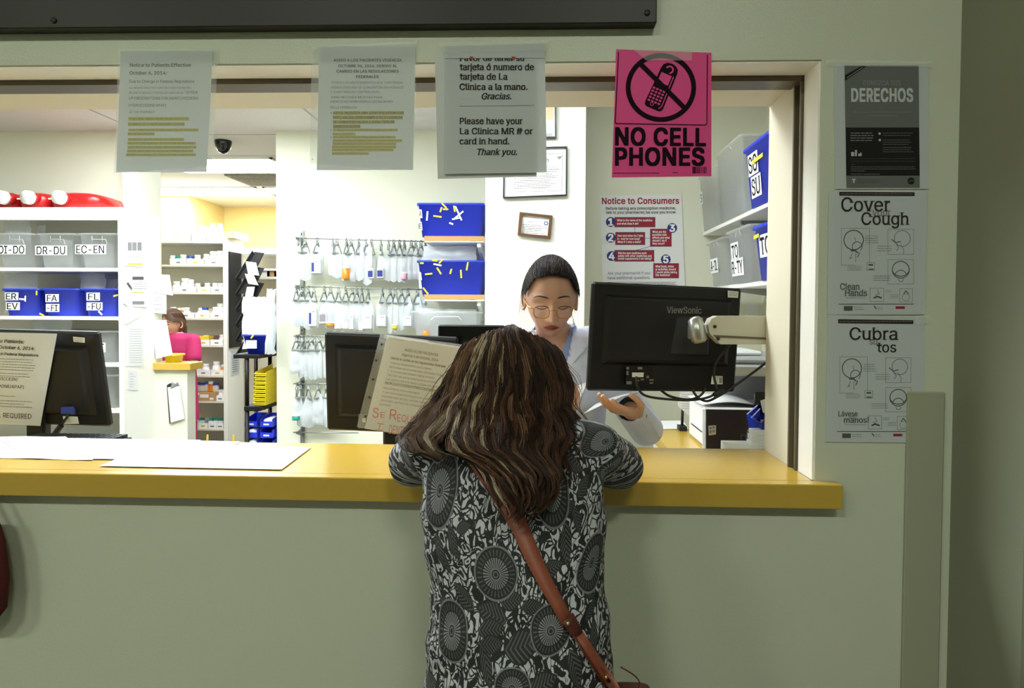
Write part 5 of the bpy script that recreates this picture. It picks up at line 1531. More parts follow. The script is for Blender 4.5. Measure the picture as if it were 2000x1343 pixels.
s.sheet([(756.5, 654.7), (899, 677), (853, 858), (711.9, 836.7)], 'paper_shade'); s.mid = (770, 840)
rt = .158
def tl_(tx, x, y, h, w_, mm='ink_brown', bold=0): s.text(tx, x, y, h, mm, w=w_, bold=bold, rot=rt)
tl_("AVISO A LOS PACIENTES", 790, 685, 5, 66, bold=.01); tl_("Vigencia 6 de Octubre, 2014", 784.5, 694, 5, 72, bold=.01); tl_("Debido al cambio en las regulaciones federales", 763.5, 700.5, 4.8, 108, bold=.012)
y = 709.5; x = 761.5
for tx, w_, dk in (("Todos los medicamentos que contienen", 82, 0), ("hidrocodona seran substancias controladas horario", 108, 0), ("2. El proceso para obtener o llenar la receta", 92, 0), ("TARDARA mas que las prescripciones corrientes.", 100, 0), ("Esto significa que si su receta contiene esta medicina", 110, 0), ("(NORCO/VICODIN/HYDROCODONE/APAP)", 112, 1), ("Necesitara una cita para", 70, 0), ("Y una nueva receta escrita por su proveedor", 96, 0), ("requerida cada vez que necesite recetas", 90, 0), ("adicionales, por favor de contactar a su", 88, 0), ("proveedor.", 24, 0)):
    tl_(tx, x, y, 4.3 if not dk else 5, w_, 'ink' if dk else 'ink_grey', bold=.012 if dk else .002); y += 7.9 if not dk else 9.5; x -= 2.0 if not dk else 2.4
def hand_stroke(txt, x, y, h, w_, mm):
    s.text(txt, x, y, h, mm, w=w_, rot=.12, bold=-.012, shear=-.05, lift=.0014)
hand_stroke("S", 727, 814, 19, 12, 'ink_orange'); hand_stroke("E", 742.5, 814.5, 11, 9, 'ink_orange'); hand_stroke("R", 760, 818, 20, 14, 'ink_orange'); hand_stroke("EQUIERE", 775, 822, 14, 62, 'ink_orange')
s.line([(737, 826), (750, 828)], 1.4, 'ink_orange', .0014); s.line([(743, 827), (740, 838)], 1.4, 'ink_orange', .0014); s.line([(734, 838), (748, 840)], 1.4, 'ink_orange', .0014)
hand_stroke("DENTIFICACION", 759, 846, 17, 84, 'ink_orange')
t2 = done(s, sleeve=[(743, 651), (902, 672), (857, 863), (697, 833)], tapes=[[(752, 652), (838, 664), (836, 672), (750, 660)]])
for px, py in ((746, 672), (735, 703), (729, 740), (722, 775), (714, 812)):
    q = Sheet(s.f); q.disc(px, py, 2.2, 'black_matte', .003, 10); q.build('binder_hole', t2)
# black terminal behind the customer's hair
p, q = P(855, 690, .56), P(985, 635, .56)
t = thing('payment_terminal', 'flat black display panel beside the hair of the customer', 'display', ((p.x+q.x)/2, .56, .9215))
b = M(); b.box((p.x, .56, p.z), (q.x, .60, q.z), 'black_gloss', bev=.004); b.build('panel', t)
b = M(); b.box((-.255, .575, .93), (-.225, .60, p.z+.01), 'black_plastic'); b.box((-.29, .54, .9215), (-.19, .68, .932), 'black_plastic', bev=.004); b.build('stand', t)
# right monitor
TL, TR, BL = P(1163, 550, .38), P(1456, 563.5, .50), P(1160, 765, .395)
t, mtx, W, H = monitor('computer_monitor', 'black monitor held by a beige arm, in front of the lab coat', TL, TR, BL, (.035, (TR-TL).length-.03, -.232, -.035))
s = Local(mtx, .0); s.text("ViewSonic", 1301, 611, 12.5, 'grey_logo', x1=1369.5, bold=.002, serif=.045, rot=.015, lift=.0012); s.build('lettering', t)
s = Local(mtx, -.016); s.poly([(1421, 567), (1442, 569), (1441, 581.5), (1421, 580.5)], 'sticker', .0012); s.greek(1424, 571, 1440, 3, 3, 'ink_grey', 1, lift=.002); s.build('asset_sticker', t)
s = Local(mtx, -.014); s.poly([(1390, 733.5), (1411, 734), (1411, 750), (1388, 750)], 'sticker', .0012); s.greek(1392, 737, 1402, 4, 3, 'ink_light', 1, lift=.002); s.rect(1404, 737, 1410, 748, 'ink_light', .002); s.build('rating_sticker', t)
s = Local(mtx, -.002); s.poly([(1222, 714), (1275, 716), (1276, 750), (1222, 752)], 'print_dark', .0012)
s.poly([(1234, 727), (1257, 727), (1256, 736), (1234, 736)], 'sticker', .002)
for x, y, w_, h in ((1223, 716, 5, 5), (1223, 724, 4, 8), (1223, 744, 10, 6), (1245, 716, 9, 5), (1251, 739, 6, 3), (1262, 733, 5, 5), (1268, 740, 8, 3), (1243, 741, 5, 3), (1268, 746, 7, 3)): s.rect(x, y, x+w_, y+h, 'grey_logo', .002)
s.build('port_plate', t)
ofs = Local(mtx, .0)
b = M(); c = ofs.f(1345, 655, 0)
b.box((c.x-.055, c.y-.012, c.z-.055), (c.x+.055, c.y+.004, c.z+.055), 'black_matte', bev=.004); b.build('mount_plate', t)
# arm
a0 = P(1363, 642, .335); a1 = P(1388, 645, .325)
j = P(1362, 650, .33)
t = thing('monitor_arm', 'beige jointed monitor arm fixed at the window jamb', 'monitor arm', P(1440, 660, .33))
b = M(); b.tube([P(1357, 620, .345), P(1358, 624, .343), P(1366, 664, .335), P(1367, 669, .335)], [.012, .020, .021, .014], 'arm_metal', 18); b.build('swivel_joint', t)
b = M(); b.box((j.x-.012, j.y+.018, j.z-.02), (j.x+.010, .40, j.z+.02), 'arm_metal', bev=.003); b.build('tilt_head', t)
b = M(); R_ = []
poly = []
for x, y in ((1378, 634), (1384, 622), (1396, 616.5), (1410, 616.5), (1530, 616.5), (1530, 671), (1402, 671), (1390, 660), (1381, 650)): poly.append((x, y))
pp = [P(x, y, .355) for x, y in poly]
b.prism([(p.x, p.z) for p in pp], .05, 'arm_beige', X=Matrix.Translation((0, .325, 0))); b.build('arm_link', t)
b = M(); b.prism([(p.x, p.z) for p in [P(x, y, .352) for x, y in ((1388, 653), (1530, 660), (1530, 663), (1392, 657))]], .004, 'track_metal', X=Matrix.Translation((0, .3215, 0))); b.build('arm_seam', t)
for px, py in ((1396, 637.5), (1402, 661)):
    c = P(px, py, .324); b = M(); b.lathe([(.0045, 0), (.0045, .003)], 'screw_dark', 12, X=Matrix.Translation(c) @ Matrix.Rotation(PI/2, 4, 'X')); b.build('screw', t)
b = M(); c = P(1545, 640, .36); b.box((c.x-.05, .323, c.z-.055), (c.x+.06, .385, c.z+.05), 'arm_beige', bev=.006); b.build('wall_base', t)
def cable(name, label, pts, r=.0035, Y=.37):
    b = M(); P3 = [P(x, y, yy if yy else Y) for x, y, yy in pts]
    out = []
    for i in range(len(P3)-1):
        p0, p1, p2, p3 = P3[max(0, i-1)], P3[i], P3[i+1], P3[min(len(P3)-1, i+2)]
        for k in range(6):
            u = k/6
            out.append(.5*((2*p1)+(p2-p0)*u+(2*p0-5*p1+4*p2-p3)*u*u+(3*p1-p0-3*p2+p3)*u**3))
    out.append(P3[-1]); b.tube(out, r, 'cable_black', 8)
    return tag(b.build(name), label, 'cable', 'cables below the arm-held monitor')
cable('cable', 'black cable sagging from the port plate of the arm-held monitor', [(1243, 735, .372), (1245, 755, .365), (1260, 772, .37), (1300, 779, .38), (1350, 781, .39), (1385, 775, .39), (1402, 764, .385)])
cable('cable', 'black cable looping below the middle of the arm-held monitor', [(1291, 762, .375), (1310, 774, .385), (1345, 780, .392), (1368, 772, .397), (1378, 758, .4)])
cable('cable', 'black cable crossing below the arm-held monitor towards the jamb', [(1352, 760, .39), (1362, 775, .385), (1380, 783, .39), (1400, 775, .40), (1425, 760, .42), (1470, 728, .40), (1506, 700, .36)])
cable('cable', 'black cable hanging down from the beige arm over the monitor back', [(1430, 668, .34), (1420, 680, .36), (1400, 705, .385), (1394, 730, .40), (1402, 764, .39)])
b = M(); a, c = P(1395, 772, .38), P(1412, 760, .388); b.tube([a, c], .008, 'cable_black', 10); tag(b.build('cable_ferrite'), 'black ferrite lump on the cables under the monitor', 'ferrite')

# ================================================================== WORKTOP ON THE SIDE, PRINTER, PHONE
ZW = .92
xw = .478
t = thing('side_worktop', 'yellow laminate worktop along the side wall under the printer', 'worktop', (.8, .9, ZW-.04))
b = M(); b.box((xw, .335, ZW-.045), (XS-.001, 1.56, ZW), 'laminate_yellow', bev=.002); b.build('counter_top', t)
b = M(); b.box((xw+.02, .36, 0), (XS-.001, 1.54, ZW-.0455), 'shelf_cream'); b.build('cabinet', t)
t = thing('window_desk', 'low pale desk behind the window counter carrying the monitors', 'desk', (-.9, .6, ZW))
b = M(); b.box((-2.6, .335, ZW-.04), (-.18, .76, ZW), 'laminate_yellow', bev=.002); b.build('desk_top', t)
b = M(); b.box((-2.6, .335, 0), (-.19, .35, ZW-.0405), 'shelf_cream'); b.build('front_panel', t)
b = M(); b.box((-.22, .35, 0), (-.19, .75, ZW-.0405), 'shelf_cream'); b.build('side_panel', t)
def onz(px, py): return PZ(px, py, ZW)
# sheets at the worktop's end
s = Sheet(lambda x, y, l: PZ(x, y, ZW+.0015)+Vector((0, 0, l)))
s.poly([(1266, 822), (1334, 821), (1345, 837), (1283, 838)], 'paper', .0006); s.poly([(1266, 822), (1334, 821), (1345, 837), (1283, 838)], 'paper', .0); tag(s.build('paper_sheet'), 'white paper lying at the corner of the side worktop', 'paper')
# multifunction printer, front towards the pharmacist
xp0, xp1, yp0, yp1 = .615, 1.06, .98, 1.36
t = thing('printer', 'white and grey multifunction printer on the side worktop', 'printer', (.83, 1.15, ZW))
b = M(); b.box((xp0, yp0, ZW+.001), (xp1, yp1, ZW+.155), 'printer_white', bev=.012); b.build('body', t)
b = M(); b.box((xp0-.002, yp0+.03, ZW+.012), (xp0+.004, yp1-.03, ZW+.07), 'printer_white'); b.box((xp0-.0035, yp0+.06, ZW+.055), (xp0-.001, yp1-.06, ZW+.06), 'black_matte'); b.build('paper_tray', t)
b = M(); b.box((xp0+.02, yp0+.015, ZW+.156), (xp1-.10, yp1-.02, ZW+.162), 'printer_grey'); b.build('output_tray', t)
b = M(); b.box((xp1-.10, yp0+.005, ZW+.1555), (xp1-.005, yp1-.01, ZW+.285), 'printer_grey', bev=.01); b.box((xp0+.12, yp1-.09, ZW+.1555), (xp1-.10, yp1-.01, ZW+.285), 'printer_grey'); b.build('support', t)
b = M(); b.box((xp1-.105, yp0-.004, ZW+.165), (xp1-.09, yp0+.02, ZW+.285), 'printer_white', bev=.004); b.box((xp1-.28, yp0+.03, ZW+.165), (xp1-.105, yp0+.04, ZW+.225), 'black_gloss'); b.build('front_panel', t)
b = M(); b.box((xp0+.02, yp0-.01, ZW+.286), (xp1, yp1, ZW+.328), 'printer_grey', bev=.008); b.build('scanner', t)
b = M(); b.box((xp0+.03, yp0, ZW+.329), (xp1-.01, yp1-.01, ZW+.355), 'printer_grey', bev=.01); b.build('scanner_lid', t)
b = M(); b.box((xp0+.02, yp0+.06, ZW+.356), (xp0+.20, yp1-.06, ZW+.372), 'printer_white', bev=.006); b.build('document_feeder', t)
b = M(); V = []
for u in range(8):
    x = xp0-.02+u*.03; z = ZW+.170+.012*math.sin(u*.45)
    V.append([(x, yp0+.06, z), (x, yp1-.07, z), (x, yp1-.07, z+.003), (x, yp0+.06, z+.003)])
b.rings(V, 'paper'); tag(b.build('printed_stack'), 'white printed sheets lying in the printer output tray', 'paper')
s = Sheet(plane_map(1.40)); s.sheet([(1329, 766), (1352, 764), (1345, 812), (1324, 792)], 'paper', thick=.004); s.greek(1331, 770, 1348, 7, 4.5, 'ink_light', .8, lift=.001)
tag(s.build('paper_sheet'), 'printed paper standing behind the corner of the printer', 'paper')
s = Sheet(plane_map(1.97)); 
b = M(); p, q = P(1455, 617, YR-.004), P(1481, 593, YR-.004); b.box((p.x, YR-.005, p.z), (q.x, YR-.001, q.z), 'paper'); tag(b.build('pinned_paper'), 'blank white sheet pinned beyond the corner of the arm-held monitor', 'paper')
p = P(1332, 848, 1.45); b = M(); b.box((p.x-.012, 1.44, ZW+.001), (p.x+.02, 1.50, ZW+.02), 'black_matte'); b.tube([(p.x+.004, 1.47, ZW+.02), (p.x+.006, 1.47, ZW+.12)], .006, 'black_matte', 8)
tag(b.build('pen_stand'), 'small dark stand with upright rod on the worktop behind the printer corner', 'stand')
# brown-backed panel
TL, TR, BL = P(1375, 795, .62), P(1512, 797, .66), P(1367, 905, .60)
mtx, W, H = frame_of(TL, TR, BL)
t = thing('tablet_display', 'brown-backed flat panel with white rim standing on the side worktop', 'display', mtx=mtx)
b = M(); b.box((0, .004, -H), (W, .020, 0), 'white_plastic', bev=.006); b.build('rim', t, local=True)
b = M(); b.box((.008, 0, -H+.004), (W-.004, .0042, -.006), 'brown_panel', bev=.001); b.build('back_cover', t, local=True)
b = M(); b.box((.01, .020, -H+.01), (W-.01, .0215, -.01), 'black_gloss'); b.build('screen', t, local=True)
s = Local(mtx, .0); s.poly([(1383, 831), (1398, 830), (1398, 848), (1384, 850)], 'cardboard_pale', .0012)
for x, y in ((1385, 833), (1391, 832), (1385, 840), (1391, 839)): s.rect(x, y, x+4.5, y+5, 'ink_light', .002)
s.build('barcode_sticker', t)
# telephone
c = P(1462, 850, .57)
t = thing('telephone', 'black telephone with coiled cord next to the jamb', 'telephone', (c.x, .57, ZW))
b = M(); b.box((c.x-.045, .52, ZW+.001), (c.x+.05, .575, ZW+.05), 'black_matte', bev=.008); b.build('base', t)
b = M(); b.tube([(c.x-.02, .53, ZW+.055), (c.x-.012, .535, ZW+.10), (c.x+.004, .54, ZW+.165)], [.016, .011, .017], 'black_matte', 12); b.build('handset', t)
b = M(); pts = []
for k in range(150):
    u = k/150; a = k*.9
    pts.append((c.x-.028+.006*math.cos(a)-.008*u, .505+.006*math.sin(a), ZW+.03+.13*u)); 
b.tube(pts, .0022, 'cable_black', 5); b.build('coiled_cord', t)
for i, (x0, x1, y0, y1, Y, lb) in enumerate(((1477, 1500, 799, 842, .50, 'blue hopper bin leaning by the jamb behind the telephone cord'), (1486, 1506, 806, 858, .44, 'darker blue hopper bin nearest the jamb'))):
    p, q = P(x0, y1, Y), P(x1, y0, Y)
    m = M(); V0 = [(p.x, Y, p.z), (q.x, Y, p.z+.0), (q.x, Y+.09, p.z), (p.x, Y+.09, p.z)]
    m.rings([[(p.x+.008, Y+.01, p.z-.02), (q.x, Y+.01, p.z-.02), (q.x, Y+.09, p.z-.02), (p.x+.008, Y+.09, p.z-.02)], [(p.x, Y, q.z-.03), (q.x, Y, q.z), (q.x, Y+.1, q.z), (p.x, Y+.1, q.z-.03)], [(p.x+.004, Y+.004, q.z-.03), (q.x, Y+.004, q.z-.003), (q.x, Y+.096, q.z-.003), (p.x+.004, Y+.096, q.z-.03)], [(p.x+.012, Y+.014, p.z-.015), (q.x, Y+.014, p.z-.015), (q.x, Y+.086, p.z-.015), (p.x+.012, Y+.086, p.z-.015)]], 'blue_dark', smooth=False)
    o = thing('small_blue_bin', lb, 'bin', (p.x, Y, p.z), 'blue hopper bins by the jamb'); m.build('hopper', o)
    q2 = M(); q2.box((p.x+.012, Y-.001, p.z+.012), (p.x+.026, Y-.0002, p.z+.035), 'cardboard_pale'); q2.build('bin_label', o)
for i, (px0, py0, px1, py1) in enumerate(((1468, 862, 1500, 872), (1470, 850, 1502, 862), (1472, 840, 1504, 850))):
    Y = .40+.012*i; p, q = P(px0, py1, Y), P(px1+8, py0, Y)
    b = M(); b.box((p.x, Y, p.z), (q.x, Y+.05, q.z-.002), 'white_plastic', bev=.002); tag(b.build('paper_packet'), 'white paper packet by the jamb, %s from the bottom of its little stack' % ORD[i], 'packet', 'paper packets by the jamb')
b = M(); p = P(1484, 872, .395); b.box((.52, .375, ZW+.001), (XJ+.1, .48, p.z), 'shelf_white'); tag(b.build('riser_box'), 'white box carrying the paper packets by the jamb', 'box')
s = Sheet(plane_map(.47)); s.sheet([(1485, 782), (1506, 775), (1506, 806), (1490, 806)], 'paper'); tag(s.build('paper_sheet'), 'white paper sticking up behind the blue hopper bins by the jamb', 'paper')

# ================================================================== SHELVES ON THE SIDE WALL
XF = .80
for z, y1, nm in ((1.832, 1.665, 'upper'), (1.552, 1.60, 'lower')):
    t = thing('side_shelf', '%s white shelf on the side wall holding lettered bins' % nm, 'shelf', (XF, 1.2, z), 'shelves on the side wall')
    b = M(); b.box((XF, .42, z-.018), (XS-.001, y1+.28, z), 'shelf_white', bev=.002); b.build('shelf_board', t)
    for yy in (.75, 1.35):
        b = M(); b.prism([(0, 0), (-.28, 0), (-.28, -.015), (-.02, -.05), (0, -.05)], .012, 'metal_grey', X=Matrix.Translation((XS-.002, yy, z-.0185))); b.build('bracket', t)
    b = M(); b.box((XF-.0012, 1.12, z-.014), (XF-.0002, 1.20, z-.004), 'paper'); b.build('shelf_label', t)


def side_bin(y0, y1, z, h, pm, label, letters, grp, xf=.765, spots=()):
    d = XS-.02-xf
    t = thing('storage_bin', label, 'storage bin', (xf+d/2, (y0+y1)/2, z), grp)
    m = M(); m2_ = tub_w(0, y1-y0, 0, d, 0, h, pm, .12)
    X = Matrix(((0, 1, 0, xf), (-1, 0, 0, y1), (0, 0, 1, z+.0008), (0, 0, 0, 1)))   # front of the tub turned to the room
    m.add([Vector(v) for v in m2_.v], m2_.f, pm, smooth=True, X=X); m.build('tub', t)
    W = y1-y0
    if pm == 'clear_plastic':
        q = M(); q.tube([X @ Vector((W*.4, .006, h-.03)), X @ Vector((W*.45, .004, h-.012)), X @ Vector((W*.6, .004, h-.012)), X @ Vector((W*.65, .006, h-.03))], .0022, 'clear_plastic', 6); q.build('handle_rim', t)
    if letters:
        def f(x, y, lift):
            yy = .008+.05*d*(1-(-y+0)/h) if False else (d*.06*(1-max(0, min(1, -y/h)))+.008)
            return X @ Vector((x, yy-lift-.002, -y))
        s = Sheet(f)
        for tx, x, y, wd, hh in letters:
            s.poly([(x-.008, -y-hh-.01), (x+wd+.008, -y-hh-.01), (x+wd+.008, -y+.01), (x-.008, -y+.01)], 'paper', .001)
            s.text(tx, x, -y, hh, 'ink', w=wd, serif=.05, lift=.002)
        s.build('paper_label', t)
    for x, z_, L in spots:
        q = M(); q.box(X @ Vector((0, 0, 0))*0+Vector((xf+.004, y1-x-L, z+z_)), Vector((xf+.0075, y1-x, z+z_+.014)), 'highlight') if False else q.add([X @ Vector(v) for v in ((x, .004, z_), (x+L, .004, z_+.003), (x+L, .004, z_+.017), (x, .004, z_+.014))], [(0, 1, 2, 3)], 'highlight'); q.build('tape_scrap', t)
    return t
U_, L_ = 1.832, 1.552
GS = 'clear bins on the side wall shelves'; GS2 = 'blue bins on the side wall shelves'
side_bin(1.62, 1.94, U_, .27, 'clear_plastic', 'tall clear bin at the deep end of the upper side shelf', [("S", .03, .14, .03, .04)], GS)
side_bin(1.20, 1.60, U_, .30, 'clear_plastic', 'tall clear bin stuffed with dark packets on the upper side shelf', [], GS)
side_bin(.86, 1.17, U_, .225, 'blue_plastic', 'blue bin lettered SO SU on the upper side shelf', [("SO", .055, .125, .10, .06), ("SU", .075, .04, .10, .06)], GS2, spots=[(.12, .15, .12)])
side_bin(1.42, 1.74, L_, .205, 'clear_plastic', 'clear bin lettered IL on the lower side shelf', [("A-IL", .04, .07, .12, .045)], GS)
side_bin(1.07, 1.40, L_, .215, 'clear_plastic', 'clear bin lettered TO R-TY on the lower side shelf', [("TO", .06, .105, .09, .05), ("R-TY", .05, .04, .15, .05)], GS)
side_bin(.72, 1.04, L_, .195, 'blue_plastic', 'blue bin lettered TO on the lower side shelf', [("TO", .07, .09, .11, .06)], GS2, spots=[(.02, .15, .06)])
side_bin(.43, .69, L_, .16, 'clear_plastic', 'small clear bin on the lower side shelf nearest the window', [], GS)
for i, (y, z, h, mm, lb) in enumerate(((1.40, U_+.03, .22, 'bag_plastic', 'tall bag leaning in the stuffed clear bin'), (1.30, U_+.02, .28, 'bag_plastic', 'clear bag sticking up out of the stuffed clear bin'), (1.24, L_+.02, .15, 'bag_plastic', 'bag with yellow label in the TO R-TY bin'), (1.58, L_+.02, .13, 'bag_plastic', 'bag of vials in the clear IL bin'))):
    m = zip_bag((0, -.03, 0), (.2, .03, h), 70+i, mm, .06)
    o = thing('plastic_bag', lb, 'plastic bag', (.88, y, z), 'bags in the side shelf bins'); X = Matrix.Translation((.80, y, z)) @ Matrix.Rotation(.25, 4, 'Y')
    m3 = M(); m3.add([Vector(v) for v in m.v], m.f, mm, smooth=True, X=X); m3.build('bag', o)
    q = M(); q.box((.03, -.006, .02), (.15, .006, h*.7), ['print_dark', 'paper', 'yellow_paper', 'paper'][i], X=X); q.build('contents', o)
p = PX(1500, 265, .86)
m = zip_bag((.80, .78, U_+.19), (.98, .95, U_+.30), 88, 'bag_plastic', .08); tag(m.build('plastic_bag'), 'clear bag standing up out of the blue SO SU bin', 'plastic bag', 'bags in the side shelf bins')

# ================================================================== PAPERS ON THE COUNTER
def ctop(x, y, lift): return PZ(x, y, ZC)+Vector((0, 0, lift))
def counter_sheet(label, pts, z, m='paper', wav=.0, ink=None):
    s = Sheet(lambda x, y, l: PZ(x, y, ZC)+Vector((0, 0, l+z+wav*(.5+.5*math.sin(x*.05+y*.11)))))
    s.sheet(pts, m, nx=14, ny=4, lift0=.0008)
    if ink: ink(s)
    return tag(s.build('paper_sheet'), label, 'paper', 'papers on the counter')
counter_sheet('white sheet lying at the far end of the counter below the notice monitor', [(-40, 854), (128, 853), (300, 894), (180, 901), (-40, 895)][:4][:2]+[(182, 900), (-40, 894)], .0005, wav=.002, ink=lambda s: s.greek(-20, 862, 40, 4, 5, 'ink_light', 1, .3, lift=.0016))
counter_sheet('white sheet spread on the counter in front of the clipboard wall', [(118, 857), (392, 861), (300, 899), (170, 898)], .0016, wav=.001)
counter_sheet('large white sheet on the counter with a pointed corner near the customer', [(300, 868), (608, 875), (550, 919), (195, 912)], .0024)
counter_sheet('white sheet under the large one on the counter, above its edge', [(250, 858), (470, 863), (440, 880), (330, 880)], .0009)
# keyboard on the desk behind the far monitor
t = thing('keyboard', 'black keyboard glimpsed below the far-end monitor', 'keyboard', P(120, 850, .5))
p, q = P(22, 858, .35), P(212, 856, .35)
b = M(); b.box((p.x, .35, 1.040), (q.x, .462, 1.058), 'black_plastic', bev=.003); b.build('case', t)
b = M()
for r_ in range(4):
    for k in range(16): b.box((p.x+.006+k*(q.x-p.x-.012)/16, .356+r_*.026, 1.0585), (p.x+.001+(k+1)*(q.x-p.x-.012)/16, .378+r_*.026, 1.068), 'black_matte')
b.build('key', t)
b = M(); b.box((p.x, .345, ZW+.0005), (q.x, .468, 1.0395), 'shelf_white'); tag(b.build('riser_box'), 'white riser box carrying the keyboard behind the counter', 'box')
# ================================================================== PEOPLE
def nodes_dress():
    """black and white print: wheel medallions, veined leaves and scrolls, laid out on the cloth (UV in metres)"""
    def grp(name, ins, outs):
        gt = bpy.data.node_groups.new(name, 'ShaderNodeTree')
        for n_, ty in ins: gt.interface.new_socket(n_, in_out='INPUT', socket_type=ty)
        for n_, ty in outs: gt.interface.new_socket(n_, in_out='OUTPUT', socket_type=ty)
        t = NT(gt); return gt, t, t.n('NodeGroupInput'), t.n('NodeGroupOutput')
    F_ = 'NodeSocketFloat'
    med, t, gi, go = grp('medallion', [('u', F_), ('v', F_), ('cu', F_), ('cv', F_), ('ru', F_), ('rv', F_), ('base', F_)], [('value', F_)])
    du = t.math('DIVIDE', t.math('SUBTRACT', gi.outputs[0], gi.outputs[2]), gi.outputs[4])
    dv = t.math('DIVIDE', t.math('SUBTRACT', gi.outputs[1], gi.outputs[3]), gi.outputs[5])
    d = t.math('SQRT', t.math('ADD', t.math('MULTIPLY', du, du), t.math('MULTIPLY', dv, dv)))
    an = t.math('ARCTAN2', dv, du)
    sp = t.math('GREATER_THAN', t.math('SINE', t.math('MULTIPLY', an, 30)), -.1)
    sp2 = t.math('GREATER_THAN', t.math('SINE', t.math('MULTIPLY', an, 30)), .55)
    def band(a, b_): return t.math('MULTIPLY', t.math('GREATER_THAN', d, a), t.math('LESS_THAN', d, b_))
    val = t.math('ADD', t.math('MULTIPLY', band(.25, .62), t.math('MULTIPLY', sp, .20)), t.math('ADD', t.math('MULTIPLY', band(.68, .92), t.math('MULTIPLY', sp2, .07)), t.math('ADD', t.math('MULTIPLY', band(.08, .14), .10), t.math('MULTIPLY', band(.19, .25), .14))))
    val = t.math('ADD', val, .012)
    ins = t.math('LESS_THAN', d, 1.0); rim = t.math('MULTIPLY', t.math('GREATER_THAN', d, 1.0), t.math('LESS_THAN', d, 1.08))
    base = t.math('ADD', t.math('MULTIPLY', gi.outputs[6], t.math('SUBTRACT', 1, rim)), t.math('MULTIPLY', rim, .16))
    t.l(t.math('ADD', t.math('MULTIPLY', ins, val), t.math('MULTIPLY', t.math('SUBTRACT', 1, ins), base)), go.inputs[0])
    lf, t, gi, go = grp('leaf', [('u', F_), ('v', F_), ('cu', F_), ('cv', F_), ('len', F_), ('cos', F_), ('sin', F_), ('base', F_)], [('value', F_)])
    du = t.math('DIVIDE', t.math('SUBTRACT', gi.outputs[0], gi.outputs[2]), gi.outputs[4]); dv = t.math('DIVIDE', t.math('SUBTRACT', gi.outputs[1], gi.outputs[3]), gi.outputs[4])
    x = t.math('ADD', t.math('MULTIPLY', du, gi.outputs[5]), t.math('MULTIPLY', dv, gi.outputs[6])); y = t.math('SUBTRACT', t.math('MULTIPLY', dv, gi.outputs[5]), t.math('MULTIPLY', du, gi.outputs[6]))
    ay = t.math('ABSOLUTE', y)
    edge = t.math('SUBTRACT', t.math('MULTIPLY', t.math('SUBTRACT', 1, t.math('MULTIPLY', x, x)), t.math('ADD', .42, t.math('MULTIPLY', x, -.12))), ay)
    ins = t.math('MULTIPLY', t.math('GREATER_THAN', edge, 0), t.math('LESS_THAN', t.math('MULTIPLY', x, x), 1))
    vein = t.math('GREATER_THAN', t.math('SINE', t.math('MULTIPLY', t.math('SUBTRACT', x, t.math('MULTIPLY', ay, 1.3)), 26)), .45)
    val = t.math('MULTIPLY', t.math('MULTIPLY', vein, .07), t.math('GREATER_THAN', edge, .06)); val = t.math('ADD', val, .012)
    t.l(t.math('ADD', t.math('MULTIPLY', ins, val), t.math('MULTIPLY', t.math('SUBTRACT', 1, ins), gi.outputs[7])), go.inputs[0])
    m = bpy.data.materials.new('dress_print'); m.use_nodes = True; t = NT(m.node_tree); b = m.node_tree.nodes['Principled BSDF']
    uv = t.n('ShaderNodeUVMap'); uv.uv_map = 'cloth'
    nz = t.n('ShaderNodeTexNoise'); nz.inputs['Scale'].default_value = 26; nz.inputs['Detail'].default_value = 1; t.l(uv.outputs[0], nz.inputs[0])
    mp = t.n('ShaderNodeVectorMath', operation='MULTIPLY_ADD'); t.l(nz.outputs['Color'], mp.inputs[0]); mp.inputs[1].default_value = (.032, .032, 0); t.l(uv.outputs[0], mp.inputs[2])
    def vor(scale, feat):
        v = t.n('ShaderNodeTexVoronoi', feature=feat); v.inputs['Scale'].default_value = scale; t.l(mp.outputs[0], v.inputs['Vector']); return v.outputs['Distance']
    e1, f1 = vor(60, 'DISTANCE_TO_EDGE'), vor(60, 'F1')
    n2 = t.n('ShaderNodeTexNoise'); n2.inputs['Scale'].default_value = 42; n2.inputs['Detail'].default_value = .6; n2.inputs['Distortion'].default_value = .7; t.l(uv.outputs[0], n2.inputs[0])
    fr_ = t.math('FRACT', t.math('MULTIPLY', n2.outputs[0], 5.2))
    ribbon = t.math('MULTIPLY', t.math('GREATER_THAN', fr_, .34), t.math('LESS_THAN', fr_, .84))
    blob = t.math('GREATER_THAN', e1, .045)
    eye = t.math('GREATER_THAN', f1, .13)
    pat = t.math('MULTIPLY', t.math('MULTIPLY', blob, eye), ribbon)
    pat = t.math('ADD', t.math('MULTIPLY', pat, .46), .008)
    su = t.n('ShaderNodeSeparateXYZ'); t.l(uv.outputs[0], su.inputs[0])
    cur = pat
    def use(gt, vals):
        nonlocal cur
        g_ = t.n('ShaderNodeGroup'); g_.node_tree = gt
        t.l(su.outputs[0], g_.inputs[0]); t.l(su.outputs[1], g_.inputs[1])
        for i, v in enumerate(vals): g_.inputs[2+i].default_value = v
        t.l(cur, g_.inputs[len(vals)+2]); cur = g_.outputs[0]
    k = 1/1150
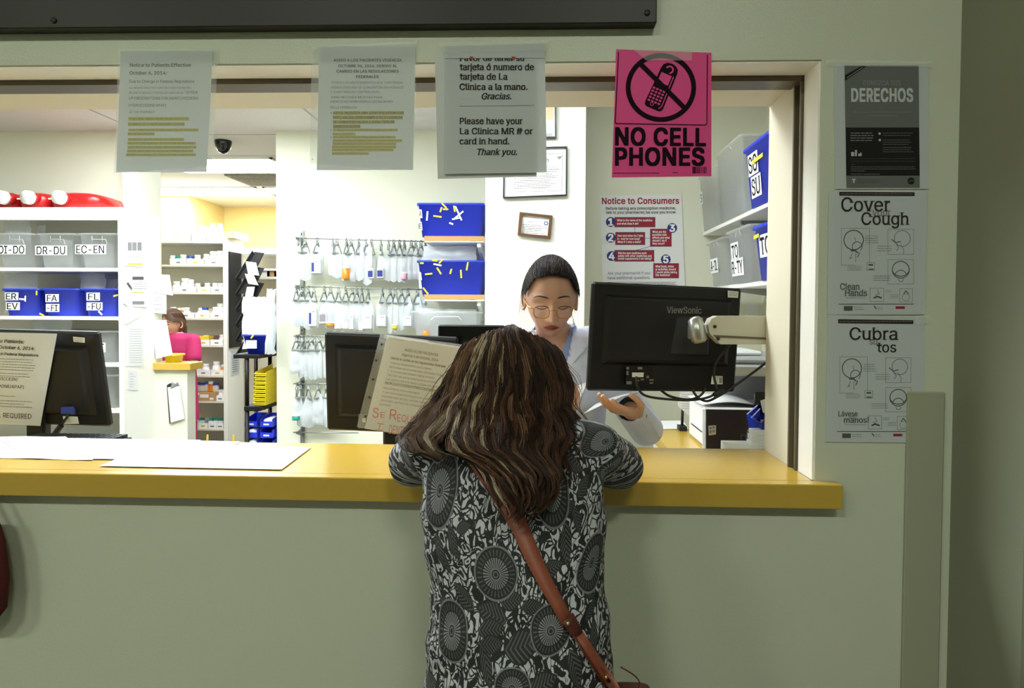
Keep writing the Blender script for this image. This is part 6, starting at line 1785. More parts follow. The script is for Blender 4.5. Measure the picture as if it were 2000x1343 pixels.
    for px, py, L, a in ((1022, 1262, 60, .1), (960, 1200, 52, 3.0), (905, 1165, 42, 2.7), (862, 1085, 40, -.9), (885, 1062, 36, -1.0), (905, 1030, 26, .3), (1000, 1172, 40, .15), (960, 1230, 44, .1), (1105, 1062, 42, -1.4), (1128, 1016, 30, -1.2), (1140, 948, 30, .5), (1120, 905, 36, -.5), (1078, 1110, 34, .2), (1150, 1150, 34, -.9), (1155, 1188, 28, .4), (950, 1300, 46, -1.1),
            (1125, 1310, 42, -1.2), (900, 1225, 28, .2), (868, 1175, 24, .3), (960, 1258, 40, .1), (1040, 1185, 36, 0), (840, 1330, 40, .4), (1060, 1340, 46, .2), (790, 920, 26, 1.2), (1235, 880, 24, -1.0), (1225, 935, 26, .5), (1110, 990, 26, .2), (940, 1130, 26, -.6), (1160, 1240, 30, 1.1)):
        p = onback(px, py, 0); uu, vv = UVF(p)
        use(lf, (uu, vv, L*k*.85, math.cos(a), math.sin(a)))
    for px, py, rx, ry in ((859, 958, 46, 52), (1077, 958, 47, 47), (968, 1122, 58, 38), (882, 1232, 48, 42), (1076, 1232, 46, 36), (1156, 1098, 40, 40), (1000, 1345, 44, 30), (1190, 915, 20, 30), (1183, 862, 26, 26), (845, 865, 26, 30), (1010, 870, 30, 30), (792, 890, 20, 24)):
        p = onback(px, py, 0); uu, vv = UVF(p)
        use(med, (uu, vv, rx*k, ry*k))
    rgb = t.n('ShaderNodeCombineColor'); t.l(cur, rgb.inputs[0]); t.l(cur, rgb.inputs[1]); t.l(t.math('MULTIPLY', cur, 1.06), rgb.inputs[2])
    t.l(rgb.outputs[0], b.inputs['Base Color']); b.inputs['Roughness'].default_value = .75
    return m
CX, UR = -.05, .17
def DY(py): return np.interp(py, [850, 1000, 1343], [-.29, -.40, -.50]).item()
def UVF(p):
    """cloth coordinates: round the back and up it"""
    zc_ = np.interp(p[2], [.68, .85, 1.0, 1.15, 1.25], [-.40, -.375, -.32, -.235, -.17]).item()
    return (UR*math.atan2(p[0]-CX, -(p[1]-zc_)), p[2]*1.0-.25*(p[1]+.3))
K['dress_print'] = bpy.data.materials.new('dress_cloth')


def loft(m, secs, mt='skin', n=32, e=1.0):
    rings = []
    for z, xc, yc, hw, hd in secs:
        ring = []
        for k in range(n):
            a = 2*PI*k/n; c, s_ = math.cos(a), math.sin(a)
            ring.append((xc+hw*math.copysign(abs(c)**e, c), yc+hd*math.copysign(abs(s_)**e, s_), z))
        rings.append(ring)
    m.rings(rings, mt)


# ------------------------------------------------------------------ the customer at the counter
cust = thing('person', 'woman seen from behind in a black and white print blouse, leaning on the counter', 'person', (-.04, -.38, 0))
TOR = [(.68, -.035, -.40, .178, .132), (.78, -.035, -.395, .168, .128), (.85, -.035, -.375, .160, .120), (.92, -.038, -.35, .154, .114), (1.0, -.045, -.32, .157, .112), (1.08, -.052, -.28, .170, .114), (1.15, -.055, -.235, .168, .105), (1.20, -.055, -.20, .145, .088), (1.235, -.055, -.17, .075, .065)]
elL, elR = P(806, 900, -.115), P(1208, 908, -.115)
shL, shR = P(853, 882, -.205), P(1158, 882, -.205)
elL.z = elR.z = 1.128
wrL, wrR = Vector((elL.x+.105, .105, 1.112)), Vector((elR.x-.115, .105, 1.112))
HC = Vector((-.055, -.105, 1.292))
HX = Matrix.Translation(HC) @ Matrix.Rotation(PI, 4, 'Z') @ Matrix.Rotation(.25, 4, 'X')
m = M()
loft(m, [(z, x, y, hw-.012, hd-.012) for z, x, y, hw, hd in TOR])
cone(m, (-.055, -.175, 1.20), (-.055, -.115, 1.27), .055, .05)
for s_, sh, el, wr in ((-1, shL, elL, wrL), (1, shR, elR, wrR)):
    cone(m, (-.055+s_*.05, -.195, 1.185), sh, .05, .048); cone(m, sh, el, .046, .040); cone(m, el, wr, .038, .026)
    hip = Vector((-.035+s_*.09, -.40, .70)); kn = Vector((-.035+s_*.095, -.385, .42)); an = Vector((-.035+s_*.10, -.41, .09))
    cone(m, hip, kn, .085, .056); cone(m, kn, an, .054, .034); cone(m, an-Vector((0, .02, .05)), an+Vector((s_*.01, .15, -.062)), .036, .026)
out = fuse(m, .009, 6, 'skin')
for s_, el, wr in ((-1, elL, wrL), (1, elR, wrR)):
    hm = M(); f = (wr-el); f.z = 0; f = (f.normalized()+Vector((s_*-.25, .2, -.02))).normalized(); zax = Vector((0, 0, 1)); xax = f.cross(zax).normalized(); zax = xax.cross(f)
    X = Matrix(((xax.x, f.x, zax.x, wr.x), (xax.y, f.y, zax.y, wr.y), (xax.z, f.z, zax.z, wr.z-.008), (0, 0, 0, 1)))
    hand_pieces(hm, X, curl=(.16, .18, .2, .24), thumb=.3, side=-s_, sc=.92)
    fuse(hm, .0032, 4, 'skin', out=out)
head_mesh(out, HX, sc=1.0, nu=64, nv=56)
out.build('body', cust)
# blouse
m = M()
loft(m, TOR)
for s_, sh, el, wr in ((-1, shL, elL, wrL), (1, shR, elR, wrR)):
    cone(m, (-.055+s_*.05, -.195, 1.18), sh, .066, .060); cone(m, sh, el, .058, .052); cone(m, el, el.lerp(wr, .88), .050, .036)
bl = fuse(m, .007, 8, 'dress_print', cut=lambda c: (c.z < .690) or ((c-wrL).length < .030) or ((c-wrR).length < .030))
# soft folds
rf = random.Random(4)
for i, v in enumerate(bl.v):
    x, y, z = v
    a = .0028*math.sin(z*46+x*14+2.2*math.sin(x*19))*max(0, min(1, (1.12-z)*6))+.0016*math.sin(z*90-x*55)
    d = Vector((x-CX, y+.3, 0)); d = d.normalized() if d.length > 1e-4 else d
    bl.v[i] = (x+d.x*a, y+d.y*a, z)
blouse = bl.build('blouse', cust)
uvl = blouse.data.uv_layers.new(name='cloth')
W4 = Matrix.Translation((-.04, -.38, 0))
co = [UVF(W4 @ v.co) for v in blouse.data.vertices]
buf = np.array([co[l.vertex_index] for l in blouse.data.loops], dtype=np.float32).ravel()
uvl.data.foreach_set('uv', buf)
BLV = BVHTree.FromPolygons([Vector(v) for v in bl.v], bl.f)
def onback(px, py, off=.004):
    o = CAM; d = ray(px, py); h, n_, i_, L_ = BLV.ray_cast(o, d)
    return (h-d*off) if h is not None else P(px, py, DY(py)+.03)
blouse.data.materials[0] = nodes_dress()
# trousers and shoes
m = M()
loft(m, [(.66, -.035, -.40, .178, .128), (.74, -.035, -.398, .160, .120), (.80, -.035, -.39, .12, .09)])
for s_ in (-1, 1):
    cone(m, (-.035+s_*.088, -.40, .68), (-.035+s_*.095, -.385, .42), .096, .074); cone(m, (-.035+s_*.095, -.385, .42), (-.035+s_*.10, -.41, .10), .072, .062)
fuse(m, .010, 5, 'trouser', cut=lambda c: c.z < .062).build('trousers', cust)
for s_ in (-1, 1):
    m = M(); X0 = -.035+s_*.10; cone(m, (X0, -.435, .043), (X0+s_*.01, -.27, .036), .043, .036); cone(m, (X0, -.43, .06), (X0, -.41, .075), .04, .04)
    fuse(m, .006, 3, 'shoe', cut=None).build('shoe', cust)
# hair
EP = [632, 645, 683, 734, 758, 793, 820, 853, 880, 895, 930, 972, 995, 1014]
EL = [985, 930, 899, 876, 868, 846, 829, 802, 818, 872, 908, 916, 938, 962]
ER = [1015, 1050, 1090, 1111, 1114, 1110, 1124, 1132, 1106, 1098, 1110, 1106, 1074, 1030]
YCN = [-.12, -.168, -.208, -.228, -.234, -.252, -.275, -.31, -.338, -.352, -.385, -.415, -.43, -.44]
YED = [-.12, -.115, -.10, -.10, -.105, -.135, -.17, -.225, -.265, -.285, -.325, -.365, -.39, -.41]
ip = lambda x, A: float(np.interp(x, EP, A))
def hair_pt(py, u, out_=0.0, dx=0.0):
    l_, r_ = ip(py, EL), ip(py, ER); c = math.sqrt(max(0, 1-u*u))
    Y = ip(py, YED)*(1-c)+ip(py, YCN)*c-out_
    return P((l_+r_)/2+u*(r_-l_)/2*(1+out_*1.0)+dx, py, Y)
m = M(); rings = []
for py in [658, 668, 683, 734, 758, 793, 820, 853, 880, 905, 935]:
    sh_ = .93 if py < 840 else .80 if py < 870 else .66
    back = [hair_pt(py+3, u*sh_, -.014) for u in [-1+2*k/24 for k in range(25)]]
    a, b_ = back[0], back[-1]
    fr = []
    for k in range(1, 12):
        u = k/12; q = b_.lerp(a, u)
        dep = .02 if py < 690 else .12 if py < 790 else .05
        fr.append(Vector((q.x, min(q.y+dep*math.sin(PI*u)*.9, .02 if py < 790 else q.y+.02), q.z-(.035 if py < 700 else 0)*math.sin(PI*u))))
    rings.append(back+fr)
m.rings(rings, 'hairA'); 
hair = M()
hair.add(m.v, m.f, 'hairA', smooth=True)
rh = random.Random(21)
strands = []
NC = 150
for cidx in range(NC):
    u0 = -1+2*(cidx+.5)/NC+rh.uniform(-.02, .02)
    lay = rh.random()
    ph0, amp, wl = rh.uniform(0, 6.28), rh.uniform(6, 15), rh.uniform(95, 160)
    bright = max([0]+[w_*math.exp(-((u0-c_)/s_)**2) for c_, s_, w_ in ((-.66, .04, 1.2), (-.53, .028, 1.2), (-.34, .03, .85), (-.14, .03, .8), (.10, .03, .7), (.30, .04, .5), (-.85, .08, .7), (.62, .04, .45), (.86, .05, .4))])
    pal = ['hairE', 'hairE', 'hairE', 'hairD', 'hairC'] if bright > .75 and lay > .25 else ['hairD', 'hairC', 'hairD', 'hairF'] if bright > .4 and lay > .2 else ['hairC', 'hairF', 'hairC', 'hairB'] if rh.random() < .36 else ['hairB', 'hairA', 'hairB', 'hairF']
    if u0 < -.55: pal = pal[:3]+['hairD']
    if u0 < -.55: endpy = rh.uniform(835, 885)
    elif u0 < -.35: endpy = rh.uniform(880, 985)
    elif u0 > .8: endpy = rh.uniform(835, 975)
    else: endpy = rh.uniform(930, 1012)
    start = 633+rh.uniform(0, 40)*lay+30*abs(u0)**2
    ns = 34 if bright < .4 else 28
    for k in range(ns):
        du = rh.gauss(0, .020); col = rh.choice(pal); oo = lay*.012+rh.uniform(0, .006)
        e = endpy+rh.uniform(-22, 14); st = start+rh.uniform(-2, 14); ph = ph0+rh.gauss(0, .16); am = amp*rh.uniform(.85, 1.15); pts = []
        N_ = 26
        for i in range(N_):
            t_ = i/(N_-1); py = st+(e-st)*t_
            u = max(-1.06, min(1.06, u0+du*(1.2-.6*t_)))
            wv = am*math.sin(2*PI*(py-632)/wl+ph)*(.12+.88*min(1, t_*1.4))
            flick = -22*max(0, t_-.6)/.4*(1 if u0 < -.55 else 0)
            pts.append(hair_pt(py, max(-1, min(1, u)), oo+.009*math.sin(2*PI*(py-632)/wl+ph+1.3)*t_, wv+flick+(u-max(-1, min(1, u)))*60))
        strands.append((pts, .00065, col))
# flyaway wisps
for k in range(46):
    s_ = rh.choice((-1, 1)); st = rh.uniform(690, 800); e = st+rh.uniform(60, 150); pts = []; bow = rh.uniform(6, 24); dr = rh.uniform(-4, 34)
    for i in range(14):
        t_ = i/13; py = st+(e-st)*t_
        pts.append(hair_pt(min(py, 1000), s_*.98, .004, s_*(bow*math.sin(PI*t_)+dr*t_*t_)))
    strands.append((pts, .0006, rh.choice(['hairC', 'hairD', 'hairB'])))
strand_mesh(hair, strands)
hair.build('hair', cust)

# ------------------------------------------------------------------ her shoulder bag
bag = thing('shoulder_bag', 'brown leather shoulder bag with strap across the print blouse', 'bag', P(1225, 1350, -.40))
path = [(905, 850), (940, 905), (975, 960), (1000, 1000), (1018, 1035), (1035, 1075), (1052, 1110), (1070, 1145), (1090, 1180), (1110, 1218)]
def strap(path, w0, w1, mt, th=.003):
    m = M(); R_ = []
    for i, (x, y) in enumerate(path):
        j = min(i+1, len(path)-1); k = max(i-1, 0); dx, dy = path[j][0]-path[k][0], path[j][1]-path[k][1]; L_ = math.hypot(dx, dy); nx, ny = -dy/L_, dx/L_
        wd = (w0+(w1-w0)*i/(len(path)-1))/2
        a, b_ = onback(x+nx*wd, y+ny*wd), onback(x-nx*wd, y-ny*wd); c = onback(x, y); 
        d = (c-CAM).normalized()*th
        R_.append([a, c, b_, b_-d, c-d, a-d])
    m.rings(R_, mt, smooth=True); return m
strap(path, 42, 25, 'leather').build('strap', bag)
strap([(1106, 1205), (1116, 1218), (1124, 1232), (1130, 1240)], 30, 20, 'leather_dark', .006).build('strap_tab', bag)
strap([(1128, 1236), (1150, 1268), (1172, 1300), (1192, 1330), (1215, 1370)], 21, 20, 'leather', .004).build('strap_end', bag)
strap([(1120, 1240), (1142, 1276), (1165, 1312), (1186, 1345)], 5, 5, 'leather_dark', .006).build('strap_edge', bag)
for px, py in ((1109, 1217), (1184, 1322)):
    c = onback(px, py, .010); b = M(); b.ball(c, .0038, 'brass', 10, 8); b.build('rivet', bag)
b = M(); c = P(1216, 1412, -.40); R_ = []
for z, hw, hd in ((-.20, .03, .012), (-.19, .045, .035), (-.10, .052, .042), (0, .048, .036), (.055, .036, .020), (.064, .03, .010)):
    R_.append([(c.x+.012+hw*math.copysign(abs(math.cos(2*PI*k/24))**.6, math.cos(2*PI*k/24)), c.y+hd*math.sin(2*PI*k/24), c.z+z) for k in range(24)])
b.rings(R_, 'leather_dark'); b.build('pouch', bag)
b = M(); pts = [P(1212+24*math.sin(k/9*PI*.9)*1.3+k*1.2, 1302+k*6, -.43) for k in range(10)]; b.tube(pts, .0012, 'leather_dark', 6); b.build('cord', bag)

# ------------------------------------------------------------------ the pharmacist
ph = thing('person', 'pharmacist in a white coat and glasses reading a paper behind the counter', 'person', (.03, .68, 0))
PC = P(1075, 581, .60)
PXM = Matrix.Translation(PC) @ Matrix.Rotation(.06, 4, 'Z') @ Matrix.Rotation(.30, 4, 'X')
HS = 1.04
tx = P(1085, 660, .68).x
PT = [(.55, tx, .70, .185, .135), (.80, tx, .70, .175, .125), (1.0, tx, .70, .160, .115), (1.15, tx, .69, .168, .118), (1.27, tx, .685, .175, .108), (1.335, tx, .69, .15, .085), (1.375, tx, .685, .08, .065), (1.40, tx, .68, .06, .058)]
sR, eR, wR = P(1150, 672, .68), P(1262, 838, .66), P(1232, 800, .485)
sL, eL, wL = P(1020, 672, .68), P(975, 822, .62), P(1085, 822, .49)
m = M()
loft(m, [(z, x, y, hw-.016, hd-.016) for z, x, y, hw, hd in PT])
cone(m, (tx, .675, 1.33), (PC.x, PC.y+.035, PC.z-.07), .056, .050)
for s_, sh, el, wr in ((1, sR, eR, wR), (-1, sL, eL, wL)):
    cone(m, (tx+s_*.05, .69, 1.31), sh, .05, .046); cone(m, sh, el, .044, .030); cone(m, el, wr, .030, .026)
    cone(m, (tx+s_*.085, .70, .75), (tx+s_*.09, .70, .45), .08, .055); cone(m, (tx+s_*.09, .70, .45), (tx+s_*.09, .72, .10), .052, .036); cone(m, (tx+s_*.09, .72, .05), (tx+s_*.095, .58, .03), .036, .026)
body = fuse(m, .007, 5, 'skin')
def hand_at(wr, tip, up, side, **kw):
    hm = M(); f = (tip-wr).normalized(); z = (up-f*up.dot(f)).normalized(); x = f.cross(z)
    X = Matrix(((x.x, f.x, z.x, wr.x), (x.y, f.y, z.y, wr.y), (x.z, f.z, z.z, wr.z), (0, 0, 0, 1)))
    hand_pieces(hm, X, side=side, **kw); fuse(hm, .0028, 3, 'skin', out=body)
hand_at(P(1238, 806, .47), P(1196, 796, .395), Vector((.25, .25, -1)), 1, curl=(.12, .16, .22, .28), thumb=.75, sc=.98)
hand_at(P(1085, 818, .47), P(1110, 800, .42), Vector((0, .3, -1)), -1, curl=(.35, .4, .45, .5), thumb=.4, sc=.92)
HV = head_mesh(body, PXM, sc=HS, nu=180, nv=220)
body.build('body', ph)
HA = np.array(HV)
def face_y(x, z):
    d = (HA[:, 0]-x)**2+(HA[:, 2]-z)**2+np.where(HA[:, 1] > 0, 9, 0)
    return float(HA[int(np.argmin(d)), 1])
def on_face(pts, rad, mt, name, lift=.0006):
    b = M(); b.tube([PXM @ Vector((x*HS, face_y(x*HS, z*HS)-lift, z*HS)) for x, z in pts], rad, mt, 6); return b.build(name, ph)
for s_ in (-1, 1):
    on_face([(s_*.013, .0245), (s_*.022, .0272), (s_*.034, .0285), (s_*.044, .0262), (s_*.052, .0205)], [.0014, .0024, .0024, .0018, .0008], 'brow_hair', 'eyebrow')
    on_face([(s_*.017, -.006), (s_*.024, -.0092), (s_*.032, -.0102), (s_*.041, -.0092), (s_*.047, -.0065)], [.0006, .0015, .0018, .0017, .0010], 'brow_hair', 'eyelash')
on_face([(-.0205, -.0692), (-.009, -.0706), (0, -.0702), (.009, -.0706), (.0205, -.0692)], [.0004, .0008, .0009, .0008, .0004], 'brow_hair', 'lip_line', .0002)
# coat with open neck, shirt
def inpoly(x, y, poly):
    r_ = False; j = len(poly)-1
    for i in range(len(poly)):
        if (poly[i][1] > y) != (poly[j][1] > y) and x < (poly[j][0]-poly[i][0])*(y-poly[i][1])/(poly[j][1]-poly[i][1])+poly[i][0]: r_ = not r_
        j = i
    return r_
def project(p):
    v = p-CAM; d = v.dot(_f); return PPX+v.dot(RT)/d*FOC, PPY-v.dot(UP)/d*FOC
VP_ = [(1030, 590), (1138, 590), (1132, 626), (1121, 642), (1110, 695), (1101, 724), (1082, 700), (1040, 650)]
VS_ = [(1030, 590), (1138, 590), (1130, 624), (1115, 640), (1104, 672), (1094, 694), (1080, 680), (1052, 650)]
def neck_cut(poly):
    return lambda c: c.y < .70 and c.z > 1.2 and inpoly(*project(c), poly)
m = M(); loft(m, PT[:-1])
loft(m, [(1.33, tx, .69, .085, .075), (1.39, tx, .69, .068, .066), (1.405, tx, .69, .064, .062)])
for s_, sh, el, wr in ((1, sR, eR, wR), (-1, sL, eL, wL)):
    cone(m, (tx+s_*.05, .69, 1.305), sh, .064, .060); cone(m, sh, el, .060, .054); cone(m, el, el.lerp(wr, .93), .054, .046)
cutn = neck_cut(VP_)
wcuts = [(el.lerp(wr, 1.07), (wr-el).normalized()) for el, wr in ((eR, wR), (eL, wL))]
cut_ = lambda c: c.z < .57 or c.z > 1.398 or cutn(c) or any((c-q).dot(d) > -.004 and (c-q).length < .075 for q, d in wcuts)
ct = fuse(m, .0042, 9, 'coat_white', cut=cut_)
for i, v in enumerate(ct.v):
    x, y, z = v; a = .004*math.sin(x*60+z*9)*max(0, min(1, (1.25-z)*4)); ct.v[i] = (x, y-a, z)
ct.build('lab_coat', ph)
CB = BVHTree.FromPolygons([Vector(v) for v in ct.v], ct.f)
m = M(); loft(m, [(z, x, y, hw-.008, hd-.008) for z, x, y, hw, hd in PT[2:-1]]); loft(m, [(1.32, tx, .685, .075, .068), (1.385, tx, .685, .061, .060), (1.395, tx, .685, .058, .057)])
for el, wr in ((eR, wR), (eL, wL)): cone(m, el.lerp(wr, .3), el.lerp(wr, 1.0), .040, .036)
c2 = neck_cut(VS_)
fuse(m, .0042, 8, 'shirt_blue', cut=lambda c: c.z > 1.388 or c2(c) or any((c-q).dot(d) > -.012 and (c-q).length < .06 for q, d in [(el.lerp(wr, 1.1), (wr-el).normalized()) for el, wr in ((eR, wR), (eL, wL))])).build('shirt', ph)
def drape(poly, bvh, off, mt, step=3, fallback=.58):
    m = M(); idx = {}; x0, x1 = min(p[0] for p in poly), max(p[0] for p in poly); y0, y1 = min(p[1] for p in poly), max(p[1] for p in poly)
    def vert(x, y):
        if (x, y) not in idx:
            d = ray(x, y); h = bvh.ray_cast(CAM, d)[0]
            if h is None or h.y > .70: h = P(x, y, fallback)
            idx[(x, y)] = len(m.v); m.v.append(tuple(h-d*off))
        return idx[(x, y)]
    k = m.mi(mt)
    y = y0
    while y < y1:
        x = x0
        while x < x1:
            if inpoly(x+step/2, y+step/2, poly):
                m.f.append((vert(x, y), vert(x+step, y), vert(x+step, y+step), vert(x, y+step))); m.m.append(k); m.smooth.append(True)
            x += step
        y += step
    return m
for poly in ([(1117, 612), (1125, 640), (1140, 650), (1157, 655), (1152, 672), (1104, 726), (1101, 724), (1111, 695), (1121, 640)], [(1040, 640), (1050, 655), (1082, 700), (1101, 724), (1096, 732), (1064, 700), (1030, 672), (1024, 648)]):
    drape(poly, CB, .004, 'coat_white', 2.0).build('lapel', ph)
# hair drawn back
m = M(); V = []; 
def hl(x, y, z):
    ax = abs(x)/HS; yy = y/HS; zz_ = z/HS
    if yy < -.02: line = .076-.30*max(0, ax-.012)-(5.5*max(0, ax-.045)**1.3 if ax > .045 else 0)
    else: line = .030-.9*max(0, yy+.02)-(.0 if yy < .03 else .5*(yy-.03))
    return zz_ > max(line, -.075)
for x, y, z in HV:
    r_ = math.sqrt(x*x+y*y+z*z); k = 1+.011/max(r_, .02)*min(1, .35+max(0, (z/HS-.0)/.07)); V.append((x*k, y*k, z*k+.001))
n_ = 180; F = []
for i in range(220):
    for k in range(n_):
        f = (i*n_+k, (i+1)*n_+k, (i+1)*n_+(k+1) % n_, i*n_+(k+1) % n_)
        if all(hl(*HV[a]) for a in f): F.append(f)
hp = M(); hp.add(V, F, 'hair_black', smooth=True, X=PXM)
hp.ball((0, .118*HS, -.005), (.038, .034, .038), 'hair_black', X=PXM)
rp = random.Random(8); st_ = []
cand = [(x, y, z) for (x, y, z) in HV if hl(x, y, z) and not hl(x, y-.012, z-.010)]
for k in range(620):
    x, y, z = rp.choice(cand); a = Vector((x, y, z)).normalized(); e = Vector((rp.gauss(0, .02), .11, .0)).normalized(); pts = []
    if a.angle(e) > 3.0: continue
    for i in range(16):
        t_ = i/15; d = a.slerp(e, t_*.96); d = (d+Vector((0, 0, .28*math.sin(PI*t_)*(1 if z > .02 else .2)))).normalized()
        rr_ = 1/math.sqrt((d.x/.0755)**2+(d.y/.096)**2+(d.z/.118)**2)*HS+.010+rp.uniform(0, .0022)
        pts.append(PXM @ (d*rr_))
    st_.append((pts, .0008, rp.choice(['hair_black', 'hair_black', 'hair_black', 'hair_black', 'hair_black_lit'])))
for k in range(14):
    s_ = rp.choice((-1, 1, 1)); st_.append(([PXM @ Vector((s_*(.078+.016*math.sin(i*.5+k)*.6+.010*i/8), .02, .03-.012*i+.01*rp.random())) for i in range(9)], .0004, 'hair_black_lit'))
strand_mesh(hp, st_); hp.build('hair', ph)
# spectacles
b = M(); gl = thing('eyeglasses', '', ''); 
for k_ in ('label', 'category'): del gl[k_]
gl.parent = ph; gl.matrix_basis = ph.matrix_world.inverted(); 
def rim(cx):
    pts = []
    for k in range(28):
        a = 2*PI*k/28; pts.append((cx+.0225*math.copysign(abs(math.cos(a))**.65, math.cos(a)), -.119+abs(cx+.0225*math.cos(a))*.10, -.011+.0185*math.copysign(abs(math.sin(a))**.7, math.sin(a))))
    return pts
for cx in (-.0335, .0335):
    r_ = rim(cx); b.tube([PXM @ Vector(p) for p in r_+r_[:2]], .0015, 'gold_frame', 6, caps=False)
    up = [p for p in r_ if p[2] > .001]; up.sort(); b.tube([PXM @ Vector(p) for p in up], .0017, 'tortoise', 6)
    s_ = 1 if cx > 0 else -1
    b.tube([PXM @ Vector(p) for p in ((s_*.057, -.111, -.002), (s_*.071, -.085, -.003), (s_*.080, -.02, -.003), (s_*.081, .012, -.004))], .0021, 'gold_frame', 6)
b.tube([PXM @ Vector(p) for p in ((-.011, -.119, -.007), (-.004, -.123, -.003), (.004, -.123, -.003), (.011, -.119, -.007))], .0013, 'gold_frame', 6)
fr = b.build('rim', gl, local=True)
for cx in (-.0335, .0335):
    b = M(); V = [PXM @ Vector(p) for p in rim(cx)]; b.add(V, [tuple(range(len(V)))], 'lens_glass'); b.build('lens', gl, local=True)
# papers she holds
def loose(label, pts, group=None):
    b = M(); n_ = (pts[1]-pts[0]).cross(pts[2]-pts[0]).normalized()*.0006; V = []
    for j in range(7):
        for i in range(7):
            u, v = i/6, j/6; p = (pts[0]*(1-u)+pts[1]*u)*(1-v)+(pts[3]*(1-u)+pts[2]*u)*v
            V.append(p+n_*8*math.sin(PI*u))
    q = [p+n_ for p in V]; F = [(j*7+i, j*7+i+1, (j+1)*7+i+1, (j+1)*7+i) for j in range(6) for i in range(6)]
    b.add(V, F, 'paper', smooth=True); b.add(q, F, 'paper', smooth=True)
    return tag(b.build('paper_sheet'), label, 'paper', group)
loose('folded white paper held in the hand of the pharmacist below the monitor', [P(1138, 809, .42), P(1248, 767, .375), P(1249, 764, .50), P(1165, 788, .56)])
loose('white paper corner held up between the hair of the customer and the lab coat', [P(1092, 800, .455), P(1116, 757, .48), P(1146, 746, .47), P(1127, 785, .44)])

# ------------------------------------------------------------------ the technician in pink scrubs
tc = thing('person', 'woman in pink scrubs half hidden behind papers at the medicine shelf', 'person', (P(340, 700, 4.2).x, 4.2, 0))
q = P(338, 631, 4.2); tx2 = P(341, 700, 4.22).x
TX = Matrix.Translation(q) @ Matrix.Rotation(-.42, 4, 'Z') @ Matrix.Rotation(.12, 4, 'X')
TT = [(.45, tx2, 4.24, .19, .14), (.75, tx2, 4.24, .18, .13), (.95, tx2, 4.24, .165, .12), (1.08, tx2, 4.23, .175, .12), (1.17, tx2, 4.225, .165, .10), (1.215, tx2, 4.22, .09, .07), (1.24, tx2, 4.22, .06, .06)]
m = M(); loft(m, [(z, x, y, a-.014, b_-.014) for z, x, y, a, b_ in TT]); cone(m, (tx2, 4.22, 1.2), (q.x, q.y+.02, q.z-.06), .056, .05)
pts = {}
for s_ in (-1, 1):
    sh = Vector((tx2+s_*.165, 4.22, 1.15)); el = Vector((tx2+s_*.20, 4.16, .93)); wr = Vector((tx2+s_*.09, 3.98, .98)); pts[s_] = (sh, el, wr)
    cone(m, (tx2+s_*.05, 4.22, 1.16), sh, .05, .045); cone(m, sh, el, .043, .036); cone(m, el, wr, .035, .026); cone(m, (tx2+s_*.085, 4.24, .6), (tx2+s_*.09, 4.25, .08), .07, .045); cone(m, (tx2+s_*.09, 4.25, .04), (tx2+s_*.09, 4.13, .03), .036, .028)
body = fuse(m, .010, 5, 'skin_pale')
for s_ in (-1, 1):
    hm = M(); wr = pts[s_][2]; X = Matrix.Translation(wr) @ Matrix.Rotation(PI, 4, 'Z'); hand_pieces(hm, X, curl=(.3, .35, .4, .45), side=s_, sc=.92); fuse(hm, .004, 3, 'skin_pale', out=body)
TV = head_mesh(body, TX, skin='skin_pale', sc=1.0, nu=64, nv=60); body.build('body', tc)
TA = np.array(TV)
for s_ in (-1, 1):
    for nm, pp_, rd in (('eyebrow', [(.014, .020), (.03, .027), (.048, .02)], .0026), ('eye', [(.02, -.001), (.031, .001), (.043, -.001)], .0034)):
        b = M(); L_ = []
        for x, z in pp_:
            d = (TA[:, 0]-s_*x)**2+(TA[:, 2]-z)**2+np.where(TA[:, 1] > 0, 9, 0); L_.append(TX @ Vector((s_*x, float(TA[int(np.argmin(d)), 1]), z)))
        b.tube(L_, rd, 'brow_hair', 6); b.build(nm, tc)
m = M(); loft(m, TT[:-1])
for s_ in (-1, 1):
    sh, el, wr = pts[s_]; cone(m, (tx2+s_*.05, 4.22, 1.155), sh, .062, .058); cone(m, sh, sh.lerp(el, .62), .06, .066)
fuse(m, .010, 6, 'scrub_pink', cut=lambda c: c.z < .47 or c.z > 1.222 or any((c-pts[s_][0].lerp(pts[s_][1], .78)).length < .05 for s_ in (-1, 1))).build('scrub_top', tc)
m = M()
for s_ in (-1, 1): cone(m, (tx2+s_*.085, 4.24, .62), (tx2+s_*.09, 4.25, .10), .095, .075)
fuse(m, .012, 4, 'scrub_pink').build('scrub_trousers', tc)
hp = M(); V = []; F = []
for x, y, z in TV:
    r_ = math.sqrt(x*x+y*y+z*z); V.append((x*(1+.012/max(.02, r_)), y*(1+.012/max(.02, r_)), z*(1+.012/max(.02, r_))))
for i in range(60):
    for k in range(64):
        f = (i*64+k, (i+1)*64+k, (i+1)*64+(k+1) % 64, i*64+(k+1) % 64)
        if all((TV[a][2] > .07-.9*abs(TV[a][0]) if TV[a][1] < -.01 else TV[a][2] > -.10+(.05-TV[a][1])*.7) for a in f): F.append(f)
hp.add(V, F, 'hair_brown', smooth=True, X=TX)
hp.tube([TX @ Vector(p) for p in ((0, .085, -.01), (0, .102, -.05), (.004, .098, -.10), (.006, .09, -.15))], [.028, .024, .02, .006], 'hair_brown', 12)
st_ = []
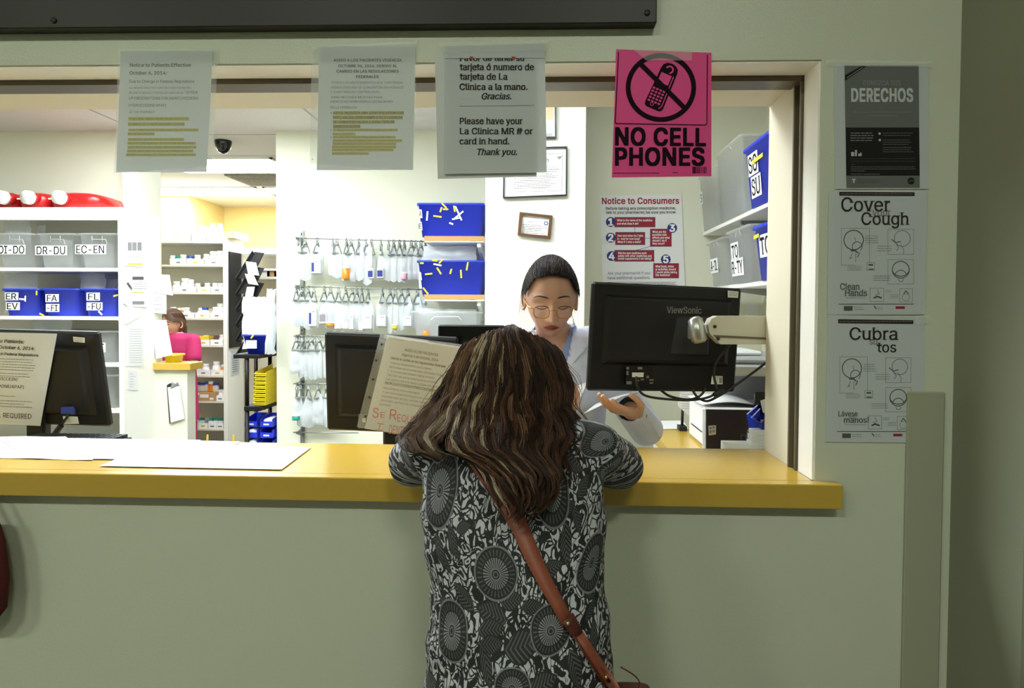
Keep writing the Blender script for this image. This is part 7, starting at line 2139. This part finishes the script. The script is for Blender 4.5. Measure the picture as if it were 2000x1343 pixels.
for k in range(160):
    a0 = rp.uniform(-1, 1); pts_ = []
    for i in range(10):
        t_ = i/9; d = Vector((a0*.9, -.45, .75)).normalized().slerp(Vector((a0*.3, 1, -.15)).normalized(), t_); rr_ = 1/math.sqrt((d.x/.075)**2+(d.y/.095)**2+(d.z/.117)**2)+.012+rp.uniform(0, .002); pts_.append(TX @ (d*rr_))
    st_.append((pts_, .0012, rp.choice(['hair_brown', 'hairC', 'hairD'])))
strand_mesh(hp, st_); hp.build('hair', tc)

# ------------------------------------------------------------------ red cloth bag at the edge of the frame, hung below the counter
c0 = P(-10, 1100, -.06)
t = thing('cloth_bag', 'dark red cloth bag hanging below the counter edge at the border of the picture', 'bag', (c0.x, -.06, P(0, 1222, -.06).z))
b = M(); R_ = []
for py, hw, hd in ((1010, .06, .012), (1060, .075, .022), (1130, .082, .03), (1190, .075, .028), (1218, .05, .015)):
    z = P(0, py, -.06).z; R_.append([(c0.x-.055+hw*math.cos(2*PI*k/20), -.055+hd*math.sin(2*PI*k/20), z) for k in range(20)])
b.rings(R_, 'red_cloth'); b.build('pouch', t)
b = M(); z = P(0, 1012, -.06).z
b.tube([(c0.x-.10, -.055, z), (c0.x-.075, -.05, z+.05), (c0.x-.055, -.040, ZC-.01), (c0.x-.035, -.05, z+.05), (c0.x-.01, -.055, z)], .006, 'red_cloth', 8); b.build('handle', t)

# ================================================================== PIECES THAT BELONG TO A PART OF THEIR THING
def stem_of(o): return o.name.split('.')[0]
UNDER = {'binder_hole': 'plastic_sleeve', 'lapel': 'lab_coat', 'strap_edge': 'strap', 'strap_tab': 'strap', 'rivet': 'strap', 'lip_line': 'body', 'screw': 'cover', 'slot': 'channel', 'key': 'case', 'vent': 'rear_cover', 'red_tab': 'folded_flap', 'clip': 'board',
         'video_cable': 'video_plug', 'document_feeder': 'scanner_lid', 'eyelash': 'body', 'barcode': 'shelf_board', 'coiled_cord': 'handset', 'cord': 'pouch', 'handle': 'pouch', 'lettering': 'rear_cover'}
for o in list(COL.objects):
    p = o.parent
    if p is None or p.parent is not None or stem_of(o) not in UNDER: continue
    for q in p.children:
        if q is not o and stem_of(q) == UNDER[stem_of(o)] and q.matrix_basis == Matrix.Identity(4):
            o.parent = q
            break
